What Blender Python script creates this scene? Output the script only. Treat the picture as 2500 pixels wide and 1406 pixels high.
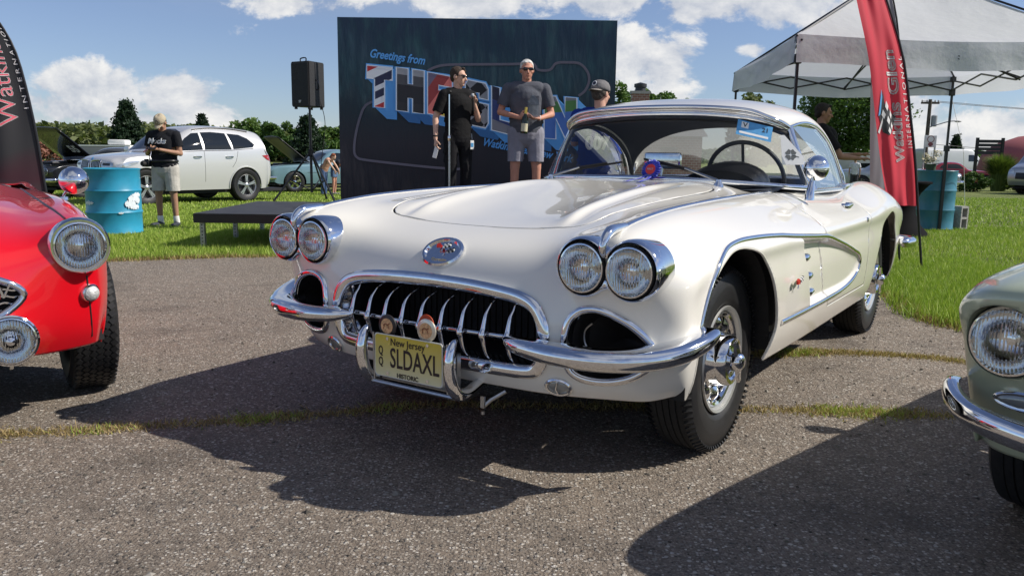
import bpy, bmesh, math, random
import numpy as np
from mathutils import Vector, Matrix
from mathutils.bvhtree import BVHTree
from mathutils import noise as mnoise
random.seed(7)
rng = np.random.default_rng(7)
PI = math.pi
scene = bpy.context.scene
COL = scene.collection
for o in list(bpy.data.objects): bpy.data.objects.remove(o)

# ------------------------------------------------------------------ camera
CAM_F, CAM_PITCH, CAM_ROLL, CAM_H = 2004.3, math.radians(9.3226), math.radians(-0.7294), 1.095
PW, PH = 2500.0, 1406.0
def _cam_axes():
    f = np.array([0, math.cos(CAM_PITCH), -math.sin(CAM_PITCH)])
    r = np.array([1.0, 0, 0]); d = np.cross(f, r)
    c, s = math.cos(CAM_ROLL), math.sin(CAM_ROLL)
    return c*r + s*d, -s*r + c*d, f
CR, CD, CF = _cam_axes()
cd = bpy.data.cameras.new('camera'); cam = bpy.data.objects.new('camera', cd); COL.objects.link(cam)
cd.sensor_width = 36; cd.sensor_fit = 'HORIZONTAL'; cd.lens = CAM_F/PW*36
cd.clip_start = .05; cd.clip_end = 4000
cam.matrix_world = Matrix(((CR[0], -CD[0], -CF[0], 0), (CR[1], -CD[1], -CF[1], 0), (CR[2], -CD[2], -CF[2], CAM_H), (0, 0, 0, 1)))
scene.camera = cam
def ray(u, v):
    return CR*(u-PW/2)/CAM_F + CD*(v-PH/2)/CAM_F + CF
def gp(u, v, z=0.0):                       # photo pixel -> point on the level plane z
    d = ray(u, v); t = (z-CAM_H)/d[2]
    return Vector((d[0]*t, d[1]*t, z))
def at(u, v, Y):                           # photo pixel -> point at world depth Y (the thing's own distance)
    d = ray(u, v); t = Y/d[1]
    return Vector((d[0]*t, Y, CAM_H+d[2]*t))

# ------------------------------------------------------------------ sun, sky
SUN_EL, SUN_AZ = math.radians(40.5), math.radians(92)      # azimuth clockwise from +Y
sd = bpy.data.lights.new('sun', 'SUN'); sd.energy = 5.0; sd.angle = math.radians(.53); sd.color = (1, .94, .85)
so = bpy.data.objects.new('sun', sd); COL.objects.link(so)
sdir = Vector((math.sin(SUN_AZ)*math.cos(SUN_EL), math.cos(SUN_AZ)*math.cos(SUN_EL), math.sin(SUN_EL)))
so.rotation_euler = sdir.to_track_quat('Z', 'Y').to_euler(); so.location = (30, 0, 30)
scene.view_settings.view_transform = 'Standard'; scene.view_settings.look = 'None'
scene.view_settings.exposure = 0.13; scene.view_settings.gamma = 1
scene.view_settings.use_curve_mapping = False
scene.render.engine = 'CYCLES'
scene.cycles.max_bounces = 7; scene.cycles.diffuse_bounces = 2; scene.cycles.glossy_bounces = 4; scene.cycles.transmission_bounces = 6; scene.cycles.transparent_max_bounces = 8

# ------------------------------------------------------------------ node helpers
def nt_of(m): return m.node_tree
class NG:
    def __init__(s, tree): s.t = tree
    def n(s, typ, **kw):
        nd = s.t.nodes.new('ShaderNode'+typ)
        for k, v in kw.items():
            if k.startswith('_'): nd.inputs[int(k[1:])].default_value = v
            elif k in nd.inputs.keys(): nd.inputs[k].default_value = v
            else: setattr(nd, k, v)
        return nd
    def l(s, a, b): s.t.links.new(a, b)
    def math(s, op, a, b=None, clamp=False):
        nd = s.n('Math', operation=op, use_clamp=clamp)
        for i, x in enumerate((a, b)):
            if x is None: continue
            if isinstance(x, (int, float)): nd.inputs[i].default_value = x
            else: s.l(x, nd.inputs[i])
        return nd.outputs[0]
    def mix(s, fac, a, b, mode='MIX'):
        nd = s.n('Mix', data_type='RGBA', blend_type=mode)
        for i, x in ((0, fac), (6, a), (7, b)):
            if isinstance(x, (int, float)): nd.inputs[i].default_value = x
            elif isinstance(x, tuple): nd.inputs[i].default_value = x if len(x) == 4 else (*x, 1)
            else: s.l(x, nd.inputs[i])
        return nd.outputs[2]
    def ramp(s, fac, stops, interp='LINEAR'):
        nd = s.n('ValToRGB'); cr = nd.color_ramp; cr.interpolation = interp
        cr.elements.remove(cr.elements[1])
        cr.elements[0].position = stops[0][0]; cr.elements[0].color = (*stops[0][1][:3], 1)
        for (p, c) in stops[1:]:
            e = cr.elements.new(p); e.color = (*c[:3], 1)
        s.l(fac, nd.inputs[0]); return nd.outputs[0]
    def smooth(s, x, a, b):
        nd = s.n('MapRange', interpolation_type='SMOOTHSTEP'); nd.inputs[1].default_value = a; nd.inputs[2].default_value = b
        s.l(x, nd.inputs[0]); return nd.outputs[0]

# world: Nishita sky with a cloud layer spread over the whole sky
w = bpy.data.worlds.new('World'); scene.world = w; w.use_nodes = True
g = NG(w.node_tree); w.node_tree.nodes.clear()
sky = g.n('TexSky', sky_type='NISHITA'); sky.sun_disc = False; sky.sun_elevation = SUN_EL; sky.sun_rotation = SUN_AZ
sky.altitude = 300; sky.air_density = 1.0; sky.dust_density = .05; sky.ozone_density = 3.0
tc = g.n('TexCoord'); sep = g.n('SeparateXYZ'); g.l(tc.outputs['Generated'], sep.inputs[0])
zc = g.math('MAXIMUM', sep.outputs[2], 0.0)
den = g.math('ADD', zc, .16)
def cloud_uv(sx, sy, ox, oy):
    c = g.n('CombineXYZ')
    g.l(g.math('ADD', g.math('MULTIPLY', g.math('DIVIDE', sep.outputs[0], den), sx), ox), c.inputs[0])
    g.l(g.math('ADD', g.math('MULTIPLY', g.math('DIVIDE', sep.outputs[1], den), sy), oy), c.inputs[1])
    g.l(g.math('MULTIPLY', sep.outputs[2], 1.2), c.inputs[2])
    return c.outputs[0]
def nz(vec, scale, detail, rough=.55, dist=0.0):
    nd = g.n('TexNoise', noise_dimensions='3D'); nd.inputs['Scale'].default_value = scale; nd.inputs['Detail'].default_value = detail
    nd.inputs['Roughness'].default_value = rough; nd.inputs['Distortion'].default_value = dist
    g.l(vec, nd.inputs['Vector']); return nd.outputs['Fac']
SKYX = dict(ox=2.3, oy=0.9)
# high clouds (elevation above ~10 deg)
uv1 = cloud_uv(1, 1, SKYX['ox'], SKYX['oy'])
n1 = nz(uv1, .85, 9, .58, .25)
hi = g.smooth(n1, .50, .68)
hi = g.math('MULTIPLY', hi, g.smooth(sep.outputs[2], .13, .24))
# low cumulus puffs (in direction space, flattened); explicit clusters plus noise
nb = g.n('Mapping'); nb.inputs['Scale'].default_value = (1, 1, 1.5); nb.inputs['Location'].default_value = (5.1, 1.7, 3.3)
g.l(tc.outputs['Generated'], nb.inputs[0])
n2 = nz(nb.outputs[0], 9.0, 11, .62, .2)
n2b = nz(nb.outputs[0], 1.7, 3, .5)
lowband = g.math('MULTIPLY', g.smooth(sep.outputs[2], -.02, .03), g.math('SUBTRACT', 1.0, g.smooth(sep.outputs[2], .10, .20)))
lowv = g.math('ADD', g.math('MULTIPLY', n2, .75), g.math('MULTIPLY', n2b, .25))
puffs = None
for (u, v, r, sq) in [(225, 215, .055, 1.5), (275, 245, .045, 1.8), (430, 235, .050, 1.7), (180, 270, .07, 3.2), (500, 290, .06, 2.2), (590, 315, .05, 2.5), (60, 310, .07, 3.2), (740, 325, .05, 3.0), (330, 310, .06, 3.0),
                      (1570, 130, .070, 1.15), (1600, 165, .05, 1.6), (1830, 122, .030, 2.0), (2100, 40, .06, 1.8), (2440, 300, .10, 2.0), (2300, 330, .07, 2.6), (2250, 275, .06, 2.6), (1200, -10, .13, 4.2), (950, -25, .10, 4.0), (1480, 0, .11, 3.6), (1700, 20, .10, 3.2), (1900, 15, .09, 2.8), (700, 10, .06, 4.0)]:
    d = ray(u, v); d = d/np.linalg.norm(d)
    dx = g.math('SUBTRACT', sep.outputs[0], float(d[0])); dz = g.math('MULTIPLY', g.math('SUBTRACT', sep.outputs[2], float(d[2])), sq)
    dy = g.math('SUBTRACT', sep.outputs[1], float(d[1]))
    q = g.math('SQRT', g.math('ADD', g.math('ADD', g.math('MULTIPLY', dx, dx), g.math('MULTIPLY', dz, dz)), g.math('MULTIPLY', dy, dy)))
    p = g.math('SUBTRACT', 1.0, g.math('DIVIDE', q, r))
    puffs = p if puffs is None else g.math('MAXIMUM', puffs, p)
puffs = g.math('MAXIMUM', puffs, -.45)
lowc = g.math('ADD', lowv, g.math('MULTIPLY', puffs, .20))
low = g.math('MULTIPLY', g.smooth(lowc, .522, .600), g.smooth(sep.outputs[2], -.02, .02))
thick = g.smooth(lowc, .54, .72)
nsh = g.n('Mapping'); nsh.inputs['Scale'].default_value = (1, 1, 1.5); nsh.inputs['Location'].default_value = (5.1+.012, 1.7, 3.3+.020)
g.l(tc.outputs['Generated'], nsh.inputs[0])
n3 = nz(nsh.outputs[0], 9.0, 11, .62, .2)
relief = g.math('ADD', g.math('MULTIPLY', g.math('SUBTRACT', n2, n3), 3.0), .60)
relief = g.math('SUBTRACT', relief, g.math('MULTIPLY', g.smooth(sep.outputs[2], .20, .34), g.math('MULTIPLY', thick, .55)), clamp=True)
lowcol = g.mix(relief, (.42, .48, .60), (1.0, .985, .96))
hicol = g.mix(g.smooth(n1, .54, .74), (.86, .89, .95), (.50, .54, .63))
hsv = g.n('HueSaturation'); hsv.inputs['Saturation'].default_value = .84; g.l(g.mix(1.0, sky.outputs[0], (.84, .95, 1.22), 'MULTIPLY'), hsv.inputs['Color']); skyb = hsv.outputs[0]
bgs = g.n('Background'); bgs.inputs[1].default_value = .077; g.l(skyb, bgs.inputs[0])
bgh = g.n('Background'); bgh.inputs[1].default_value = .70; g.l(hicol, bgh.inputs[0])
bgl = g.n('Background'); bgl.inputs[1].default_value = .86; g.l(lowcol, bgl.inputs[0])
m1 = g.n('MixShader'); g.l(g.math('MULTIPLY', hi, .85), m1.inputs[0]); g.l(bgs.outputs[0], m1.inputs[1]); g.l(bgh.outputs[0], m1.inputs[2])
m2 = g.n('MixShader'); g.l(g.math('MULTIPLY', low, .93), m2.inputs[0]); g.l(m1.outputs[0], m2.inputs[1]); g.l(bgl.outputs[0], m2.inputs[2])
wo = g.n('OutputWorld'); g.l(m2.outputs[0], wo.inputs[0])

# ------------------------------------------------------------------ materials
MATS = {}
def mat(name, col, rough=.5, metal=0.0, coat=0.0, spec=.5, noise=None, bump=None, trans=0.0, ior=1.45, alpha=1.0, emit=None, sheen=0, coat_rough=.03):
    """noise=(scale, amount[,detail]) value variation; bump=(scale, strength)"""
    if name in MATS: return MATS[name]
    m = bpy.data.materials.new(name); m.use_nodes = True; t = m.node_tree; b = t.nodes['Principled BSDF']; q = NG(t)
    b.inputs['Base Color'].default_value = (*col, 1); b.inputs['Roughness'].default_value = rough; b.inputs['Metallic'].default_value = metal
    b.inputs['Coat Weight'].default_value = coat; b.inputs['Coat Roughness'].default_value = coat_rough
    b.inputs['Specular IOR Level'].default_value = spec
    b.inputs['Transmission Weight'].default_value = trans; b.inputs['IOR'].default_value = ior; b.inputs['Alpha'].default_value = alpha
    if sheen: b.inputs['Sheen Weight'].default_value = sheen
    if emit: b.inputs['Emission Color'].default_value = (*emit[0], 1); b.inputs['Emission Strength'].default_value = emit[1]
    if noise or bump:
        tcn = q.n('TexCoord')
    if noise:
        nd = q.n('TexNoise'); nd.inputs['Scale'].default_value = noise[0]; nd.inputs['Detail'].default_value = noise[2] if len(noise) > 2 else 5
        q.l(tcn.outputs['Object'], nd.inputs['Vector'])
        a = noise[1]
        lo = tuple(c*(1-a) for c in col); hi_ = tuple(min(1, c*(1+a)) for c in col)
        q.l(q.ramp(nd.outputs['Fac'], [(.3, lo), (.7, hi_)]), b.inputs['Base Color'])
        rr = q.n('MapRange'); rr.inputs[3].default_value = max(0, rough-.08*a*2); rr.inputs[4].default_value = min(1, rough+.12*a*2)
        q.l(nd.outputs['Fac'], rr.inputs[0]); q.l(rr.outputs[0], b.inputs['Roughness'])
    if bump:
        nd = q.n('TexNoise'); nd.inputs['Scale'].default_value = bump[0]; nd.inputs['Detail'].default_value = 6
        q.l(tcn.outputs['Object'], nd.inputs['Vector'])
        bp = q.n('Bump'); bp.inputs['Strength'].default_value = bump[1]; bp.inputs['Distance'].default_value = .01
        q.l(nd.outputs['Fac'], bp.inputs['Height']); q.l(bp.outputs[0], b.inputs['Normal'])
    MATS[name] = m; return m
CHROME = mat('chrome', (.80, .81, .83), .055, 1.0, noise=(60, .05))
CHROME_OLD = mat('chrome_worn', (.72, .73, .75), .10, 1.0, noise=(40, .1))
BLACK = mat('black_matte', (.012, .012, .013), .7)
RUBBER = mat('rubber', (.013, .013, .014), .5, noise=(30, .25))
RUBBER_TREAD = mat('rubber_tread', (.018, .0175, .017), .8, noise=(60, .3))
SATIN_BLACK = mat('satin_black', (.018, .018, .02), .35)
STEEL = mat('brushed_steel', (.45, .46, .47), .3, 1.0, noise=(50, .12))
DARKMETAL = mat('dark_metal', (.05, .05, .055), .45, .6)
def glass_mat(name, tint, rough=0.0, alpha_mix=.85):
    """thin pane: mostly see-through, fresnel reflection"""
    if name in MATS: return MATS[name]
    m = bpy.data.materials.new(name); m.use_nodes = True; t = m.node_tree; t.nodes.clear(); q = NG(t)
    tr = q.n('BsdfTransparent'); tr.inputs[0].default_value = (*tint, 1)
    gl = q.n('BsdfGlossy'); gl.inputs['Roughness'].default_value = rough; gl.inputs['Color'].default_value = (1, 1, 1, 1)
    fr = q.n('Fresnel'); fr.inputs[0].default_value = 1.5
    mx = q.n('MixShader'); q.l(q.math('MULTIPLY', fr.outputs[0], .6, clamp=True), mx.inputs[0]); q.l(tr.outputs[0], mx.inputs[1]); q.l(gl.outputs[0], mx.inputs[2])
    out = q.n('OutputMaterial'); q.l(mx.outputs[0], out.inputs[0])
    MATS[name] = m; return m
GLASS = glass_mat('clear_glass', (.95, .97, .965))
GLASS_DARK = mat('tinted_glass', (.012, .015, .018), .03, 0, 0, .8)

# ------------------------------------------------------------------ mesh helpers
def link(name, me, m=None, parent=None):
    o = bpy.data.objects.new(name, me); COL.objects.link(o)
    if m is not None:
        for x in (m if isinstance(m, (list, tuple)) else [m]): me.materials.append(x)
    if parent is not None: o.parent = parent
    return o
def mobj(name, bm, m=None, parent=None, smooth=None):
    """bmesh -> object. smooth = None flat, or an angle in degrees"""
    me = bpy.data.meshes.new(name)
    bm.normal_update()
    if smooth is not None:
        for f in bm.faces: f.smooth = True
        lim = math.radians(smooth)
        for e in bm.edges:
            if len(e.link_faces) == 2:
                if e.calc_face_angle(0) > lim: e.smooth = False
    bm.to_mesh(me); bm.free()
    return link(name, me, m, parent)
def empty(name, loc=(0, 0, 0), rz=0.0, parent=None):
    o = bpy.data.objects.new(name, None); COL.objects.link(o); o.location = loc; o.rotation_euler = (0, 0, rz); o.empty_display_size = .1
    if parent is not None: o.parent = parent
    return o
def tag(o, label, cat, group=None, kind=None):
    o['label'] = label; o['category'] = cat
    if group: o['group'] = group
    if kind: o['kind'] = kind
    return o
def structure(o): o['kind'] = 'structure'; return o
def copy_tree(o, parent=None):
    c = o.copy(); COL.objects.link(c)
    if parent is not None: c.parent = parent
    for ch in list(o.children): copy_tree(ch, c)
    return c
def NB(): return bmesh.new()
def box(bm, x0, x1, y0, y1, z0, z1, bev=0.0, mi=0):
    vs = [bm.verts.new(p) for p in ((x0, y0, z0), (x1, y0, z0), (x1, y1, z0), (x0, y1, z0), (x0, y0, z1), (x1, y0, z1), (x1, y1, z1), (x0, y1, z1))]
    fs = [bm.faces.new([vs[i] for i in q]) for q in ((0, 3, 2, 1), (4, 5, 6, 7), (0, 1, 5, 4), (1, 2, 6, 5), (2, 3, 7, 6), (3, 0, 4, 7))]
    for f in fs: f.material_index = mi
    if bev > 0:
        es = list({e for f in fs for e in f.edges})
        bmesh.ops.bevel(bm, geom=es, offset=bev, segments=2, affect='EDGES', profile=.6)
    return vs
def boxc(bm, c, s, bev=0.0, rot=None, mi=0):
    n0 = len(bm.verts)
    b2 = bmesh.new(); box(b2, -s[0]/2, s[0]/2, -s[1]/2, s[1]/2, -s[2]/2, s[2]/2, bev, mi)
    M_ = Matrix.Translation(c) @ (rot.to_4x4() if rot is not None else Matrix.Identity(4))
    addbm(bm, b2, M_); b2.free()
def addbm(bm, src, M_=None):
    mp = {}
    for v in src.verts: mp[v] = bm.verts.new(M_ @ v.co if M_ is not None else v.co)
    for f in src.faces:
        try:
            nf = bm.faces.new([mp[v] for v in f.verts]); nf.material_index = f.material_index; nf.smooth = f.smooth
        except ValueError: pass
def frames(pts, up=None, closed=False):
    n = len(pts); T = []
    for i in range(n):
        a = pts[(i-1) % n] if (closed or i > 0) else pts[i]; b = pts[(i+1) % n] if (closed or i < n-1) else pts[i]
        d = (b-a); T.append(d.normalized() if d.length > 1e-9 else Vector((0, 0, 1)))
    out = []
    u = Vector(up) if up is not None else (Vector((0, 0, 1)) if abs(T[0].z) < .9 else Vector((1, 0, 0)))
    for t in T:
        s = t.cross(u)
        if s.length < 1e-4: s = t.orthogonal()
        s.normalize(); uu = s.cross(t).normalized(); out.append((t, s, uu))
        if up is None: u = uu
    return out
def tube(bm, pts, r, seg=8, closed=False, up=None, flat=1.0, caps=True, mi=0):
    """round bar along pts; r = number or list; flat scales the axis along 'up'"""
    pts = [Vector(p) for p in pts]; n = len(pts)
    rs = r if isinstance(r, (list, tuple, np.ndarray)) else [r]*n
    fr = frames(pts, up, closed); rings = []
    for p, (t, s, u), rr in zip(pts, fr, rs):
        rings.append([bm.verts.new(p + s*(math.cos(a)*rr) + u*(math.sin(a)*rr*flat)) for a in (2*PI*k/seg for k in range(seg))])
    for i in range(n if closed else n-1):
        A, B = rings[i], rings[(i+1) % n]
        for k in range(seg):
            f = bm.faces.new((A[k], A[(k+1) % seg], B[(k+1) % seg], B[k])); f.material_index = mi
    if caps and not closed:
        for R_, fl in ((rings[0], False), (rings[-1], True)):
            try: f = bm.faces.new(R_ if fl else R_[::-1]); f.material_index = mi
            except ValueError: pass
    return rings
def lathe(bm, prof, seg=32, axis='z', M_=None, mi=0, close=False, a0=0, a1=2*PI):
    """prof: list of (r, h[, mi])"""
    rings = []; full = abs(a1-a0-2*PI) < 1e-6; ns = seg if full else seg+1
    for pr in prof:
        rr, h = pr[0], pr[1]; ring = []
        for k in range(ns):
            a = a0+(a1-a0)*k/seg; c, s = math.cos(a)*rr, math.sin(a)*rr
            p = Vector((c, s, h)) if axis == 'z' else (Vector((h, c, s)) if axis == 'x' else Vector((c, h, s)))
            ring.append(bm.verts.new(M_ @ p if M_ is not None else p))
        rings.append(ring)
    for i in range(len(prof)-1):
        A, B = rings[i], rings[i+1]; m_ = prof[i+1][2] if len(prof[i+1]) > 2 else mi
        for k in range(seg):
            k2 = (k+1) % ns
            try: f = bm.faces.new((A[k], A[k2], B[k2], B[k])); f.material_index = m_
            except ValueError: pass
    bmesh.ops.remove_doubles(bm, verts=[v for r_ in rings for v in r_], dist=1e-6)
def grid(bm, P, mi=0, flip=False, wrap=False):
    """P[i][j] points -> quad sheet"""
    V = [[bm.verts.new(p) for p in row] for row in P]
    for i in range(len(V)-1):
        m_ = len(V[0]); rngj = range(m_) if wrap else range(m_-1)
        for j in rngj:
            q = (V[i][j], V[i][(j+1) % m_], V[i+1][(j+1) % m_], V[i+1][j])
            try: f = bm.faces.new(q[::-1] if flip else q); f.material_index = mi
            except ValueError: pass
    return V
def poly_prism(bm, pts, y0, y1, axis='y', mi=0):
    """extrude a 2D outline; axis 'y': pts are (x,z); 'x': (y,z); 'z': (x,y)"""
    def P(p, h): return {'y': (p[0], h, p[1]), 'x': (h, p[0], p[1]), 'z': (p[0], p[1], h)}[axis]
    A = [bm.verts.new(P(p, y0)) for p in pts]; B = [bm.verts.new(P(p, y1)) for p in pts]; n = len(pts)
    fs = [bm.faces.new(A), bm.faces.new(B[::-1])]
    for i in range(n): fs.append(bm.faces.new((A[i], B[i], B[(i+1) % n], A[(i+1) % n])))
    for f in fs: f.material_index = mi
    bmesh.ops.recalc_face_normals(bm, faces=fs)
    return fs
def crv(pts, n=24, closed=False):
    """Catmull-Rom through pts -> n points per whole curve, evenly in parameter"""
    P = [Vector(p) for p in pts]; m_ = len(P); out = []
    tot = m_ if closed else m_-1
    cnt = n if closed else n-1
    for k in range(n):
        t = k*tot/cnt if not closed else k*tot/n
        i = min(int(t), tot-1); f = t-i
        if closed: a, b, c, d = (P[(i+j) % m_] for j in (-1, 0, 1, 2))
        else: a, b, c, d = P[max(i-1, 0)], P[i], P[i+1], P[min(i+2, m_-1)]
        out.append(.5*((2*b) + (c-a)*f + (2*a-5*b+4*c-d)*f*f + (3*b-a-3*c+d)*f*f*f))
    return out
def sstep(a, b, x):
    t = min(1, max(0, (x-a)/(b-a))); return t*t*(3-2*t)
def interp(x, xs, ys): return float(np.interp(x, xs, ys))
def sdpoly(px, pz, poly):
    """signed distance to a polygon (negative inside)"""
    d = 1e9; ins = False; n = len(poly); j = n-1
    for i in range(n):
        ax, az = poly[j]; bx, bz = poly[i]
        ex, ez = bx-ax, bz-az; wx, wz = px-ax, pz-az
        t = max(0, min(1, (wx*ex+wz*ez)/(ex*ex+ez*ez+1e-12)))
        dd = math.hypot(wx-ex*t, wz-ez*t); d = min(d, dd)
        if (az > pz) != (bz > pz) and px < (bx-ax)*(pz-az)/(bz-az)+ax: ins = not ins
        j = i
    return -d if ins else d
def rounded(poly, n=48):
    return [(p.x, p.y) for p in crv([(a, b, 0) for a, b in poly], n, True)]
def cut(bm, fn, sel=None):
    """split the mesh along fn(co)=0; returns the faces where fn<0. sel(co) limits the region"""
    val = {}
    for v in bm.verts:
        if sel is None or sel(v.co):
            x = fn(v.co); val[v] = 0.0 if abs(x) < 4e-4 else x
    es = [e for e in bm.edges if e.verts[0] in val and e.verts[1] in val and val[e.verts[0]]*val[e.verts[1]] < 0]
    for e in es:
        a, b = e.verts; va, vb = val[a], val[b]; t = va/(va-vb)
        ne, nv = bmesh.utils.edge_split(e, a, t); val[nv] = 0.0
    for f in list(bm.faces):
        zs = [v for v in f.verts if val.get(v, 9) == 0.0]
        if len(zs) >= 2 and any(val.get(v, 0) > 0 for v in f.verts) and any(val.get(v, 0) < 0 for v in f.verts):
            done = False
            for i in range(len(zs)):
                for j in range(i+1, len(zs)):
                    if not any((zs[i] in e.verts and zs[j] in e.verts) for e in f.edges):
                        try: bmesh.utils.face_split(f, zs[i], zs[j]); done = True
                        except ValueError: pass
                    if done: break
                if done: break
    out = []
    for f in bm.faces:
        s = 0; ok = True
        for v in f.verts:
            if v not in val: ok = False; break
            s += val[v]
        if ok and s < 0 and all(val[v] <= 0 for v in f.verts): out.append(f)
    return out
def kill(bm, faces):
    bmesh.ops.delete(bm, geom=faces, context='FACES')
def split_off(bm, faces):
    """move faces into a new bmesh"""
    b2 = bmesh.new(); mp = {}
    for f in faces:
        for v in f.verts:
            if v not in mp: mp[v] = b2.verts.new(v.co)
        nf = b2.faces.new([mp[v] for v in f.verts]); nf.material_index = f.material_index
    kill(bm, faces); return b2
def mirror_x(bm, weld=1e-4):
    b2 = bmesh.new(); addbm(b2, bm); 
    mp = {v: bm.verts.new((-v.co.x, v.co.y, v.co.z)) for v in b2.verts}
    for f in b2.faces:
        nf = bm.faces.new([mp[v] for v in reversed(f.verts)]); nf.material_index = f.material_index
    b2.free()
    if weld: bmesh.ops.remove_doubles(bm, verts=[v for v in bm.verts if abs(v.co.x) < 1e-3], dist=weld)
def subsurf(verts, faces, levels=3, iters=4, fixx=None):
    """Catmull-Clark whose surface passes (nearly) through verts; returns a bmesh"""
    tgt = np.array(verts, float); cage = tgt.copy()
    me = bpy.data.meshes.new('cage'); me.from_pydata([tuple(v) for v in cage], [], faces); me.update()
    ob = bpy.data.objects.new('cage', me); COL.objects.link(ob)
    md = ob.modifiers.new('s', 'SUBSURF'); md.levels = 3; md.render_levels = 3; md.boundary_smooth = 'PRESERVE_CORNERS'; md.use_limit_surface = True
    n = len(cage)
    for it in range(iters+1):
        md.levels = 2 if it < iters else levels
        me.vertices.foreach_set('co', cage.ravel()); me.update(); bpy.context.view_layer.update()
        ev = ob.evaluated_get(bpy.context.evaluated_depsgraph_get()); m2 = ev.to_mesh()
        if it < iters:
            co = np.empty(len(m2.vertices)*3); m2.vertices.foreach_get('co', co); co = co.reshape(-1, 3)[:n]
            cage += (tgt-co)*.8
            if fixx is not None: cage[fixx, 0] = 0
        else:
            bm = bmesh.new(); bm.from_mesh(m2)
        ev.to_mesh_clear()
    bpy.data.objects.remove(ob); bpy.data.meshes.remove(me)
    return bm
def text_obj(name, s, size, m, loc, rot=None, parent=None, depth=.001, align='CENTER', sx=1.0, shear=0.0, spacing=1.0, M_=None, bold=0.0):
    """lettering as thin real geometry (lies in local XY before placing)"""
    cu = bpy.data.curves.new(name, 'FONT'); cu.body = s; cu.size = size; cu.extrude = depth; cu.align_x = align; cu.align_y = 'CENTER'; cu.shear = shear
    cu.space_character = spacing; cu.offset = bold; cu.resolution_u = 4
    ob = bpy.data.objects.new(name, cu); COL.objects.link(ob); bpy.context.view_layer.update()
    me = bpy.data.meshes.new_from_object(ob.evaluated_get(bpy.context.evaluated_depsgraph_get()))
    bpy.data.objects.remove(ob); bpy.data.curves.remove(cu)
    X = (M_ if M_ is not None else Matrix.Translation(loc) @ (rot.to_4x4() if rot is not None else Matrix.Identity(4))) @ Matrix.Diagonal((sx, 1, 1, 1))
    me.transform(X); me.name = name
    return link(name, me, m, parent)
FACE_Y = Matrix.Rotation(PI/2, 3, 'X')          # text readable from -Y
def facing(loc, nrm, up=(0, 0, 1)):
    """matrix whose local z is nrm and whose local y is as close to up as can be"""
    z = Vector(nrm).normalized(); x = Vector(up).cross(z).normalized(); y = z.cross(x)
    return Matrix(((x.x, y.x, z.x, loc[0]), (x.y, y.y, z.y, loc[1]), (x.z, y.z, z.z, loc[2]), (0, 0, 0, 1)))
# ------------------------------------------------------------------ ground
def zg(y):                                  # the lawn falls very gently away from the asphalt
    return -.011*max(0.0, min(y, 45)-9)
def lawn(u, v):
    p = gp(u, v)
    for _ in range(12): p = gp(u, v, zg(p.y)-.0)
    return p
EDGE = [(-40, 5.2), (-14, 6.4), (-8, 7.1), (-5.6, 7.5), (-4, 8.0), (-3.3, 8.3), (-2.5, 8.48), (0, 8.6), (1.9, 8.3), (2.8, 7.4), (3.04, 6.6), (2.97, 6.1), (2.88, 5.6), (2.97, 5.25), (3.25, 4.3), (3.7, 2.2), (4.2, -2), (5, -30)]
edge_pts = [(p.x, p.y) for p in crv([(a, b, 0) for a, b in EDGE], 260)]
edge_w = []
for i, (x, y) in enumerate(edge_pts):
    k = .05 if abs(x) < 8 else .2
    edge_w.append((x+k*mnoise.noise((x*3, y*3, 0)), y+k*mnoise.noise((x*3, y*3, 5))))
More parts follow.
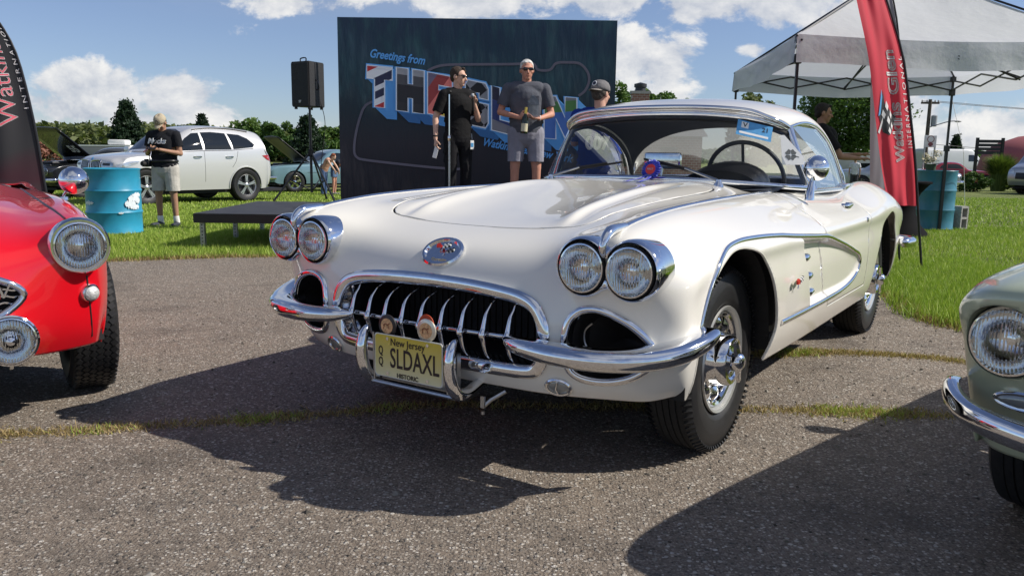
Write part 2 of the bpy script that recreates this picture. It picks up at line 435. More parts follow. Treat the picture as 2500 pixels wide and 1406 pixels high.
def asphalt_material():
    m = bpy.data.materials.new('asphalt'); m.use_nodes = True; q = NG(m.node_tree); b = m.node_tree.nodes['Principled BSDF']
    tcn = q.n('TexCoord'); P = tcn.outputs['Object']
    def vor(scale, feat='F1', out='Distance', rand=1.0):
        v = q.n('TexVoronoi', feature=feat); v.inputs['Scale'].default_value = scale; v.inputs['Randomness'].default_value = rand; q.l(P, v.inputs['Vector']); return v
    def noi(scale, det=4, r=.55):
        n = q.n('TexNoise'); n.inputs['Scale'].default_value = scale; n.inputs['Detail'].default_value = det; n.inputs['Roughness'].default_value = r; q.l(P, n.inputs['Vector']); return n.outputs['Fac']
    big = noi(.55, 5, .6); mid = noi(6, 4); fine = noi(420, 3, .7)
    v1 = vor(110); v2 = vor(48); v3 = vor(200)
    # aggregate colours: every stone its own tone
    s1 = q.n('SeparateColor'); q.l(v1.outputs['Color'], s1.inputs[0]); s2 = q.n('SeparateColor'); q.l(v2.outputs['Color'], s2.inputs[0]); s3 = q.n('SeparateColor'); q.l(v3.outputs['Color'], s3.inputs[0])
    base = q.ramp(big, [(.32, (0.193, 0.154, 0.120)), (.68, (0.275, 0.224, 0.176))])
    base = q.mix(q.smooth(mid, .35, .7), base, q.mix(.5, base, (0.140, 0.122, 0.104)))
    tone = q.ramp(s1.outputs[0], [(0, (0.061, 0.055, 0.049)), (.35, (0.171, 0.140, 0.112)), (.62, (0.268, 0.223, 0.179)), (.86, (0.427, 0.366, 0.299)), (1, (0.756, 0.708, 0.634))])
    inst1 = q.math('SUBTRACT', 1.0, q.smooth(v1.outputs['Distance'], .40, .62))
    c = q.mix(q.math('MULTIPLY', inst1, .80), base, tone)
    tone2 = q.ramp(s2.outputs[1], [(0, (0.073, 0.067, 0.061)), (.45, (0.268, 0.238, 0.201)), (1, (0.756, 0.708, 0.634))])
    inst2 = q.math('MULTIPLY', q.math('SUBTRACT', 1.0, q.smooth(v2.outputs['Distance'], .26, .42)), q.smooth(s2.outputs[0], .56, .60))
    c = q.mix(q.math('MULTIPLY', inst2, .85), c, tone2)
    c = q.mix(q.math('MULTIPLY', q.smooth(s3.outputs[0], .86, .9), .5), c, (0.415, 0.378, 0.329))
    c = q.mix(q.math('MULTIPLY', q.math('SUBTRACT', 1.0, q.smooth(fine, .3, .5)), .55), c, (0.027, 0.024, 0.023))
    # damp or oily stains
    st = q.smooth(noi(1.3, 4, .6), .52, .70)
    c = q.mix(q.math('MULTIPLY', st, .45), c, (.06, .05, .042))
    q.l(c, b.inputs['Base Color']); b.inputs['Roughness'].default_value = .82; b.inputs['Specular IOR Level'].default_value = .35
    h = q.math('ADD', q.math('MULTIPLY', inst1, .6), q.math('MULTIPLY', inst2, 1.3)); h = q.math('ADD', h, q.math('MULTIPLY', fine, .8))
    bp = q.n('Bump'); bp.inputs['Strength'].default_value = 1.0; bp.inputs['Distance'].default_value = .0045
    q.l(h, bp.inputs['Height']); q.l(bp.outputs[0], b.inputs['Normal'])
    return m
bm = NB()
outer = edge_w + [(-40, -30)]
vs = [bm.verts.new((x, y, .012)) for x, y in outer]
vb = [bm.verts.new((x, y, -.05)) for x, y in outer]
bm.faces.new(vs)
for i in range(len(vs)):
    j = (i+1) % len(vs); bm.faces.new((vs[i], vb[i], vb[j], vs[j]))
bmesh.ops.recalc_face_normals(bm, faces=bm.faces)
bmesh.ops.translate(bm, verts=bm.verts, vec=(0, 0, -.012))
bm.normal_update(); bmesh.ops.triangulate(bm, faces=[f for f in bm.faces if len(f.verts) > 4])
structure(mobj('asphalt', bm, asphalt_material()))
# lawn sheet to the horizon (z just below the asphalt, sloping away)
def soil_material():
    m = bpy.data.materials.new('turf'); m.use_nodes = True; q = NG(m.node_tree); b = m.node_tree.nodes['Principled BSDF']
    tcn = q.n('TexCoord'); P = tcn.outputs['Object']
    def noi(scale, det=5, r=.6):
        n = q.n('TexNoise'); n.inputs['Scale'].default_value = scale; n.inputs['Detail'].default_value = det; n.inputs['Roughness'].default_value = r; q.l(P, n.inputs['Vector']); return n.outputs['Fac']
    c = q.ramp(noi(.22), [(.3, (.14, .175, .032)), (.7, (.20, .23, .055))])
    c = q.mix(q.smooth(noi(3.1), .4, .75), c, (.11, .155, .026))
    c = q.mix(q.smooth(noi(38, 3), .45, .8), c, (.12, .15, .045))
    c = q.mix(q.math('MULTIPLY', q.smooth(noi(.9, 4), .60, .74), .5), c, (.13, .125, .05))
    q.l(c, b.inputs['Base Color']); b.inputs['Roughness'].default_value = .9
    bp = q.n('Bump'); bp.inputs['Strength'].default_value = .9; bp.inputs['Distance'].default_value = .05; q.l(noi(55, 6), bp.inputs['Height']); q.l(bp.outputs[0], b.inputs['Normal'])
    return m
bm = NB()
xs = [-1500, -400, -120, -50, -25, -12, -6, 0, 6, 12, 25, 50, 120, 400, 1500]
ys = [-200, -30, 0, 4, 8, 9, 12, 16, 20, 26, 34, 45, 70, 130, 300, 800, 2500]
grid(bm, [[Vector((x, y, zg(y)-.010 - (0 if y < 60 else .0))) for x in xs] for y in ys])
bmesh.ops.recalc_face_normals(bm, faces=bm.faces)
if sum(f.normal.z for f in bm.faces) < 0: bmesh.ops.reverse_faces(bm, faces=bm.faces)
structure(mobj('ground', bm, soil_material(), smooth=60))

# ---- blades: numpy-built triangles with a colour attribute
def blade_material(name, cols, rough=.55):
    m = bpy.data.materials.new(name); m.use_nodes = True; q = NG(m.node_tree); b = m.node_tree.nodes['Principled BSDF']
    a = q.n('Attribute', attribute_name='rnd')
    q.l(q.ramp(a.outputs['Fac'], cols), b.inputs['Base Color']); b.inputs['Roughness'].default_value = rough; b.inputs['Specular IOR Level'].default_value = .3
    tr = q.n('BsdfTranslucent'); q.l(q.mix(1.0, q.ramp(a.outputs['Fac'], cols), (1.0, 1.15, .5), 'MULTIPLY'), tr.inputs[0])
    mx = q.n('MixShader'); mx.inputs[0].default_value = .25; out = m.node_tree.nodes['Material Output']
    q.l(b.outputs[0], mx.inputs[1]); q.l(tr.outputs[0], mx.inputs[2]); q.l(mx.outputs[0], out.inputs[0])
    return m
def tri_mesh(name, V, rnd, m, kind='stuff', per=3, parent=None):
    n = len(V); nt = n//per
    me = bpy.data.meshes.new(name); me.vertices.add(n); me.vertices.foreach_set('co', V.ravel().astype(np.float32))
    me.loops.add(n); me.loops.foreach_set('vertex_index', np.arange(n, dtype=np.int32))
    me.polygons.add(nt); me.polygons.foreach_set('loop_start', np.arange(0, n, per, dtype=np.int32)); 
    me.update(calc_edges=True)
    at_ = me.attributes.new('rnd', 'FLOAT', 'POINT'); at_.data.foreach_set('value', rnd.astype(np.float32))
    o = link(name, me, m, parent)
    if kind: o['kind'] = kind
    return o
def blades(x, y, z, h, wd, lean=.5, col=None):
    n = len(x); a = rng.uniform(0, 2*PI, n); b = rng.uniform(0, 2*PI, n); l = rng.uniform(.1, 1, n)*lean*h
    V = np.empty((n, 3, 3))
    V[:, 0, 0] = x-np.cos(a)*wd; V[:, 0, 1] = y-np.sin(a)*wd; V[:, 0, 2] = z
    V[:, 1, 0] = x+np.cos(a)*wd; V[:, 1, 1] = y+np.sin(a)*wd; V[:, 1, 2] = z
    V[:, 2, 0] = x+np.cos(b)*l; V[:, 2, 1] = y+np.sin(b)*l; V[:, 2, 2] = z+h*np.sqrt(np.maximum(.05, 1-(l/h/1.6)**2))
    return V.reshape(-1, 3), np.repeat(col if col is not None else rng.random(n), 3)
EP = np.array(edge_w)
def inside_asphalt(x, y):
    poly = outer; ins = np.zeros(len(x), bool); j = len(poly)-1
    for i in range(len(poly)):
        ax, ay = poly[j]; bx, by = poly[i]
        c = ((ay > y) != (by > y))
        if abs(by-ay) > 1e-12: ins ^= c & (x < (bx-ax)*(y-ay)/(by-ay)+ax)
        j = i
    return ins
GRASS_COLS = [(0, (0.110, 0.177, 0.019)), (.3, (0.215, 0.329, 0.040)), (.65, (0.319, 0.439, 0.068)), (.88, (0.418, 0.500, 0.110)), (1, (0.572, 0.561, 0.221))]
GRASSM = blade_material('grass_blade', GRASS_COLS)
def scatter(n, x0, x1, y0, y1):
    x = rng.uniform(x0, x1, n); y = rng.uniform(y0, y1, n); k = ~inside_asphalt(x, y); return x[k], y[k]
allV, allR = [], []
for (n, x0, x1, y0, y1, h0, h1, wd) in [(60000, 2.7, 5.0, 4.2, 9, .04, .10, .0035), (60000, 2.0, 9.5, 7.5, 14, .035, .085, .005), (50000, -5.5, -1, 7.6, 11.5, .035, .09, .005),
                                        (45000, -8, -1, 10, 16, .035, .08, .008), (45000, -14, 0, 15, 28, .04, .08, .014), (40000, 4, 20, 13, 28, .04, .09, .014), (14000, -7, -5, 7, 11, .04, .08, .006)]:
    x, y = scatter(n, x0, x1, y0, y1)
    pat = np.array([mnoise.noise((a*.9, b*.9, 2.0)) for a, b in zip(x[::8], y[::8])]); pat = np.repeat(pat, 8)[:len(x)]
    h = rng.uniform(h0, h1, len(x))*.78*(1+.35*pat)
    z = np.array([zg(b) for b in y])-.012
    col = np.clip(rng.beta(2.0, 2.0, len(x))*.85+.12+.40*pat, 0, 1)
    V, R_ = blades(x, y, z, h, wd, .75, col); allV.append(V); allR.append(R_)
o = tri_mesh('grass', np.concatenate(allV), np.concatenate(allR), GRASSM)
tag(o, 'short green lawn grass covering the field beside the asphalt', 'grass', kind='stuff')
# dry fringe along the asphalt edge
HAYM = blade_material('dry_grass', [(0, (.16, .11, .05)), (.4, (.34, .25, .115)), (.85, (.50, .39, .20)), (1, (.30, .29, .09))], .8)
idx = rng.integers(60, 235, 16000); t = rng.random(16000)
ex = EP[idx, 0]*(1-t)+EP[np.minimum(idx+1, 259), 0]*t; ey = EP[idx, 1]*(1-t)+EP[np.minimum(idx+1, 259), 1]*t
off = rng.normal(.0, .055, 16000); ex += off*rng.choice([-1, 1], 16000)*.7; ey += off
V, R_ = blades(ex, ey, np.full(16000, .0), rng.uniform(.012, .05, 16000), .004, 1.4)
o = tri_mesh('dry_grass', V, R_, HAYM); tag(o, 'straw coloured dry grass fringe along the asphalt edge', 'dry grass', kind='stuff')
n = 9000; idx = rng.integers(40, 245, n); t = rng.random(n); tuft = np.array([mnoise.noise((i*.35, 4, 4)) for i in idx])
ex = EP[idx, 0]*(1-t)+EP[np.minimum(idx+1, 259), 0]*t+rng.normal(0, .07, n); ey = EP[idx, 1]*(1-t)+EP[np.minimum(idx+1, 259), 1]*t+.05+rng.normal(0, .07, n)
k = rng.random(n) < np.clip(.45+tuft*1.1, .05, 1)
V, R_ = blades(ex[k], ey[k], np.full(k.sum(), -.005), rng.uniform(.04, .12, k.sum())*(1+.5*tuft[k]), .0045, .9)
o = tri_mesh('edge_grass', V, R_, GRASSM); tag(o, 'longer ragged grass tufts overhanging the asphalt edge', 'grass', kind='stuff')
# weeds grown in the two asphalt joints
S1 = crv([gp(-200, 1073), gp(0, 1062), gp(340, 1045), gp(700, 1015), gp(1100, 993), gp(1500, 992), gp(1830, 1000), gp(2050, 1006), gp(2300, 1014), gp(2600, 1020)], 80)
S2 = crv([gp(1700, 868), gp(1850, 866), gp(1930, 862), gp(2100, 862), gp(2230, 870), gp(2360, 884), gp(2600, 905)], 60)
wv, wr = [], []; gv, gr = [], []
for S, wid in ((S1, .045), (S2, .05)):
    S = np.array([(p.x, p.y) for p in S]); n = 15000
    i = rng.integers(0, len(S)-1, n); t = rng.random(n)
    x = S[i, 0]*(1-t)+S[i+1, 0]*t; y = S[i, 1]*(1-t)+S[i+1, 1]*t
    d = np.array([mnoise.noise((a*2.3, b*2.3, 9)) for a, b in zip(x, y)])
    y += .05*np.array([mnoise.noise((a*1.6, 0, 31)) for a in x])+.02*np.array([mnoise.noise((a*7, 0, 3)) for a in x])
    keep = rng.random(n) < np.clip(.75+d*1.3, .12, 1); x, y, d = x[keep], y[keep], d[keep]; n = len(x)
    y += rng.normal(0, 1, n)*wid*(.55+.5*np.clip(d+.4, 0, 1)); x += rng.normal(0, wid*.4, n)
    k = rng.random(n) < .75
    V, R_ = blades(x[k], y[k], np.full(k.sum(), .0), rng.uniform(.008, .028, k.sum()), .0028, 1.9); wv.append(V); wr.append(R_)
    k = rng.random(n) < np.clip(d*1.2-.02, .01, .35)
    V, R_ = blades(x[k], y[k], np.full(k.sum(), .0), rng.uniform(.012, .032, k.sum()), .0026, 1.3, rng.random(k.sum())*.7+.3); gv.append(V); gr.append(R_)
o = tri_mesh('dry_weeds', np.concatenate(wv), np.concatenate(wr), HAYM); tag(o, 'flattened straw weeds growing in the asphalt joints', 'weeds', kind='stuff')
o = tri_mesh('green_weeds', np.concatenate(gv), np.concatenate(gr), GRASSM); tag(o, 'green weed tufts sprouting from the asphalt joints', 'weeds', kind='stuff')
# loose stones and bits of straw lying on the asphalt
n = 3600
x = rng.uniform(-3, 3, n); y = rng.uniform(1.2, 6.5, n); k = inside_asphalt(x, y); x, y = x[k], y[k]; n = len(x)
s = rng.uniform(.003, .0085, n)*(1+.8*(rng.random(n) > .93)); vv = []
base8 = np.array([(1, 0, 0), (0, 1, 0), (-1, 0, 0), (0, -1, 0), (0, 0, .6), (0, 0, -.2)]); tris = [(0, 1, 4), (1, 2, 4), (2, 3, 4), (3, 0, 4)]
for i in range(n):
    a = rng.uniform(0, PI); R2 = np.array([[math.cos(a), -math.sin(a), 0], [math.sin(a), math.cos(a), 0], [0, 0, 1]])
    pts = (base8*(1+rng.uniform(-.35, .35, (6, 3))))@R2.T*s[i]+np.array([x[i], y[i], .001])
    for t in tris: vv.append(pts[list(t)])
STONE = blade_material('loose_stone', [(0, (.05, .045, .04)), (.5, (.15, .135, .115)), (1, (.42, .39, .35))], .8)
o = tri_mesh('loose_stones', np.concatenate(vv), np.repeat(rng.random(n), 12), STONE); tag(o, 'small loose stones scattered on the asphalt', 'stones', kind='stuff')
# ------------------------------------------------------------------ shared car pieces
def car_shell(rows, p0, p1, side, levels=3, iters=4):
    """rows[i] = points from the centre line outwards; rows 0..p0 climb the nose, p0..p1 run back, p1.. fall down the tail.
    side(s,k) = point on the flank at station s, level k. Returns a full (both sides) bmesh."""
    nc = len(rows[0]); S = p1-p0; K = p0
    V = []; ids = {}; fx = []
    def vid(key, p):
        if key not in ids: ids[key] = len(V); V.append(tuple(p))
        return ids[key]
    def top(i, j, sg):
        p = rows[i][j]
        if j == 0: return vid(('t', i, 0, 1), (0, p[1], p[2]))
        return vid(('t', i, j, sg), (sg*p[0], p[1], p[2]))
    def sd(s, k, sg):
        if k == 0: return top(p0+s, nc-1, sg)
        if s == 0: return top(p0-k, nc-1, sg)
        if s == S: return top(p1+k, nc-1, sg)
        p = side(s, k); return vid(('s', s, k, sg), (sg*p[0], p[1], p[2]))
    F = []
    for sg in (1, -1):
        for i in range(len(rows)-1):
            for j in range(nc-1):
                q = [top(i, j, sg), top(i, j+1, sg), top(i+1, j+1, sg), top(i+1, j, sg)]
                F.append(q if sg > 0 else q[::-1])
        for s in range(S):
            for k in range(K):
                q = [sd(s, k, sg), sd(s, k+1, sg), sd(s+1, k+1, sg), sd(s+1, k, sg)]
                F.append(q if sg > 0 else q[::-1])
    for key, i in ids.items():
        if key[0] == 't' and key[2] == 0: fx.append(i)
    return subsurf(V, F, levels, iters, np.array(fx))
class Surf:
    """ray probe on a finished shell"""
    def __init__(s, bm): bm.verts.ensure_lookup_table(); bm.faces.ensure_lookup_table(); s.t = BVHTree.FromBMesh(bm)
    def hit(s, o, d):
        r = s.t.ray_cast(Vector(o), Vector(d).normalized()); return (r[0], r[1]) if r[0] is not None else (None, None)
    def front(s, x, z, off=0.0, y0=-3):
        p, n = s.hit((x, y0, z), (0, 1, 0))
        return p+n*off if p is not None else None
    def side(s, y, z, sg=1, off=0.0):
        p, n = s.hit((3*sg, y, z), (-sg, 0, 0))
        return p+n*off if p is not None else None
    def top(s, x, y, off=0.0, z0=3):
        p, n = s.hit((x, y, z0), (0, 0, -1))
        return p+n*off if p is not None else None
def tire(bm, R_, rim, w, seg=48, mi_s=0, mi_t=1, rib=True, sag=0.0):
    """lathe round x; sidewall + ribbed tread"""
    h = w/2
    pr = [(rim-.012, -h*.55, mi_s), (rim+.004, -h*.80, mi_s), (rim+.03, -h*.97, mi_s), ((rim+R_)/2+.01, -h*1.04, mi_s), (R_-.05, -h*1.0, mi_s), (R_-.022, -h*.93, mi_s), (R_-.008, -h*.82, mi_t)]
    n = 5
    for i in range(n):
        a = -h*.74+i*(1.48*h/n); b = a+1.48*h/n-.006
        pr += [(R_-.001 if 0 < i < n-1 else R_-.004, a, mi_t), (R_-.001 if 0 < i < n-1 else R_-.004, b, mi_t)]
        if i < n-1: pr += [(R_-.008, b+.001, mi_t), (R_-.008, b+.005, mi_t)]
    pr += [(R_-.008, h*.82, mi_t), (R_-.022, h*.93, mi_s), (R_-.05, h*1.0, mi_s), ((rim+R_)/2+.01, h*1.04, mi_s), ((rim+R_)/2+.004, h*1.045, mi_s), (rim+.034, h*1.0, mi_s), (rim+.028, h*.97, mi_s), (rim+.004, h*.80, mi_s), (rim-.012, h*.55, mi_s)]
    lathe(bm, pr, seg, 'x')
def shoulder_lugs(bm, R_, w, n=72, depth=.007, sg=1):
    """small blocks round the tread shoulder"""
    for i in range(n):
        a = 2*PI*i/n; M_ = Matrix.Rotation(a, 4, 'X') @ Matrix.Translation((sg*w*.43, 0, R_-.011)) @ Matrix.Rotation(sg*.55, 4, 'Y')
        b2 = bmesh.new(); box(b2, -.017, .017, -.0042, .0042, -.006, .0065); addbm(bm, b2, M_); b2.free()

# ------------------------------------------------------------------ the white sports car
VETTE_YAW = math.radians(-34.094)
vette = empty('vintage_sports_car', (.1269, 3.4332, 0), VETTE_YAW)
tag(vette, 'white 1950s two-seat sports car with hardtop, four round headlights and toothed chrome grille', 'car')
PAINT = mat('cream_white_paint', (.79, .762, .69), .30, 0, 1.0, .5, noise=(2.2, .02), coat_rough=.02)
HEADLINER = mat('headliner', (.035, .037, .042), .8)
CX = [0, .17, .34, .47, .58, .677, .77]
def row(ys, zs, last, xs=None):
    xs = xs or CX
    return [(x, y, z) for x, y, z in zip(xs, ys, zs)] + [last]
def flat(y, zs, last, xs=None): return row([y]*7, zs, last, xs)
XB = [0, .17, .34, .47, .59, .69, .772]
vrows = [
 row([-.715, -.715, -.705, -.69, -.655, -.615, -.565], [.318]*7, (.828, -.505, .330), XB),
 row([-.735, -.735, -.725, -.71, -.685, -.65, -.60], [.36]*7, (.848, -.53, .372), XB),
 row([-.745, -.745, -.735, -.72, -.70, -.672, -.63], [.425]*7, (.862, -.555, .43), XB),
 row([-.75, -.749, -.74, -.728, -.71, -.688, -.652], [.50]*7, (.870, -.575, .50), XB),
 row([-.745, -.743, -.735, -.723, -.707, -.688, -.655], [.575]*7, (.872, -.580, .572), XB),
 row([-.722, -.720, -.712, -.704, -.700, -.698, -.672], [.650]*7, (.872, -.590, .645), XB),
 row([-.664, -.663, -.659, -.666, -.700, -.707, -.692], [.742, .742, .742, .742, .745, .747, .745], (.868, -.580, .715), XB),
 row([-.578, -.576, -.575, -.595, -.652, -.674, -.648], [.793, .793, .797, .812, .834, .846, .824], (.876, -.490, .748)),
 row([-.460, -.460, -.458, -.475, -.505, -.52, -.505], [.826, .828, .836, .846, .867, .884, .855], (.882, -.395, .765)),
 row([-.335, -.335, -.335, -.345, -.37, -.38, -.38], [.848, .852, .874, .884, .886, .899, .868], (.889, -.30, .775)),
 flat(-.20, [.870, .876, .902, .904, .897, .911, .879], (.896, -.17, .782)),
 flat(.10, [.908, .914, .938, .930, .911, .921, .886], (.902, .10, .788)),
 flat(.45, [.942, .947, .963, .948, .919, .927, .890], (.907, .45, .792)),
 flat(.82, [.970, .972, .974, .951, .922, .930, .892], (.912, .82, .793)),
 flat(1.15, [.980, .976, .962, .940, .922, .925, .888], (.916, 1.15, .79)),
 flat(1.50, [.93, .93, .925, .918, .91, .910, .882], (.918, 1.50, .79)),
 flat(1.85, [.905, .905, .905, .90, .895, .895, .878], (.918, 1.85, .795)),
 flat(2.15, [.905, .905, .90, .90, .90, .905, .905], (.916, 2.13, .81)),
 flat(2.50, [.925, .925, .92, .91, .915, .940, .938], (.915, 2.46, .83)),
 flat(2.90, [.90, .90, .895, .885, .89, .915, .905], (.905, 2.85, .80)),
 flat(3.20, [.83, .83, .825, .815, .815, .83, .815], (.880, 3.16, .74)),
 flat(3.42, [.74, .74, .735, .73, .72, .715, .70], (.835, 3.37, .665)),
 flat(3.52, [.65]*7, (.825, 3.44, .60)), flat(3.55, [.57]*7, (.82, 3.46, .535)), flat(3.55, [.49]*7, (.815, 3.46, .47)),
 flat(3.53, [.42]*7, (.80, 3.44, .41)), flat(3.49, [.36]*7, (.785, 3.40, .355)), flat(3.43, [.31]*7, (.765, 3.35, .31))]
VZ = [0, .725, .64, .55, .455, .37, .29]
VX = [0, .921, .925, .922, .914, .900, .872]
def vside(s, k):
    x7, y7, z7 = vrows[6+s][7]
    f = vrows[6-k][7]; r = vrows[21+k][7]
    t = min(1, s/3.0); tr = min(1, (15-s)/3.0)
    if s <= 3:
        e = 1-(1-t)**2
        yy = f[1]+(y7-f[1])*t if s > 0 else f[1]
        yy = interp(s, [0, 1, 2, 3], [f[1], -.485, -.405, -.31])
        xx = f[0]+(VX[k]*.975-f[0])*e; zz = f[2]+(VZ[k]-.01-f[2])*t
        return (xx, yy, zz)
    if s >= 12:
        e = 1-(1-tr)**2
        yy = interp(s, [12, 13, 14, 15], [2.46, 2.85, 3.18, r[1]])
        return (r[0]+(VX[k]*.99-r[0])*e, yy, r[2]+(VZ[k]-r[2])*tr)
    wfac = interp(y7, [-.3, .1, .8, 1.8, 2.5], [.975, .985, 1.0, 1.0, .995])
    return (VX[k]*wfac, y7, VZ[k])
shell = car_shell(vrows, 6, 21, vside, levels=4, iters=4)
# hood plateau with crisp wind splits
for v in shell.verts:
    x, y, z = v.co
    if z > .8 and -.55 < y < 1.05:
        ax = abs(x); c = .345-.02*sstep(-.45, .8, y)
        k = sstep(-.475, -.33, y)*(1-sstep(.25, .75, y)); d = ax-c
        v.co.z += k*(.013*math.exp(-(d/.045)**2) if d < 0 else .013*math.exp(-(d/.018)**2)) - k*.006*math.exp(-((d-.045)/.025)**2)
S_full = Surf(shell)
FARCH = rounded([(-.43, .05), (-.455, .30), (-.468, .47), (-.44, .61), (-.37, .715), (-.27, .768), (-.145, .785), (-.01, .765), (.14, .697), (.25, .577), (.318, .45), (.31, .36), (.285, .25), (.27, .05)], 72)
RARCH = rounded([(2.17, .05), (2.165, .36), (2.20, .53), (2.30, .68), (2.42, .752), (2.55, .772), (2.68, .735), (2.80, .65), (2.90, .50), (2.94, .36), (2.95, .05)], 64)
GRILLE = rounded([(.0, .386), (.25, .387), (.40, .392), (.452, .43), (.462, .51), (.45, .565), (.41, .610), (.33, .636), (.18, .648), (0, .652)], 60)
GR_POLY = [(0, .386), (.25, .387), (.39, .390), (.435, .405), (.458, .45), (.464, .51), (.455, .56), (.425, .603), (.37, .628), (.28, .641), (.15, .650), (0, .653)]
GR_HALF = [(p.x, p.y) for p in crv([(a, b, 0) for a, b in GR_POLY], 40)]
GRILLE = GR_HALF + [(-x, z) for x, z in reversed(GR_HALF[1:-1])]
NAC = rounded([(.545, .425), (.535, .50), (.545, .572), (.585, .612), (.65, .620), (.72, .594), (.775, .548), (.805, .50), (.79, .452), (.735, .408), (.66, .388), (.585, .394)], 56)
nose = lambda c: c.y < -.30 and c.z < .75
kill(shell, cut(shell, lambda c: sdpoly(c.x, c.z, GRILLE), lambda c: nose(c) and abs(c.x) < .60))
kill(shell, cut(shell, lambda c: sdpoly(abs(c.x), c.z, NAC), lambda c: nose(c) and .42 < abs(c.x) < .9 and c.y < -.45))
kill(shell, cut(shell, lambda c: sdpoly(c.y, c.z, FARCH), lambda c: abs(c.x) > .70 and -.62 < c.y < .45 and c.z < .84))
kill(shell, cut(shell, lambda c: sdpoly(c.y, c.z, RARCH), lambda c: abs(c.x) > .60 and 2.05 < c.y < 3.1 and c.z < .84))
for hx_ in (.5955, .7585): kill(shell, cut(shell, lambda c: math.hypot(abs(c.x)-hx_, c.z-.75)-.071, lambda c: c.y < -.5 and hx_-.14 < abs(c.x) < hx_+.14 and .6 < c.z < .9))
# cockpit opening
COCK = rounded([(0, .985), (.35, 1.0), (.52, 1.06), (.655, 1.24), (.70, 1.45), (.70, 1.80), (.66, 2.02), (.50, 2.16), (.25, 2.2), (0, 2.2)][0:1] + [(.35, 1.0), (.52, 1.06), (.655, 1.24), (.70, 1.45), (.70, 1.80), (.66, 2.02), (.50, 2.16), (.25, 2.2), (-.25, 2.2), (-.50, 2.16), (-.66, 2.02), (-.70, 1.8), (-.70, 1.45), (-.655, 1.24), (-.52, 1.06), (-.35, 1.0)], 80)
kill(shell, cut(shell, lambda c: sdpoly(c.x, c.y, COCK), lambda c: c.z > .80 and .8 < c.y < 2.4))
# cove: recessed panel behind the step
COVE = rounded([(.745, .443), (1.03, .441), (1.379, .447), (1.60, .478), (1.690, .535), (1.66, .585), (1.497, .630), (1.281, .680), (.954, .738), (.70, .758)], 64)
def step_y(z): return interp(z, [.40, .441, .60, .751, .80], [.765, .738, .635, .532, .50])
COVE_T = [(1.0, .441), (1.379, .447), (1.60, .480), (1.690, .538), (1.655, .590), (1.497, .632), (1.281, .682), (.954, .740), (.70, .760), (.46, .776)]
covepoly = [(.40, .441), (.60, .440), (.80, .440)] + [(p.x, p.y) for p in crv([(a, b, 0) for a, b in COVE_T], 50)] + [(.30, .780)]
def cove_f(c):
    return max(sdpoly(c.y, c.z, covepoly), step_y(c.z)-c.y)
selc = lambda c: abs(c.x) > .78 and .35 < c.y < 1.85 and .38 < c.z < .84
cut(shell, lambda c: step_y(c.z)-c.y, lambda c: selc(c) and sdpoly(c.y, c.z, covepoly) < .03)
cut(shell, lambda c: sdpoly(c.y, c.z, covepoly), lambda c: selc(c) and c.y > step_y(c.z)-.06)
cut(shell, lambda c: step_y(c.z)+.005-c.y, lambda c: selc(c) and sdpoly(c.y, c.z, covepoly) < .03)
for v in shell.verts:
    c = v.co
    if selc(c):
        d = sdpoly(c.y, c.z, covepoly)
        if d < 0 and c.y > step_y(c.z)+.004:
            dep = interp(c.y, [.5, .75, 1.2, 1.7], [.040, .036, .022, .008])
            v.co.x -= math.copysign(dep*sstep(0, .035, -d), c.x)
        elif d < .0 and c.y <= step_y(c.z)+.004:
            v.co.x += math.copysign(.010*sstep(.35, .62, c.y)*sstep(0, .02, -d), c.x)
# door and hood shut lines, cut as real gaps
DOOR_F = ([.30, .392, .55, .731, .87, .925], [1.14, 1.115, 1.01, .912, .852, .84])
DOOR_R = ([.30, .41, .69, .80, .877, .95], [1.95, 1.925, 1.885, 1.872, 1.862, 1.83])
def door_f(c):
    return max(interp(c.z, *DOOR_F)-c.y, c.y-interp(c.z, *DOOR_R), .395-c.z)
dsel = lambda c: abs(c.x) > .60 and .7 < c.y < 2.1 and c.z < 1.0
inner = cut(shell, door_f, dsel)
cut(shell, lambda c: door_f(c)+.006, dsel)
kill(shell, [f for f in shell.faces if dsel(f.calc_center_median()) and -.0059 < door_f(f.calc_center_median()) < -.0001])
dfaces = {1: [], -1: []}
for f in shell.faces:
    c = f.calc_center_median()
    if dsel(c) and door_f(c) < -.004: dfaces[1 if c.x > 0 else -1].append(f)
doors = {sg: split_off(shell, dfaces[sg]) for sg in (1, -1)}
HOODP = [(p.x, p.y) for p in crv([(.0, -.462, 0), (.2, -.460, 0), (.36, -.452, 0), (.448, -.43, 0), (.488, -.34, 0), (.505, -.1, 0), (.515, .3, 0), (.505, .58, 0), (.46, .70, 0), (.3, .745, 0), (0, .76, 0)], 50)]
HOOD = HOODP + [(-x, y) for x, y in reversed(HOODP[1:-1])]
hsel = lambda c: c.z > .78 and abs(c.x) < .65 and -.66 < c.y < .9
cut(shell, lambda c: sdpoly(c.x, c.y, HOOD), hsel)
cut(shell, lambda c: sdpoly(c.x, c.y, HOOD)+.008, hsel)
kill(shell, [f for f in shell.faces if hsel(f.calc_center_median()) and -.0079 < sdpoly(f.calc_center_median().x, f.calc_center_median().y, HOOD) < -.0001])
hf = [f for f in shell.faces if hsel(f.calc_center_median()) and sdpoly(f.calc_center_median().x, f.calc_center_median().y, HOOD) < -.006]
hood = split_off(shell, hf)
def solid(o, th, off=-1):
    md = o.modifiers.new('thickness', 'SOLIDIFY'); md.thickness = th; md.offset = off; md.use_rim = True; return o
solid(mobj('body', shell, [PAINT, BLACK], vette, 32), .006)
solid(mobj('hood', hood, PAINT, vette, 32), .006)
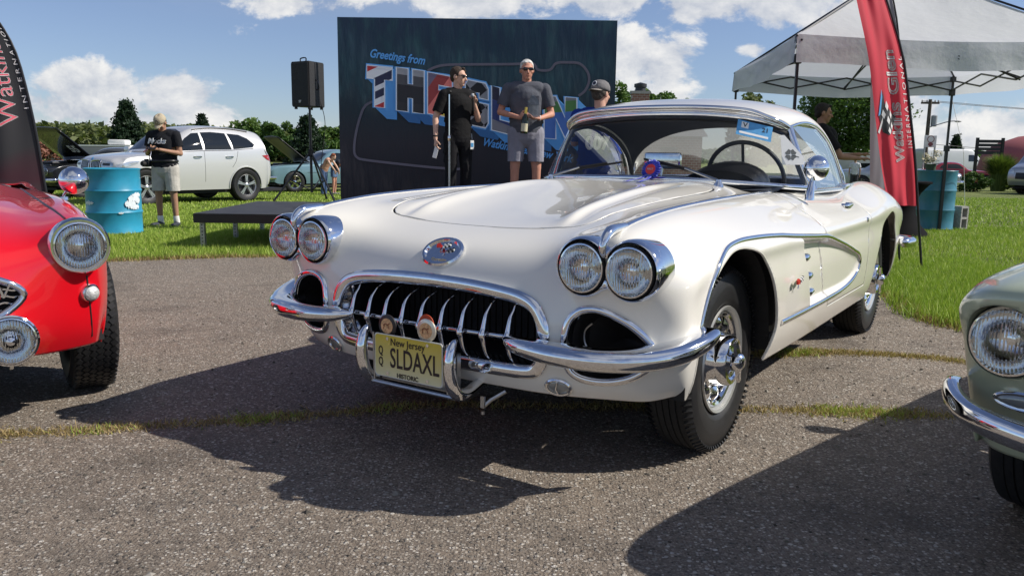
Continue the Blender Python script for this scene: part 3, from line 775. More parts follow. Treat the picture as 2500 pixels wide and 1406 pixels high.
for sg in (1, -1):
    d = solid(mobj('door', doors[sg], PAINT, vette, 32), .006)
    if sg > 0:
        bm = NB(); p = S_full.side(1.658, .845, 1)
        tube(bm, crv([p+Vector((.004, -.075, -.002)), p+Vector((.022, -.06, 0)), p+Vector((.024, 0, .002)), p+Vector((.020, .055, .003)), p+Vector((.008, .075, .003))], 12), [.006, .013, .014, .015, .010, .01][0:1]*0 or [.006]+[.0125]*10+[.009], 8, up=(1, 0, 0), flat=.8)
        tube(bm, [p+Vector((-.01, -.045, 0)), p+Vector((.018, -.045, 0))], .012, 8); tube(bm, [p+Vector((-.01, .05, 0)), p+Vector((.018, .05, 0))], .014, 8)
        mobj('handle', bm, CHROME, d, 40)
        bm = NB(); p = S_full.side(1.77, .768, 1); lathe(bm, [(0, .006), (.010, .005), (.013, .0), (.013, -.01)], 14, 'x', Matrix.Translation(p)); mobj('lock', bm, CHROME, d, 40)
# wheel wells, floor
bm = NB()
for sg in (1, -1):
    for cy, Rw in ((-.07, .44), (2.555, .43)):
        V = [[Vector((sg*x, cy+math.cos(t)*Rw*k, .34+math.sin(t)*Rw*k)) for t in np.linspace(-.05, PI+.05, 25)] for x, k in ((.86, .99), (.80, 1.0), (.52, 1.0), (.50, .02))]
        grid(bm, V)
for sg in (1, -1): pass
box(bm, -.62, .62, .45, 3.3, .22, .27); box(bm, -.46, .46, -.45, .6, .34, .62)
mobj('wheel_well', bm, BLACK, vette)
# wheels
WHEELCH = CHROME
def vette_wheel():
    bm = NB(); tire(bm, .348, .197, .168, 72, 0, 1); shoulder_lugs(bm, .348, .168, 84, sg=1); shoulder_lugs(bm, .348, .168, 84, sg=-1)
    for f in bm.faces:
        if f.material_index == 0 and len(f.verts) == 4 and False: pass
    t = mobj('tyre', bm, [RUBBER, RUBBER_TREAD], None, 30)
    r = NB(); lathe(r, [(.197, .066), (.203, .075), (.200, .082), (.190, .078), (.183, .060), (.178, .045), (.168, .042)], 64, 'x')
    rim = mobj('rim', r, mat('rim_argent', (.62, .62, .60), .35, .8), None, 40)
    c = NB()
    lathe(c, [(.176, .046), (.181, .060), (.174, .068), (.165, .064), (.158, .052)], 64, 'x')
    # slotted ring
    for i in range(10):
        a = 2*PI*i/10
        M_ = Matrix.Rotation(a, 4, 'X')
        P = []
        for u in range(7):
            th = (u/6-.5)*.50; rowp = []
            for k in range(6):
                rr = .108+.054*k/5; hh = .050+.012*math.sin(PI*k/5)*math.cos(th*5.2)+.004*(k/5)
                rowp.append(M_ @ Vector((hh, math.sin(th)*rr, math.cos(th)*rr)))
            P.append(rowp)
        grid(c, P)
    lathe(c, [(.160, .050), (.150, .040), (.118, .038), (.112, .046), (.104, .058), (.098, .085), (.092, .112), (.086, .118), (.07, .119), (.062, .112), (.045, .113), (.03, .120), (.0, .122)], 64, 'x')
    cap = mobj('hubcap', c, CHROME, None, 35)
    sp = NB()
    lathe(sp, [(.036, .115), (.036, .138), (.030, .150), (.018, .158), (0, .160)], 32, 'x')
    for a in (.35, .35+PI):
        M_ = Matrix.Rotation(a, 4, 'X')
        pr = [(-.020, .02), (-.017, .060), (-.010, .086), (.010, .086), (.017, .060), (.020, .02)]
        A = [sp.verts.new(M_ @ Vector((.128, x, z))) for x, z in pr]; B = [sp.verts.new(M_ @ Vector((.144-(.006 if z > .05 else 0), x*.8, z))) for x, z in pr]
        sp.faces.new(A[::-1]); sp.faces.new(B)
        for i in range(6): sp.faces.new((A[i], A[(i+1) % 6], B[(i+1) % 6], B[i]))
    spin = mobj('spinner', sp, CHROME, None, 35)
    return t, rim, cap, spin
wt, wrim, wcap, wspin = vette_wheel()
first = True
for sg in (1, -1):
    for y, xx in ((0, .724), (2.591, .745)):
        e = empty('wheel', (sg*xx, y, .345), 0, vette)
        if sg < 0: e.rotation_euler = (0, 0, PI)
        for src in (wt, wrim, wcap, wspin):
            c = src if first else src.copy()
            if not first: COL.objects.link(c)
            c.parent = e
        first = False
# ---- chrome: grille surround, nacelle surrounds
def on_nose(pts, off): 
    out = []
    for x, z in pts:
        p = S_full.front(x, z, off)
        if p is not None: out.append(p)
    return out
bm = NB()
big = [(x*1.02, .516+(z-.516)*1.035) for x, z in GRILLE]
tube(bm, on_nose(GRILLE, .003), .024, 12, True, up=(0, -1, 0), flat=.62)
# inner return of the grille opening
ring0 = on_nose(GRILLE, -.008)
V = [[p.copy() for p in ring0], [Vector((p.x*.96, p.y+.05, .515+(p.z-.515)*.92)) for p in ring0], [Vector((p.x*.93, p.y+.09, .515+(p.z-.515)*.88)) for p in ring0]]
grid(bm, V, wrap=True)
mobj('grille_surround', bm, CHROME, vette, 40)
bm = NB(); grid(bm, [V[2], [Vector((p.x*.9, -.46, .515+(p.z-.515)*.85)) for p in ring0], [Vector((p.x*.02, -.44, .515)) for p in ring0]], wrap=True)
for i in range(-14, 15):   # radiator fins just seen in the dark
    box(bm, i*.028-.001, i*.028+.001, -.50, -.49, .40, .63)
mobj('grille_cavity', bm, mat('cavity_black', (.006, .006, .007), .6), vette)
for sg in (1, -1):
    pts = [S_full.front(sg*x, z, .003) for x, z in NAC]; pts = [p for p in pts if p is not None]
    bm = NB(); tube(bm, pts, .013, 10, True, up=(0, -1, 0), flat=.8)
    V1 = [Vector((p.x-sg*.004, p.y+.004, p.z)) for p in pts]; V2 = [Vector((.66*sg+(p.x-.66*sg)*.93, p.y+.04, .495+(p.z-.495)*.92)) for p in pts]
    grid(bm, [V1, V2], wrap=True); mobj('bumper_recess_trim', bm, CHROME, vette, 40)
    bm = NB(); grid(bm, [V2, [Vector((.64*sg+(p.x-.64*sg)*.75, p.y+.12, .495+(p.z-.495)*.7)) for p in pts], [Vector((.64*sg+(p.x-.64*sg)*.05, -.50, .495)) for p in pts]], wrap=True)
    m_ = mobj('bumper_recess', bm, MATS['cavity_black'], vette)
    bm = NB(); lp = [(.60, .565), (.575, .54), (.575, .50), (.60, .475), (.66, .463), (.73, .463)]
    tube(bm, crv([Vector((sg*x, -.655+.14*max(0, x-.6), z)) for x, z in lp], 24), .0035, 6); mobj('duct_rim', bm, STEEL, m_, 40)
# teeth
TX = [0, .087, .172, .258, .349]
TY = [-.785, -.781, -.777, -.769, -.759]
for k in range(5):
    for sg in ((1, -1) if k else (1,)):
        x = TX[k]*sg; y = TY[k]
        bm = NB()
        prof = [(-.68, .615, .0022), (-.72, .604, .0026), (y+.028, .588, .004), (y+.010, .568, .0065), (y, .540, .0085), (y-.006, .518, .0105), (y-.012, .503, .0145), (y-.006, .488, .0105), (y, .466, .0085), (y+.010, .440, .006), (y+.028, .420, .004), (-.72, .408, .0026), (-.68, .40, .0022)]
        P = crv([Vector((x, a, b)) for a, b, _ in prof], 40); rr = np.interp(np.linspace(0, len(prof)-1, 40), range(len(prof)), [c for _, _, c in prof])
        tube(bm, P, list(rr), 8); mobj('grille_tooth', bm, CHROME, vette, 50)
bm = NB(); xs_ = np.linspace(-.40, .40, 40)
tube(bm, [Vector((x, np.interp(abs(x), TX, TY)+.012, .503)) for x in xs_], .0075, 8); mobj('grille_bar', bm, CHROME, vette, 50)
# bumpers
BP = [(.345, -.772, .500, .010), (.372, -.792, .498, .020), (.43, -.812, .494, .030), (.54, -.822, .489, .035), (.66, -.806, .486, .0365), (.76, -.765, .487, .0375), (.835, -.700, .492, .038), (.888, -.618, .503, .0375), (.918, -.535, .521, .034), (.932, -.475, .538, .026), (.934, -.452, .546, .012)]
for sg in (1, -1):
    bm = NB(); P = crv([Vector((sg*a, b, c)) for a, b, c, _ in BP], 56); rr = np.interp(np.linspace(0, len(BP)-1, 56), range(len(BP)), [d for *_, d in BP])
    fr = frames(P, (0, 0, 1)); rings = []
    for p, (t, s, u), r_ in zip(P, fr, rr):
        ring = []
        outw = s if s.dot(Vector((sg*.6, -1, 0))) > 0 else -s
        for a in range(18):
            th = 2*PI*a/18; cx, cz = math.cos(th), math.sin(th)
            bulge = abs(cx)**.8*(1 if cx > 0 else -1)
            # blade section: rounded front with a soft crease, flatter top
            ring.append(bm.verts.new(p+outw*(r_*(1.45*math.copysign(abs(cx)**.7, cx)-.50))+Vector((0, 0, 1))*((abs(cz)**.9)*math.copysign(1, cz)*r_*.95)))
        rings.append(ring)
    for i in range(55):
        for a in range(18):
            q = (rings[i][a], rings[i][(a+1) % 18], rings[i+1][(a+1) % 18], rings[i+1][a]); bm.faces.new(q)
    bm.faces.new(rings[0]); bm.faces.new(rings[-1][::-1]); bmesh.ops.recalc_face_normals(bm, faces=bm.faces)
    b_ = mobj('front_bumper', bm, CHROME, vette, 60)
    for x in (.56, .70):
        i = min(range(56), key=lambda i: abs(abs(P[i].x)-x)); q = P[i]
    # lower bumper lip seen as a second shadow line
# plate guards
for sg in (1, -1):
    bm = NB(); gpth = [(-.66, .330, .018), (-.77, .296, .021), (-.825, .300, .0225), (-.858, .33, .0225), (-.873, .375, .022), (-.876, .42, .021), (-.866, .458, .018), (-.850, .480, .012), (-.838, .486, .005)]
    P = crv([Vector((sg*.197, a, b)) for a, b, _ in gpth], 36); rr = np.interp(np.linspace(0, 8, 36), range(9), [c for *_, c in gpth])
    tube(bm, P, list(rr), 14, up=(sg, 0, 0)); g_ = mobj('bumper_guard', bm, CHROME, vette, 60)
bm = NB(); tube(bm, [(-.19, -.835, .288), (.19, -.835, .288)], .008, 8); box(bm, -.17, .17, -.80, -.78, .29, .43)
tube(bm, [(-.165, -.845, .30), (-.165, -.848, .47)], .004, 6); tube(bm, [(.165, -.845, .30), (.165, -.848, .47)], .004, 6)
mobj('plate_bracket', bm, STEEL, vette, 40)
bm = NB(); tube(bm, [(.30, -.70, .30), (.26, -.73, .27), (.245, -.75, .25)], .007, 6); box(bm, .236, .252, -.757, -.75, .245, .285); lathe(bm, [(0, 0), (.007, 0), (.007, .012), (0, .012)], 8, 'z', Matrix.Translation((.243, -.752, .222)))
mobj('tow_clip', bm, STEEL, vette, 40)
# licence plate: y -.856, z .32-.472
plate = None
def plate_material():
    m = bpy.data.materials.new('plate_yellow'); m.use_nodes = True; q = NG(m.node_tree); b = m.node_tree.nodes['Principled BSDF']
    t = q.n('TexCoord'); s = q.n('SeparateXYZ'); q.l(t.outputs['Object'], s.inputs[0])
    f = q.math('DIVIDE', q.math('SUBTRACT', s.outputs[2], .33), .14, True)
    q.l(q.ramp(f, [(0, (.72, .68, .42)), (.4, (.68, .58, .22)), (1, (.66, .50, .045))]), b.inputs['Base Color']); b.inputs['Roughness'].default_value = .35
    return m
PY = -.856; PT = .04
bm = NB(); hw, z0, z1, r = .1525, .320, .472, .012
out = []
for cx, cz, a0 in ((hw-r, z1-r, 0), (-hw+r, z1-r, PI/2), (-hw+r, z0+r, PI), (hw-r, z0+r, 1.5*PI)):
    for i in range(5): a = a0+i*PI/8; out.append((cx+math.cos(a)*r, cz+math.sin(a)*r))
poly_prism(bm, out, PY+.002, PY)
plate = mobj('licence_plate', bm, mat('plate_border', (.72, .72, .66), .4), vette, 40)
bm = NB(); poly_prism(bm, [(x*.975, .396+(z-.396)*.95) for x, z in out], PY, PY-.0012); mobj('plate_face', bm, plate_material(), plate)
INK = mat('plate_ink', (.035, .02, .018), .5)
def ptext(s, size, x, z, sx=1, bold=0.0, sp=1.0, mt=INK, y=PY-.0022):
    return text_obj('plate_lettering', s, size, mt, (x, y, z), FACE_Y, plate, .0006, 'CENTER', sx, 0, sp, bold=bold)
ptext('New Jersey', .036, .0, .447, .92, .0002)
ptext('SLDAXL', .098, .030, .388, .62, .0009, 1.02)
ptext('Q', .042, -.122, .411, .62, .0006); ptext('Q', .042, -.122, .372, .62, .0006)
ptext('HISTORIC', .022, .0, .332, 1.0, .0004)
for x, z in ((-.09, .457), (.09, .457), (-.09, .334), (.09, .334)):
    bm = NB(); lathe(bm, [(0, -.004), (.006, -.003), (.0065, 0)], 10, 'y', Matrix.Translation((x, PY-.0015, z))); mobj('plate_screw', bm, CHROME, plate, 40)
# two club medallions above the plate
for (x, z, y, red) in ((-.105, .497, -.84, 0), (.075, .505, -.845, 1)):
    bm = NB(); lathe(bm, [(0, -.004), (.036, -.004), (.040, -.002), (.040, .003), (0, .003)], 28, 'y', Matrix.Translation((x, y, z))); box(bm, x-.016, x+.016, y, y+.003, z-.052, z-.030)
    md_ = mobj('club_medallion', bm, mat('medallion_rim', (.75, .70, .58), .3, .6) if red else mat('medallion_dark', (.03, .025, .025), .35), vette, 40)
    bm = NB(); lathe(bm, [(0, -.0015), (.027, -.0015), (.027, 0)], 26, 'y', Matrix.Translation((x, y-.004, z))); mobj('medallion_face', bm, mat('medallion_face', (.68, .40, .20), .45, noise=(120, .35)), md_)
    bm = NB()
    for a in range(26):     # small running-horse like mark, a few bars
        pass
    tube(bm, crv([(x-.014, y-.006, z+.002), (x-.006, y-.006, z+.008), (x+.004, y-.006, z+.005), (x+.013, y-.006, z+.010)], 8), .0022, 5); tube(bm, [(x-.010, y-.006, z+.004), (x-.014, y-.006, z-.010)], .0016, 5); tube(bm, [(x+.006, y-.006, z+.005), (x+.012, y-.006, z-.009)], .0016, 5)
    mobj('medallion_mark', bm, mat('medallion_brown', (.28, .10, .04), .5), md_)
    if red:
        bm = NB(); lathe(bm, [(0, -.001), (.032, -.001), (.032, .002), (0, .002)], 24, 'y', Matrix.Translation((x-.004, y+.004, z+.022))); mobj('medallion_back', bm, mat('medallion_red', (.45, .06, .02), .4), md_)
# nose emblem
ep = S_full.front(0, .744); en = (S_full.front(0, .744, 1)-ep)
bm = NB(); Me = facing(ep, en)
def ell(bm, a, b, prof, M_, seg=40):
    rings = []
    for s_, h in prof: rings.append([bm.verts.new(M_ @ Vector((math.cos(2*PI*k/seg)*(a+s_), math.sin(2*PI*k/seg)*(b+s_), h))) for k in range(seg)])
    for i in range(len(rings)-1):
        for k in range(seg): bm.faces.new((rings[i][k], rings[i][(k+1) % seg], rings[i+1][(k+1) % seg], rings[i+1][k]))
    bm.faces.new(rings[-1])
ell(bm, .088, .066, [(0, -.01), (0, .008), (-.006, .014), (-.014, .013), (-.019, .004)], Me)
emb = mobj('nose_emblem', bm, CHROME, vette, 40)
FLAGRED = mat('flag_red', (.55, .03, .02), .35); WHITEP = mat('white_print', (.8, .8, .78), .5); BLACKP = mat('black_print', (.02, .02, .02), .5)
def crossflags(parent, M_, s):
    a = NB(); poly_prism(a, [(-.9, .35), (-.55, .55), (-.15, .25), (-.2, -.05), (-.5, .0), (-.75, -.05)], .3, .5, 'z'); bmesh.ops.transform(a, matrix=M_ @ Matrix.Scale(s, 4), verts=a.verts); mobj('red_flag', a, FLAGRED, parent)
    b = NB(); w_ = NB()
    for i in range(4):
        for j in range(3):
            x0, y0 = .1+.2*i, -.05+.16*j+.06*i
            t_ = b if (i+j) % 2 else w_
            poly_prism(t_, [(x0, y0), (x0+.2, y0+.06), (x0+.2, y0+.22), (x0, y0+.16)], .3, .5, 'z')
    for t_, mm, nn in ((b, BLACKP, 'black_squares'), (w_, WHITEP, 'white_squares')):
        bmesh.ops.transform(t_, matrix=M_ @ Matrix.Scale(s, 4), verts=t_.verts); mobj(nn, t_, mm, parent)
    p = NB(); tube(p, [M_ @ Vector((-.15*s, .3*s, .3*s)), M_ @ Vector((.15*s, -.55*s, .3*s))], .04*s, 5); tube(p, [M_ @ Vector((.1*s, .2*s, .3*s)), M_ @ Vector((-.15*s, -.55*s, .3*s))], .04*s, 5); mobj('flag_poles', p, CHROME, parent)
crossflags(emb, Me @ Matrix.Translation((0, .010, .004)), .033)
text_obj('emblem_lettering', 'Corvette', .018, mat('gold_letter', (.6, .5, .35), .3, .8), None, None, emb, .0008, M_=Me @ Matrix.Translation((0, -.034, .0055)))
# headlights
def fig8(cx, cz, R_, n=72, k=.03):
    out = []
    for i in range(n):
        a = 2*PI*i/n; dx, dz = math.cos(a), math.sin(a); lo, hi_ = 0, .4
        def f(t):
            x, z = dx*t, dz*t; d1 = math.hypot(x-.0815, z)-R_; d2 = math.hypot(x+.0815, z)-R_
            h = max(k-abs(d1-d2), 0)/k; return min(d1, d2)-h*h*k*.25
        for _ in range(30):
            m_ = (lo+hi_)/2
            if f(m_) < 0: lo = m_
            else: hi_ = m_
        out.append((cx+dx*lo, cz+dz*lo))
    return out
LENS = bpy.data.materials.new('headlamp_glass'); LENS.use_nodes = True
q = NG(LENS.node_tree); b = LENS.node_tree.nodes['Principled BSDF']; b.inputs['Base Color'].default_value = (.95, .97, .97, 1); b.inputs['Transmission Weight'].default_value = 1; b.inputs['Roughness'].default_value = .02; b.inputs['IOR'].default_value = 1.35
t_ = q.n('TexCoord'); wv_ = q.n('TexWave', wave_type='BANDS', bands_direction='X'); wv_.inputs['Scale'].default_value = 34; wv_.inputs['Distortion'].default_value = 1.2; wv_.inputs['Detail'].default_value = 1
q.l(t_.outputs['Object'], wv_.inputs['Vector']); bp_ = q.n('Bump'); bp_.inputs['Strength'].default_value = .40; bp_.inputs['Distance'].default_value = .004; q.l(wv_.outputs['Fac'], bp_.inputs['Height']); q.l(bp_.outputs[0], b.inputs['Normal'])
REFL = mat('lamp_reflector', (.82, .83, .83), .05, 1.0, bump=(40, .10))
def headlamp(parent, c, R_, n=(0, -1, 0), ringmat=CHROME, name='headlight'):
    M_ = facing(c, n)
    e = empty(name, (0, 0, 0), 0, parent)
    bm = NB(); lathe(bm, [(R_, .004), (R_*.985, .012), (R_*.93, .013), (R_*.90, .006)], 40, 'z', M_); mobj('lamp_ring', bm, ringmat, e, 40)
    bm = NB(); lathe(bm, [(R_*1.035, -.006), (R_*1.02, .006), (R_*.985, .006)], 40, 'z', M_); mobj('lamp_gasket', bm, BLACK, e, 40)
    bm = NB(); lathe(bm, [(R_*.92, .004)]+[(R_*.92*math.cos(t*PI/2), .004+R_*.20*math.sin(t*PI/2)) for t in np.linspace(.1, 1, 8)], 40, 'z', M_)
    bmesh.ops.recalc_face_normals(bm, faces=bm.faces); mobj('lamp_lens', bm, LENS, e, 60)
    bm = NB(); lathe(bm, [(R_*.93, .002), (R_*.8, -.02), (R_*.55, -.042), (R_*.25, -.054), (.012, -.056), (.012, -.020), (0, -.018)], 40, 'z', M_); mobj('lamp_reflector', bm, REFL, e, 40)
    return e
for sg in (1, -1):
    cx, cz = .677*sg, .752
    bm = NB(); rings = []
    for (y, Rr, kk) in ((-.60, .090, .05), (-.65, .0945, .045), (-.685, .0965, .04), (-.712, .0955, .035), (-.724, .092, .03), (-.729, .088, .025), (-.724, .083, .02), (-.716, .082, .02)):
        pts = fig8(cx, cz, Rr, 72, kk)
        rings.append([bm.verts.new((x, y+ (.0 if z < .76 else .0), z)) for x, z in pts])
    for i in range(len(rings)-1):
        for k in range(72): bm.faces.new((rings[i][k], rings[i][(k+1) % 72], rings[i+1][(k+1) % 72], rings[i+1][k]))
    bmesh.ops.recalc_face_normals(bm, faces=bm.faces)
    bm.faces.new([bm.verts.new((x, -.650, z)) for x, z in fig8(cx, cz, .082, 72, .02)])
    # the spear rising between the lamps
    sp = [(-.735, .792, .006), (-.748, .812, .011), (-.742, .836, .014), (-.722, .856, .016), (-.695, .868, .017), (-.655, .872, .014), (-.60, .876, .010)]
    P = crv([Vector((cx, a, b_)) for a, b_, _ in sp], 24); rr = np.interp(np.linspace(0, 6, 24), range(7), [c for *_, c in sp]); tube(bm, P, list(rr), 10, up=(1, 0, 0))
    bez = mobj('headlight_bezel', bm, CHROME, vette, 50)
    for dx in (-.0815, .0815):
        headlamp(vette, (cx+dx, -.722, cz-.002), .0775)
    # fender crest trim
    bm = NB(); P = []
    for y in np.linspace(-.62, 1.06, 44):
        x = interp(y, [-.62, -.25, 0, .47, 1.06], [.677, .676, .672, .662, .648])
        p = S_full.top(sg*x, y, .003)
        if p is not None: P.append(p)
    rr = [.0085]*(len(P)-6)+[.008, .007, .006, .005, .004, .003]; tube(bm, P, rr, 8, up=(0, 0, 1), flat=.7); mobj('fender_trim', bm, CHROME, vette, 50)
    # cove trim, from the bumper tip round the arch, along the cove and back
    tr = [(-.470, .535), (-.455, .60), (-.385, .722), (-.285, .780), (-.145, .801), (.05, .802), (.28, .793), (.46, .779), (.70, .762), (.954, .742), (1.281, .684), (1.497, .634), (1.655, .592), (1.694, .538), (1.60, .476), (1.379, .444), (1.03, .438), (.80, .438), (.60, .438), (.37, .438)]
    P = []
    for p in crv([(a, b_, 0) for a, b_ in tr], 110):
        h = S_full.side(p.x, p.y, sg, .001)
        if h is None: h = Vector((sg*.90, p.x, p.y))
        P.append(h)
    bm = NB(); tube(bm, P, .0105, 8, up=(sg, 0, 0), flat=.75); mobj('cove_trim', bm, CHROME, vette, 50)
    # arch lip
    bm = NB(); P = []
    for y, z in [p for p in FARCH if p[1] > .27]:
        h = S_full.side(y, z, sg, -.004)
        if h is not None: P.append(h)
    # order along the arch
    P.sort(key=lambda p: -math.atan2(p.z-.3, p.y+.07) if True else 0)
    tube(bm, P, .006, 6, up=(sg, 0, 0)); mobj('arch_lip', bm, PAINT, vette, 50)
    # three spears in the cove
    for (y, z) in ((.675, .672), (.735, .585), (.795, .505)):
        p = S_full.side(y, z, sg, -.026); bm = NB()
        tube(bm, [p+Vector((0, -.075, 0)), p+Vector((sg*.010, -.04, .001)), p+Vector((sg*.010, .01, .002)), p+Vector((0, .05, .003)), p+Vector((-sg*.01, .07, .003))], [.013, .020, .017, .011, .003], 8, up=(sg, 0, 0)); mobj('cove_spear', bm, CHROME, vette, 50)
    p = S_full.side(.462, .590, sg, .004)
    n_ = S_full.side(.462, .590, sg, 1)-S_full.side(.462, .590, sg, 0)
    fe = empty('side_emblem', (0, 0, 0), 0, vette); crossflags(fe, facing(p, n_) @ Matrix.Translation((0, 0, .004)), .040)
    # small round lamp in the valance
    p = S_full.front(sg*.508, .352); n_ = S_full.front(sg*.508, .352, 1)-p
    bm = NB(); M_ = facing(p, n_); ell(bm, .047, .034, [(0, -.01), (0, .006), (-.004, .010), (-.009, .008), (-.011, .003)], M_, 32); pl = mobj('parking_light', bm, CHROME, vette, 40)
    bm = NB(); ell(bm, .035, .023, [(0, .003), (-.006, .008), (-.014, .010)], M_, 28); mobj('lamp_lens', bm, mat('parking_lens', (.30, .31, .30), .08, .3, 0, .8), pl, 60)
    bm = NB(); tube(bm, [M_ @ Vector((.0, .025, .011)), M_ @ Vector((-.006, 0, .015)), M_ @ Vector((.0, -.025, .011))], .003, 5); mobj('lamp_bar', bm, CHROME, pl, 50)
    # rear bumper end
    bm = NB(); tube(bm, crv([(sg*.90, 3.10, .535), (sg*.925, 3.2, .53), (sg*.93, 3.32, .525), (sg*.88, 3.48, .52), (sg*.72, 3.60, .515), (sg*.5, 3.64, .51)], 20), [.008, .022]+[.036]*18, 10); mobj('rear_bumper', bm, CHROME, vette, 50)
# ---- windshield
WB = [(0, .875, .985), (.2, .882, .983), (.4, .915, .977), (.56, .985, .968), (.665, 1.09, .958), (.722, 1.22, .950), (.740, 1.31, .946)]
WT = [(0, 1.115, 1.303), (.17, 1.118, 1.300), (.33, 1.128, 1.291), (.46, 1.148, 1.276), (.545, 1.185, 1.257), (.592, 1.235, 1.238), (.615, 1.285, 1.222)]
def full(P): return [Vector((-a, b, c)) for a, b, c in reversed(P[1:])]+[Vector(p) for p in P]
wb, wt_ = crv(full(WB), 49), crv(full(WT), 49)
V = []
for t in np.linspace(0, 1, 9):
    V.append([a.lerp(b, t)+Vector((a.x*.0, -.018*math.sin(PI*t), .0)) for a, b in zip(wb, wt_)])
bm = NB(); grid(bm, V); mobj('windshield_glass', bm, GLASS, vette, 60)
bm = NB(); tube(bm, [p+Vector((0, 0, .004)) for p in wt_], .016, 10); tube(bm, [p+Vector((0, -.012, .024)) for p in wt_], .012, 8); wf = mobj('windshield_frame', bm, CHROME, vette, 50)
bm = NB(); tube(bm, [p+Vector((0, .004, -.020)) for p in wt_], .016, 8); mobj('seal', bm, BLACK, wf, 50)
bm = NB(); tube(bm, [p+Vector((0, -.006, -.004)) for p in wb], .018, 10, up=(0, 0, 1), flat=.8); mobj('windshield_sill', bm, CHROME, vette, 50)
for sg in (1, -1):
    bm = NB(); A, B = Vector((sg*.745, 1.315, .93)), Vector((sg*.620, 1.292, 1.238))
    mid = [A.lerp(B, t)+Vector((0, -.020*math.sin(PI*t), 0)) for t in np.linspace(0, 1, 10)]
    tube(bm, mid, [.030, .026, .021, .019, .019, .019, .019, .019, .019, .019], 10, up=(0, 1, 0)); pil = mobj('windshield_post', bm, CHROME, vette, 50)
    bm = NB(); tube(bm, [p+Vector((-sg*.018, -.012, 0)) for p in mid], .010, 8); mobj('seal', bm, BLACK, pil, 50)
# ---- hardtop
HT_E = [(.624, 1.275, 1.243), (.640, 1.47, 1.272), (.648, 1.70, 1.262), (.655, 1.91, 1.205), (.663, 2.06, 1.13), (.677, 2.17, 1.035), (.692, 2.24, .935)]     # side edge
HT_C = [(1.085, 1.345), (1.30, 1.388), (1.52, 1.402), (1.72, 1.395), (1.90, 1.368), (2.04, 1.330), (2.14, 1.285)]                                               # centre line
HT_F = [(0, 1.085, 1.345), (.20, 1.09, 1.342), (.36, 1.10, 1.333), (.48, 1.125, 1.318), (.56, 1.165, 1.286), (.603, 1.215, 1.265), (.624, 1.275, 1.243)]
def roofpt(u, v):       # u across 0..1, v back 0..1
    e = Vector((interp(v, np.linspace(0, 1, 7), [p[0] for p in HT_E]), interp(v, np.linspace(0, 1, 7), [p[1] for p in HT_E]), interp(v, np.linspace(0, 1, 7), [p[2] for p in HT_E])))
    c = Vector((0, interp(v, np.linspace(0, 1, 7), [p[0] for p in HT_C]), interp(v, np.linspace(0, 1, 7), [p[1] for p in HT_C])))
    return c, e
RU = [0, .25, .48, .68, .84, .94, 1]
cage, faces = [], []
nv = 7
for sgi, sg in enumerate((1,)):
    pass
cols = [-u for u in reversed(RU[1:])]+RU
for i in range(nv):
    v = i/(nv-1); c, e = roofpt(1, v)
    for u in cols:
        a = abs(u); s_ = math.sin(a*PI/2); q_ = 1-math.cos(a*PI/2)
        if i == 0:
            P = crv([Vector(p) for p in HT_F], 61)[int(round(a*60))] if False else None
        x = e.x*(s_**1.0)
        fz = (1-(1-math.cos(a*PI/2))**1.15)
        z = e.z+(c.z-e.z)*fz
        y = c.y+(e.y-c.y)*(a**2.6)
        cage.append((math.copysign(x, u) if u else 0, y, z))
nc_ = len(cols)
for i in range(nv-1):
    for j in range(nc_-1): faces.append([i*nc_+j, i*nc_+j+1, (i+1)*nc_+j+1, (i+1)*nc_+j])
roof = subsurf(cage, faces, 3, 3)
S_roof = Surf(roof)
ht = mobj('hardtop', roof, [PAINT, HEADLINER], vette, 60)
md = ht.modifiers.new('t', 'SOLIDIFY'); md.thickness = .022; md.offset = -1; md.material_offset = 1; md.material_offset_rim = 0
bm = NB(); tube(bm, [Vector((p.x, p.y-.0, p.z-.006)) for p in crv(full(HT_F), 49)], .011, 8); mobj('header_trim', bm, CHROME, ht, 50)
for sg in (1, -1):
    bm = NB(); P = crv([Vector((sg*(a-.004), b_, c-.008)) for a, b_, c in HT_E], 30); tube(bm, P, .010, 8); mobj('drip_rail', bm, CHROME, ht, 50)
    bm = NB(); P2 = [Vector((p.x-sg*.022, p.y-.03, p.z-.012)) for p in P]; tube(bm, P2, .012, 6); mobj('side_seal', bm, BLACK, ht, 50)
    # quarter trim strip between the drip rail and the glass
    bm = NB(); grid(bm, [[P[i]+Vector((-sg*.006, -.004, -.004)) for i in range(10, 30)], [P[i]+Vector((-sg*.010, -.065*(i-9)/20-.01, -.02)) for i in range(10, 30)]]); solid(mobj('quarter_trim', bm, CHROME_OLD, ht, 50), .004, 0)
    # side window
    bm = NB(); pts = [Vector((sg*.735, 1.33, .935)), Vector((sg*.625, 1.31, 1.25)), Vector((sg*.640, 1.50, 1.262)), Vector((sg*.648, 1.70, 1.240)), Vector((sg*.660, 1.90, 1.175)), Vector((sg*.672, 2.04, 1.09)), Vector((sg*.69, 2.13, .99)), Vector((sg*.705, 2.16, .925))]
    vs_ = [bm.verts.new(p) for p in pts]; bm.faces.new(vs_); sw = mobj('side_window', bm, GLASS, vette)
    bm = NB(); tube(bm, [Vector((sg*.735, 1.30, .925)), Vector((sg*.715, 2.18, .915))], .014, 8); box(bm, min(sg*.69, sg*.74), max(sg*.69, sg*.74), 2.10, 2.29, .90, .945, .006); mobj('window_sill', bm, CHROME, vette, 50)
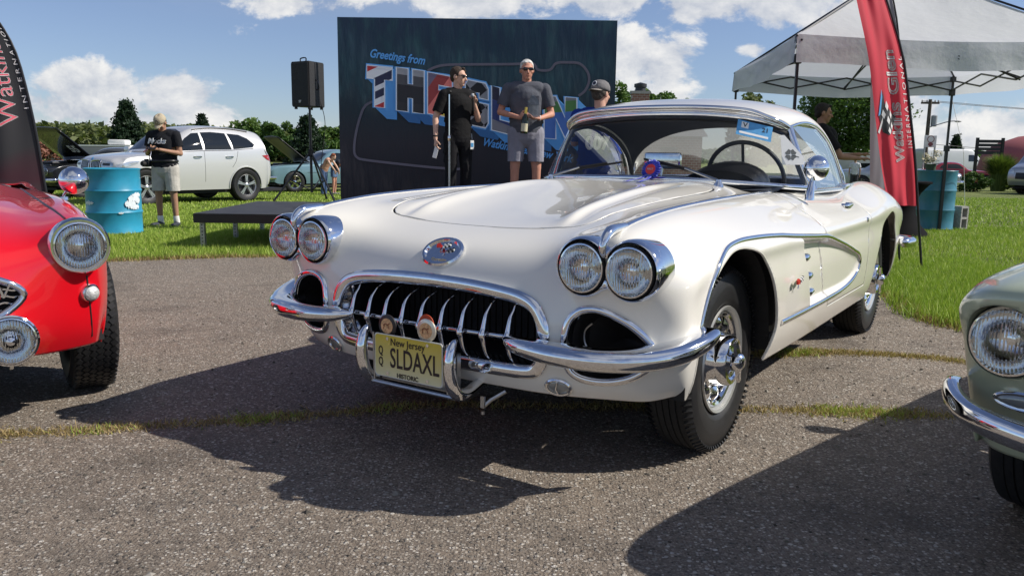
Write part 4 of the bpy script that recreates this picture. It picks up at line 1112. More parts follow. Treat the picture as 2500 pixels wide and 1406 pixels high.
# rear glass and rear deck rim
RB = [(0, 2.52, .955), (.25, 2.49, .955), (.45, 2.40, .95), (.60, 2.33, .94), (.69, 2.25, .935)]
rb = crv(full(RB), 25); rt = []
for k in range(25):
    u = (k-12)/12; c, e = roofpt(1, 1); a = abs(u)
    rt.append(Vector((e.x*math.sin(u*PI/2), c.y+(e.y-c.y)*(a**2.6), e.z+(c.z-e.z)*(1-(1-math.cos(a*PI/2))**1.15))))
bm = NB(); grid(bm, [[a.lerp(b_, t)+Vector((0, .03*math.sin(PI*t), .02*math.sin(PI*t))) for a, b_ in zip(rt, rb)] for t in np.linspace(0, 1, 6)]); mobj('rear_window', bm, GLASS, ht, 60)
bm = NB(); tube(bm, rt, .012, 8); tube(bm, rb, .014, 8); mobj('rear_window_frame', bm, CHROME, ht, 50)
# ---- interior
INT = mat('dark_blue_vinyl', (.03, .036, .05), .5, bump=(60, .2)); DASH = mat('dash_dark', (.035, .04, .05), .4)
bm = NB(); V = []
for y, z in ((.90, .955), (1.0, .975), (1.12, .975), (1.2, .95), (1.22, .88), (1.2, .70)):
    V.append([Vector((x, y+.25*max(0, abs(x)-.45)*1.3, z-(.02 if abs(x) > .5 else 0))) for x in np.linspace(-.68, .68, 17)])
grid(bm, V); mobj('dashboard', bm, DASH, vette, 50)
bm = NB(); V = []
for y, k in ((1.02, .6), (1.12, .9), (1.22, 1.0), (1.25, .97)):
    V.append([Vector((.37+.19*math.cos(a), y, .955+.115*k*math.sin(a))) for a in np.linspace(0, PI, 15)])
grid(bm, V); bm.faces.new([bm.verts.new(p) for p in V[-1]]); mobj('instrument_hood', bm, SATIN_BLACK, vette, 50)
bm = NB(); wc = Vector((.37, 1.43, .975)); tilt = Matrix.Rotation(math.radians(-68), 3, 'X')
tube(bm, [wc+tilt @ Vector((math.cos(a)*.205, math.sin(a)*.205, 0)) for a in np.linspace(0, 2*PI, 49)[:-1]], .012, 8, True)
for a in (.2, PI-.2, -PI/2): tube(bm, [wc+tilt @ Vector((0, 0, -.03)), wc+tilt @ Vector((math.cos(a)*.2, math.sin(a)*.2, 0))], .008, 6)
lathe(bm, [(0, .02), (.035, .012), (.04, -.03)], 16, 'z', Matrix.Translation(wc) @ tilt.to_4x4()); mobj('steering_wheel', bm, mat('wheel_blue_black', (.02, .025, .035), .3), vette, 40)
for sx in (.36, -.36):
    bm = NB(); boxc(bm, (sx, 1.72, .52), (.52, .52, .16), .05); boxc(bm, (sx, 2.0, .74), (.50, .14, .46), .05, Matrix.Rotation(math.radians(-14), 3, 'X')); mobj('seat', bm, INT, vette, 50)
bm = NB(); box(bm, -.70, .70, 1.0, 2.2, .30, .34); box(bm, -.70, .70, 2.14, 2.2, .3, .90); box(bm, -.72, -.70, 1.0, 2.2, .3, .90); box(bm, .70, .72, 1.0, 2.2, .3, .90); box(bm, -.7, .7, .96, 1.0, .3, .86); mobj('cockpit_tub', bm, INT, vette)
# mirrors, wipers
bm = NB(); boxc(bm, (.0, 1.19, 1.065), (.21, .03, .085), .014); tube(bm, [(.0, 1.17, .97), (.0, 1.19, 1.06)], .008, 6); im = mobj('inside_mirror', bm, CHROME_OLD, vette, 40)
mp = Vector((.80, 1.07, .915)); bm = NB()
tube(bm, [mp+Vector((0, 0, -.02)), mp+Vector((0, 0, .0)), mp+Vector((-.0, .02, .05)), mp+Vector((.004, .045, .105))], [.024, .022, .014, .010], 12)
Mm = facing(mp+Vector((.012, .052, .128)), (.22, 1, .05))
lathe(bm, [(0, -.075), (.022, -.070), (.042, -.052), (.055, -.025), (.060, 0), (.058, .006)], 28, 'z', Mm); sm = mobj('door_mirror', bm, CHROME, vette, 50)
bm = NB(); lathe(bm, [(0, .004), (.057, .004)], 28, 'z', Mm); mobj('mirror_glass', bm, mat('mirror', (.8, .82, .84), .02, 1.0), sm)
for sx in (1, -1):
    px_, py_ = (.455 if sx > 0 else -.455), .80
    p = S_full.top(px_, py_); bm = NB(); lathe(bm, [(.024, -.004), (.022, .008), (.013, .020), (.012, .03), (0, .034)], 16, 'z', Matrix.Translation(p)); wv_o = mobj('wiper', bm, CHROME, vette, 40)
    tip = Vector((px_-.43, .905, 1.062)) if sx > 0 else Vector((px_+.36, .905, 1.045))
    a0 = p+Vector((0, 0, .025)); mid_ = a0.lerp(tip, .42)+Vector((0, -.015, .02))
    bm = NB(); tube(bm, [a0, mid_], [.008, .005], 6); mobj('wiper_arm', bm, STEEL, wv_o, 40)
    bm = NB(); tube(bm, [a0.lerp(tip, .30)+Vector((0, -.005, .012)), tip+Vector((0, -.0, .012))], .006, 6); tube(bm, [a0.lerp(tip, .36)+Vector((0, -.012, .022)), a0.lerp(tip, .8)+Vector((0, -.008, .02))], .004, 5); mobj('wiper_blade', bm, BLACK, wv_o, 40)
# stickers on the windshield
def on_glass(x, t, off=.004):
    k = min(range(49), key=lambda i: abs(wb[i].lerp(wt_[i], t).x-x)); k = max(1, min(47, k))
    c = wb[k].lerp(wt_[k], t)+Vector((0, -.018*math.sin(PI*t), 0)); tu = (wb[k+1].lerp(wt_[k+1], t)-wb[k-1].lerp(wt_[k-1], t)).normalized(); tv = (wt_[k]-wb[k]).normalized(); n = tu.cross(tv).normalized()
    if n.y > 0: n = -n
    return c+n*off, tu, tv, n
c0, tu, tv, n_ = on_glass(.50, .83); tv = n_.cross(tu)*-1 if n_.cross(tu).z < 0 else n_.cross(tu)
Ms = Matrix(((tu.x, tv.x, n_.x, c0.x), (tu.y, tv.y, n_.y, c0.y), (tu.z, tv.z, n_.z, c0.z), (0, 0, 0, 1)))
bm = NB(); poly_prism(bm, [(-.085, -.04), (.085, -.055), (.085, .030), (-.085, .045)], -.0003, .0003, 'z'); bmesh.ops.transform(bm, matrix=Ms, verts=bm.verts); st = mobj('inspection_sticker', bm, mat('sticker_blue', (.09, .33, .62), .5, noise=(40, .15)), vette)
bm = NB(); poly_prism(bm, [(-.065, .002), (-.030, -.001), (-.030, .032), (-.065, .036)], .0004, .001, 'z'); poly_prism(bm, [(-.07, -.030), (.07, -.042), (.07, -.030), (-.07, -.018)], .0004, .001, 'z'); bmesh.ops.transform(bm, matrix=Ms, verts=bm.verts); mobj('sticker_patch', bm, WHITEP, st)
text_obj('sticker_letter', 'V', .036, BLACKP, None, None, st, .0004, M_=Ms @ Matrix.Translation((-.047, .017, .0016)), bold=.0004); text_obj('sticker_number', '21', .034, BLACKP, None, None, st, .0004, M_=Ms @ Matrix.Translation((.052, .004, .0012)), bold=.0003)
bm = NB(); Ml = facing((.672, 1.19, 1.115), (.55, -.8, .25))
poly_prism(bm, [(-.055, .085), (-.035, .085), (.055, -.02), (.060, -.06), (-.048, -.062)], -.0004, .0004, 'z'); bmesh.ops.transform(bm, matrix=Ml, verts=bm.verts); st2 = mobj('clover_sticker', bm, WHITEP, vette)
bm = NB()
for k in range(4):
    a = PI/4+k*PI/2; L = []
    for rr, da in ((.006, -.5), (.022, -.75), (.030, -.42), (.026, 0), (.030, .42), (.022, .75), (.006, .5)): L.append((-.006+math.cos(a+da)*rr, -.012+math.sin(a+da)*rr))
    poly_prism(bm, L, .0006, .0012, 'z')
poly_prism(bm, [(0, -.016), (.034, -.026), (.034, -.022), (0, -.011)], .0006, .0012, 'z'); bmesh.ops.transform(bm, matrix=Ml, verts=bm.verts); mobj('clover_mark', bm, mat('clover_grey', (.12, .13, .13), .6), st2)
# prize ribbon lying at the base of the windshield (a thing of its own)
ROT_V = Matrix.Translation(vette.location) @ Matrix.Rotation(VETTE_YAW, 4, 'Z')
rc = ROT_V @ Vector((.10, .815, 1.0225))
rib = empty('prize_rosette', ROT_V @ (S_full.top(.10, .79) + Vector((0, 0, .0))), VETTE_YAW)
tag(rib, 'blue prize rosette with red centre leaning against the windshield', 'rosette')
RIBB = mat('ribbon_blue', (.02, .035, .42), .45, sheen=.3)
bm = NB(); n = 48; rings = []
Mr = facing((0, .035, .055), (-.1, -1, .35))
for rr, am, h in ((.024, 0, .004), (.034, .003, .002), (.048, .006, 0.0), (.050, .006, -.004), (.02, 0, -.006)):
    rings.append([bm.verts.new(Mr @ Vector((math.cos(2*PI*k/n)*(rr+(.003 if (k//2) % 2 else 0)), math.sin(2*PI*k/n)*(rr+(.003 if (k//2) % 2 else 0)), h+am*(1 if k % 2 else -1)))) for k in range(n)])
for i in range(4):
    for k in range(n): bm.faces.new((rings[i][k], rings[i][(k+1) % n], rings[i+1][(k+1) % n], rings[i+1][k]))
mobj('pleated_ring', bm, RIBB, rib)
bm = NB(); lathe(bm, [(0, .007), (.026, .006), (.027, .0)], 28, 'z', Mr); rc_ = mobj('centre_disc', bm, mat('rosette_red', (.62, .05, .04), .4), rib, 40)
text_obj('disc_lettering', 'FIRST', .014, mat('silver_letter', (.7, .7, .68), .3, .6), None, None, rc_, .0004, M_=Mr @ Matrix.Translation((0, 0, .0075)))
bm = NB()
for dx in (-.018, .012):
    P = crv([(dx*.5, .02, .03), (dx*1.4-.01, -.02, .012), (dx*2.0-.02, -.06, .006), (dx*2.4-.03, -.10, -.002)], 8); grid(bm, [[p+Vector((-.012, 0, 0)) for p in P], [p+Vector((.012, .004, .001)) for p in P]])
solid(mobj('ribbon_tail', bm, RIBB, rib, 60), .001)
# ------------------------------------------------------------------ stage, backdrop, speaker
STZ = .385
DECK = mat('stage_deck', (.035, .035, .037), .55, noise=(4, .4), bump=(90, .3)); GALV = mat('galvanised', (.42, .43, .44), .45, .8, noise=(25, .2))
p0 = gp(470, 521, STZ); SX0, SY0 = p0.x, p0.y
stage = empty('stage_platform', (SX0, SY0, 0)); tag(stage, 'low black stage deck on galvanised legs standing on the lawn', 'stage')
for i in range(3):
    bm = NB(); box(bm, i*1.9+.004, (i+1)*1.9-.004, 0, 2.35, STZ-.012, STZ, .003); mobj('deck_panel', bm, DECK, stage)
    bm = NB(); x0, x1 = i*1.9+.004, (i+1)*1.9-.004
    box(bm, x0, x1, .0, .03, STZ-.105, STZ-.0125); box(bm, x0, x1, 2.32, 2.35, STZ-.105, STZ-.0125); box(bm, x0, x0+.03, .03, 2.32, STZ-.105, STZ-.0125); box(bm, x1-.03, x1, .03, 2.32, STZ-.105, STZ-.0125)
    mobj('deck_frame', bm, SATIN_BLACK, stage)
    for xx in (x0+.05, x1-.10):
        for yy in (.05, 1.15, 2.25):
            bm = NB(); box(bm, xx, xx+.05, yy, yy+.05, zg(SY0+yy)-.012, STZ-.1055); l_ = mobj('leg', bm, GALV, stage)
            bm = NB()
            for k in range(7): box(bm, xx+.018, xx+.032, yy-.001, yy+.004, .02+k*.038, .032+k*.038)
            mobj('pin_holes', bm, BLACK, l_)
BY = SY0+2.42
def B(u, v): p = at(u, v, BY); return (p.x, p.z)
bx0, bz1 = B(823, 50); bx1, _ = B(1508, 43); bz1 = (B(823, 50)[1]+B(1508, 43)[1])/2; bz0 = .30
backdrop = empty('stage_backdrop', ((bx0+bx1)/2, BY, bz0)); tag(backdrop, 'dark printed fabric backdrop with postcard lettering standing behind the stage', 'backdrop')
BO = Vector(((bx0+bx1)/2, BY, bz0))
def backdrop_mat():
    m = bpy.data.materials.new('backdrop_print'); m.use_nodes = True; q = NG(m.node_tree); b = m.node_tree.nodes['Principled BSDF']
    t = q.n('TexCoord'); s = q.n('SeparateXYZ'); q.l(t.outputs['Object'], s.inputs[0])
    f = q.math('DIVIDE', s.outputs[2], bz1-bz0)
    c = q.ramp(f, [(.1, (.022, .021, .027)), (.35, (.042, .040, .049)), (.52, (.027, .044, .056)), (.75, (.026, .062, .088)), (1, (.026, .052, .096))])
    def noi(sc, st=(1, 1, 1)):
        mp = q.n('Mapping'); mp.inputs['Scale'].default_value = st; q.l(t.outputs['Object'], mp.inputs[0]); n = q.n('TexNoise'); n.inputs['Scale'].default_value = sc; n.inputs['Detail'].default_value = 5; q.l(mp.outputs[0], n.inputs['Vector']); return n.outputs['Fac']
    up = q.smooth(f, .45, .75)
    c = q.mix(q.math('MULTIPLY', up, q.smooth(noi(3.0, (1.8, 1, .7)), .42, .75)), c, (.036, .100, .120))
    q.l(c, b.inputs['Base Color']); b.inputs['Roughness'].default_value = .6; b.inputs['Specular IOR Level'].default_value = .35
    bp = q.n('Bump'); bp.inputs['Strength'].default_value = .5; bp.inputs['Distance'].default_value = .05; q.l(noi(1.6, (2.2, 1, .5)), bp.inputs['Height']); q.l(bp.outputs[0], b.inputs['Normal'])
    return m
bm = NB()
V = []
for i in range(41):
    r_ = []
    for j in range(61):
        x = bx0+(bx1-bx0)*j/60; z = bz0+(bz1-bz0)*i/40
        e = min(j, 60-j, i, 40-i)/6.0; e = min(1, e)
        r_.append(Vector((x, BY+.004+e*(.010+.009*mnoise.noise((x*2.4, 0, z*1.0))), z))-BO)
    V.append(r_)
grid(bm, V, flip=False); mobj('printed_cloth', bm, backdrop_mat(), backdrop, 60)
bm = NB()
for x in (bx0-.02, bx1+.02): tube(bm, [Vector((x, BY+.05, zg(BY)))-BO, Vector((x, BY+.05, bz1+.0))-BO], .02, 8)
mobj('frame_post', bm, DARKMETAL, backdrop, 40) if False else bm.free()
for x in (bx0+.02, (bx0+bx1)/2, bx1-.02):
    bm = NB(); tube(bm, [Vector((x, BY+.055, zg(BY)-.01))-BO, Vector((x, BY+.055, bz1-.005))-BO], .02, 8); mobj('frame_post', bm, DARKMETAL, backdrop, 40)
bm = NB(); tube(bm, [Vector((bx0, BY+.045, bz1-.012))-BO, Vector((bx1, BY+.045, bz1-.012))-BO], .016, 8); mobj('frame_rail', bm, DARKMETAL, backdrop, 40)
PX = (B(1300, 200)[0]-B(1200, 200)[0])/100     # metres per photo pixel on the backdrop
BLUE_L = mat('print_blue', (.13, .43, .90), .6); BLUE_D = mat('print_blue_dark', (.06, .21, .50), .6); PURP = mat('print_purple', (.15, .14, .18), .6); OUTL = mat('print_outline', (.75, .84, .95), .6)
def bl(u, v, off=0.0):
    x, z = B(u, v); return Vector((x, BY-.003-off, z))-BO
def flat_path(name, pts, wpx, m, off, n=60, closed=False):
    bm = NB(); P = crv([bl(u, v, off) for u, v in pts], n, closed); tube(bm, P, wpx*PX/2, 6, closed, up=(0, 1, 0), flat=.0002/(wpx*PX/2)); return mobj(name, bm, m, backdrop, 60)
C7 = lambda x, y: (820+x/3.124, 30+y/3.124)
flat_path('track_outline', [C7(*p) for p in ((290, 680), (225, 715), (185, 800), (150, 940), (140, 1060), (165, 1110), (230, 1128), (480, 1158), (780, 1188), (960, 1195), (1005, 1150), (1020, 1000), (1025, 880))], 6, PURP, .0005, 90)
flat_path('track_outline', [C7(*p) for p in ((700, 450), (760, 420), (860, 403), (1100, 400), (1350, 398), (1500, 394), (1540, 440), (1630, 442), (1680, 392), (1760, 385), (1860, 395), (1920, 460), (1930, 530), (1900, 600), (1850, 640))], 6, PURP, .0005, 110)
def ltr(ch):
    P = {'T': [(0, 0), (1, 0), (1, .32), (.70, .32), (.70, 1), (.30, 1), (.30, .32), (0, .32)],
         'H': [(0, 0), (.42, 0), (.42, .35), (.58, .35), (.58, 0), (1, 0), (1, 1), (.58, 1), (.58, .68), (.42, .68), (.42, 1), (0, 1)],
         'E': [(0, 0), (1, 0), (1, .27), (.45, .27), (.45, .38), (.85, .38), (.85, .62), (.45, .62), (.45, .73), (1, .73), (1, 1), (0, 1)],
         'G': [(.12, 0), (.88, 0), (1, .12), (1, .36), (.6, .36), (.6, .25), (.42, .25), (.42, .75), (.6, .75), (.6, .64), (.5, .64), (.5, .46), (1, .46), (1, .88), (.88, 1), (.12, 1), (0, .88), (0, .12)],
         'L': [(0, 0), (.45, 0), (.45, .72), (1, .72), (1, 1), (0, 1)],
         'N': [(0, 0), (.36, 0), (.64, .48), (.64, 0), (1, 0), (1, 1), (.66, 1), (.36, .52), (.36, 1), (0, 1)]}
    return P[ch]
def fill_mat(name, stops, ang, scale):
    m = bpy.data.materials.new(name); m.use_nodes = True; q = NG(m.node_tree); b = m.node_tree.nodes['Principled BSDF']
    t = q.n('TexCoord'); s = q.n('SeparateXYZ'); q.l(t.outputs['Object'], s.inputs[0])
    f = q.math('ADD', q.math('MULTIPLY', s.outputs[0], math.cos(ang)*scale), q.math('MULTIPLY', s.outputs[2], math.sin(ang)*scale))
    f = q.math('FRACT', f); q.l(q.ramp(f, stops, 'CONSTANT'), b.inputs['Base Color']); b.inputs['Roughness'].default_value = .6; return m
def check_mat():
    m = bpy.data.materials.new('print_checker'); m.use_nodes = True; q = NG(m.node_tree); b = m.node_tree.nodes['Principled BSDF']
    t = q.n('TexCoord'); mp = q.n('Mapping'); mp.inputs['Rotation'].default_value = (0, .7, 0); q.l(t.outputs['Object'], mp.inputs[0])
    c = q.n('TexChecker'); c.inputs['Scale'].default_value = 6.0; c.inputs[1].default_value = (.30, .30, .32, 1); c.inputs[2].default_value = (.012, .012, .015, 1); q.l(mp.outputs[0], c.inputs[0]); q.l(c.outputs[0], b.inputs['Base Color']); b.inputs['Roughness'].default_value = .6; return m
NAVY, WHT, REDP, GREYP = (.03, .035, .085), (.88, .89, .92), (.62, .045, .045), (.10, .09, .11)
FM = {'T': fill_mat('print_stripes', [(0, NAVY), (.2, WHT), (.42, REDP), (.55, WHT), (.70, NAVY), (.88, WHT)], 2.0, 1.9), 'H': fill_mat('print_dark', [(0, (0.028, 0.028, 0.034)), (.35, (0.095, 0.095, 0.104)), (.55, (0.380, 0.380, 0.399)), (.68, (0.038, 0.038, 0.042))], 1.45, 1.5),
      'E': fill_mat('print_warm', [(0, (0.190, 0.152, 0.228)), (.38, (0.900, 0.684, 0.114)), (.52, (0.900, 0.228, 0.190)), (.8, (0.380, 0.057, 0.057))], 2.5, 1.3), 'G': check_mat(), 'L': fill_mat('print_navy', [(0, (0.038, 0.057, 0.190)), (.4, (0.028, 0.028, 0.057)), (.75, (0.228, 0.228, 0.266))], 1.2, 1.6),
      'E2': fill_mat('print_teal', [(0, (0.038, 0.095, 0.266)), (.5, (0.114, 0.152, 0.190))], .4, 1.7), 'N': fill_mat('print_land', [(0, (0.076, 0.190, 0.570)), (.45, (0.095, 0.247, 0.076)), (.62, (0.247, 0.247, 0.266)), (.8, (0.076, 0.114, 0.380))], 1.65, 1.15)}
for i, (ch, u0, v0, u1, v1, sk) in enumerate([('T', 896, 160, 958, 260, 6), ('H', 968, 165, 1036, 270, 9), ('E', 1044, 177, 1104, 278, 11), ('G', 1136, 194, 1192, 303, 12), ('L', 1200, 210, 1246, 318, 12), ('E2', 1256, 222, 1316, 330, 12), ('N', 1328, 234, 1408, 338, 6)]):
    poly = [(u0+x*(u1-u0), v0+y*(v1-v0)+sk*x) for x, y in ltr(ch[0])]
    e = empty('postcard_letter', (0, 0, 0), 0, backdrop)
    bm = NB(); F_ = [bm.verts.new(bl(u, v, .0115)) for u, v in poly]; K_ = [bm.verts.new(bl(u+30, v+29, .0015)) for u, v in poly]; n_ = len(poly)
    for k in range(n_): bm.faces.new((F_[k], F_[(k+1) % n_], K_[(k+1) % n_], K_[k]))
    mobj('letter_shadow', bm, BLUE_D if i % 2 else BLUE_L, e)
    bm = NB(); tube(bm, [bl(u, v, .0125) for u, v in poly], 5.0*PX, 6, True, up=(0, 1, 0), flat=.0003/(5*PX)); mobj('letter_edge', bm, BLUE_L, e)
    bm = NB(); tube(bm, [bl(u, v, .0150) for u, v in poly], 1.5*PX, 6, True, up=(0, 1, 0), flat=.0004/(1.5*PX)); mobj('letter_outline', bm, OUTL, e)
    bm = NB(); f = bm.faces.new([bm.verts.new(bl(u, v, .0138)) for u, v in poly]); bm.normal_update(); bmesh.ops.triangulate(bm, faces=[f]); mobj('letter_face', bm, FM[ch], e)
def btext(s, u, v, px, ang, m, sx=1.0, sh=.25, align='LEFT', sp=1.0):
    p = bl(u, v, .001); M_ = Matrix.Translation(p) @ Matrix.Rotation(math.radians(ang), 4, 'Y') @ FACE_Y.to_4x4()
    text_obj('printed_lettering', s, px*PX, m, None, None, backdrop, .0004, align, sx, sh, sp, M_=M_, bold=.004)
btext('Greetings from', 902, 131, 28, 7, BLUE_L, .78)
btext('Watkins Glen, New York', 1178, 347, 27, 10, BLUE_L, .80)
# ---- loudspeaker on a tripod
sp_p = gp(757, 495, STZ); spx, spy = sp_p.x, 11.75
spx = at(757, 300, spy).x
stand = empty('speaker_stand', (spx, spy, STZ)); tag(stand, 'black tripod speaker stand standing on the stage deck', 'speaker stand')
def zat(v, y, u=757): return at(u, v, y).z
ztop = zat(268, spy)
bm = NB(); tube(bm, [(0, 0, .12), (0, 0, 1.0)], .019, 10); tube(bm, [(0, 0, .9), (0, 0, ztop-STZ)], .016, 10); mobj('pole', bm, SATIN_BLACK, stand, 40)
bm = NB(); lathe(bm, [(.02, .62), (.034, .63), (.034, .72), (.02, .73)], 14, 'z'); tube(bm, [(0, 0, .68), (.06, 0, .68)], .010, 6); mobj('collar', bm, BLACK, stand, 40)
for k, a in enumerate((math.radians(200), math.radians(320), math.radians(80))):
    bm = NB(); tube(bm, [(math.cos(a)*.03, math.sin(a)*.03, .66), (math.cos(a)*.52, math.sin(a)*.52, .012)], .014, 8); tube(bm, [(math.cos(a)*.02, math.sin(a)*.02, .16), (math.cos(a)*.30, math.sin(a)*.30, .30)], .009, 6); lg = mobj('leg', bm, SATIN_BLACK, stand, 40)
    bm = NB(); lathe(bm, [(0, 0), (.018, 0), (.018, .03), (0, .03)], 10, 'z', Matrix.Translation((math.cos(a)*.52, math.sin(a)*.52, .001))); mobj('rubber_foot', bm, RUBBER, lg)
spk = empty('loudspeaker', (spx, spy, ztop), math.radians(-32)); tag(spk, 'black loudspeaker cabinet mounted on the tripod stand', 'loudspeaker')
sh_ = zat(153, spy)-ztop; SPK = mat('speaker_black', (.02, .02, .022), .6, bump=(150, .3))
bm = NB(); poly_prism(bm, [(-.175, -.17), (.175, -.17), (.13, .17), (-.13, .17)], .03, sh_, 'z'); bmesh.ops.bevel(bm, geom=list(bm.edges), offset=.012, segments=2, affect='EDGES'); mobj('cabinet', bm, SPK, spk, 40)
bm = NB(); box(bm, -.160, .160, -.176, -.171, .06, sh_-.03, .002); gr_ = mobj('grille', bm, mat('speaker_grille', (.012, .012, .013), .45, .4, bump=(300, .4)), spk)
text_obj('badge', 'ST', .045, WHITEP, (-.0, -.178, .10), FACE_Y, gr_, .001, bold=.001)
bm = NB(); tube(bm, crv([(-.10, -.05, sh_), (-.10, -.05, sh_+.05), (.0, -.05, sh_+.055), (.0, -.05, sh_)], 12), .009, 6); mobj('carry_handle', bm, SATIN_BLACK, spk, 40)
bm = NB(); tube(bm, crv([(.158, -.03, sh_*.62), (.19, -.02, sh_*.58), (.19, .0, sh_*.45), (.15, .01, sh_*.42)], 12), .009, 6); mobj('side_handle', bm, SATIN_BLACK, spk, 40)
for x, y in ((-.13, -.13), (.13, -.13), (.1, .13), (-.1, .13), (0, 0)):
    bm = NB(); lathe(bm, [(0, 0), (.022, 0), (.022, .03), (0, .03)], 12, 'z', Matrix.Translation((x, y, .001))); mobj('foot', bm, RUBBER, spk, 40)
bm = NB(); P = crv([spk.matrix_basis @ Vector((.14, .05, .15)), Vector((spx+.20, spy+.05, ztop-.2)), Vector((spx+.12, spy+.08, ztop-.8)), Vector((spx+.16, spy+.15, STZ+.3)), Vector((spx+.3, spy+.3, STZ+.006)), Vector((spx+.8, spy+.4, STZ+.006))], 40); tube(bm, P, .005, 5); o = mobj('speaker_cable', bm, BLACK, None, 40); tag(o, 'black cable hanging from the loudspeaker down to the stage', 'cable')
# microphone stand
mx = at(1097, 300, SY0+.75)
ms = empty('microphone_stand', (mx.x, SY0+.75, STZ)); tag(ms, 'thin chrome microphone stand on the stage beside the announcer', 'microphone stand')
mzt = at(1096, 228, SY0+.75).z-STZ
bm = NB(); tube(bm, [(0, 0, .02), (0, 0, mzt*.62)], .013, 8); mobj('lower_tube', bm, STEEL, ms, 40)
bm = NB(); tube(bm, [(0, 0, mzt*.6), (0, 0, mzt)], .0085, 8); lathe(bm, [(.013, mzt*.60), (.018, mzt*.605), (.018, mzt*.64), (.012, mzt*.65)], 12, 'z'); mobj('upper_tube', bm, CHROME, ms, 40)
bm = NB(); tube(bm, [(0, 0, mzt-.005), (.02, -.04, mzt+.02)], .012, 8); mobj('clip', bm, BLACK, ms, 40)
bm = NB(); lathe(bm, [(0, .03), (.05, .028), (.13, .012), (.14, .001), (0, .001)], 28, 'z'); mobj('round_base', bm, DARKMETAL, ms, 40)

# ------------------------------------------------------------------ feather flags
def flag_mat(name, c, c2=None):
    m = bpy.data.materials.new(name); m.use_nodes = True; q = NG(m.node_tree); b = m.node_tree.nodes['Principled BSDF']; b.inputs['Roughness'].default_value = .6; b.inputs['Specular IOR Level'].default_value = .25
    t = q.n('TexCoord'); col = c
    if c2:
        s = q.n('SeparateXYZ'); q.l(t.outputs['Object'], s.inputs[0]); n = q.n('TexNoise'); n.inputs['Scale'].default_value = 1.4; q.l(t.outputs['Object'], n.inputs[0])
        col = q.ramp(q.math('ADD', q.math('MULTIPLY', s.outputs[2], .42), q.math('MULTIPLY', n.outputs[0], .22)), c2); q.l(col, b.inputs['Base Color'])
    else: b.inputs['Base Color'].default_value = (*c, 1)
    tr = q.n('BsdfTranslucent'); mx_ = q.n('MixShader'); mx_.inputs[0].default_value = .40; out = m.node_tree.nodes['Material Output']
    if c2: q.l(col, tr.inputs[0])
    else: tr.inputs[0].default_value = (*c, 1)
    q.l(b.outputs[0], mx_.inputs[1]); q.l(tr.outputs[0], mx_.inputs[2]); q.l(mx_.outputs[0], out.inputs[0]); return m
def feather(name, label, Y, base, left, right, m, seed, fold=.018, pole_pts=None, group=None):
    """left/right edges as photo points at depth Y, bottom to top"""
    o0 = at(base[0], base[1], Y); o0.z = zg(Y)-.01; root = empty(name, o0); tag(root, label, 'flag')
    Lp = crv([at(u, v, Y)-o0 for u, v in left], 50); Rp = crv([at(u, v, Y)-o0 for u, v in right], 50)
    def surf(t, s, off=0.0):
        i = min(48, int(t*49)); f = t*49-i
        a = Lp[i].lerp(Lp[i+1], f); b = Rp[i].lerp(Rp[i+1], f); p = a.lerp(b, s)
        w = math.sin(s*PI)**.6
        y = fold*w*(math.sin(s*9+t*6+seed)+.6*math.sin(s*17-t*11+seed*2))*(.6+.8*abs(math.sin(t*4+seed)))
        return p+Vector((0, y-off+(s-1)*(b-a).length*.5, 0))
    bm = NB(); grid(bm, [[surf(t, s) for s in np.linspace(0, 1, 25)] for t in np.linspace(0, 1, 90)]); mobj('banner', bm, m, root, 60)
    bm = NB(); P = [Vector((0, 0, .0))]+[p+Vector((.012, 0, 0)) for p in Rp[::3]]; tube(bm, P, [.013]*4+list(np.linspace(.013, .006, len(P)-4)), 8); mobj('pole', bm, SATIN_BLACK, root, 40)
    return root, surf
def flag_text(root, surf, s, t0, t1, sc, hfrac, m, name='flag_lettering', outline=0.0, sp=1.0, fill=None):
    """lettering running up the flag, laid on its folds"""
    cu = bpy.data.curves.new(name, 'FONT'); cu.body = s; cu.size = 1; cu.align_x = 'LEFT'; cu.align_y = 'CENTER'; cu.space_character = sp; cu.resolution_u = 3
    if outline: cu.fill_mode = 'NONE'; cu.bevel_depth = outline; cu.bevel_resolution = 0
    else: cu.extrude = 0
    ob = bpy.data.objects.new(name, cu); COL.objects.link(ob); bpy.context.view_layer.update()
    me = bpy.data.meshes.new_from_object(ob.evaluated_get(bpy.context.evaluated_depsgraph_get())); bpy.data.objects.remove(ob)
    bm = NB(); bm.from_mesh(me); bpy.data.meshes.remove(me)
    bmesh.ops.triangulate(bm, faces=bm.faces)
    for _ in range(1): bmesh.ops.subdivide_edges(bm, edges=[e for e in bm.edges if e.calc_length() > .12], cuts=2, use_grid_fill=False)
    bmesh.ops.triangulate(bm, faces=bm.faces)
    x1 = max(v.co.x for v in bm.verts)
    for v in bm.verts:
        t = t0+(t1-t0)*v.co.x/x1; s_ = sc-v.co.y*hfrac
        v.co = surf(max(0, min(1, t)), max(0, min(1, s_)), .006+(.001 if outline else 0))
    for b2 in islands(bm): mobj(name, b2, m, root)
def islands(bm):
    bm.verts.index_update(); seen = set(); out = []
    for v0 in bm.verts:
        if v0 in seen: continue
        st_ = [v0]; seen.add(v0); comp = []
        while st_:
            v = st_.pop(); comp.append(v)
            for e in v.link_edges:
                w2 = e.other_vert(v)
                if w2 not in seen: seen.add(w2); st_.append(w2)
        b2 = bmesh.new(); mp = {v: b2.verts.new(v.co) for v in comp}
        for f in {f for v in comp for f in v.link_faces}: b2.faces.new([mp[v] for v in f.verts])
        out.append(b2)
    bm.free(); return out
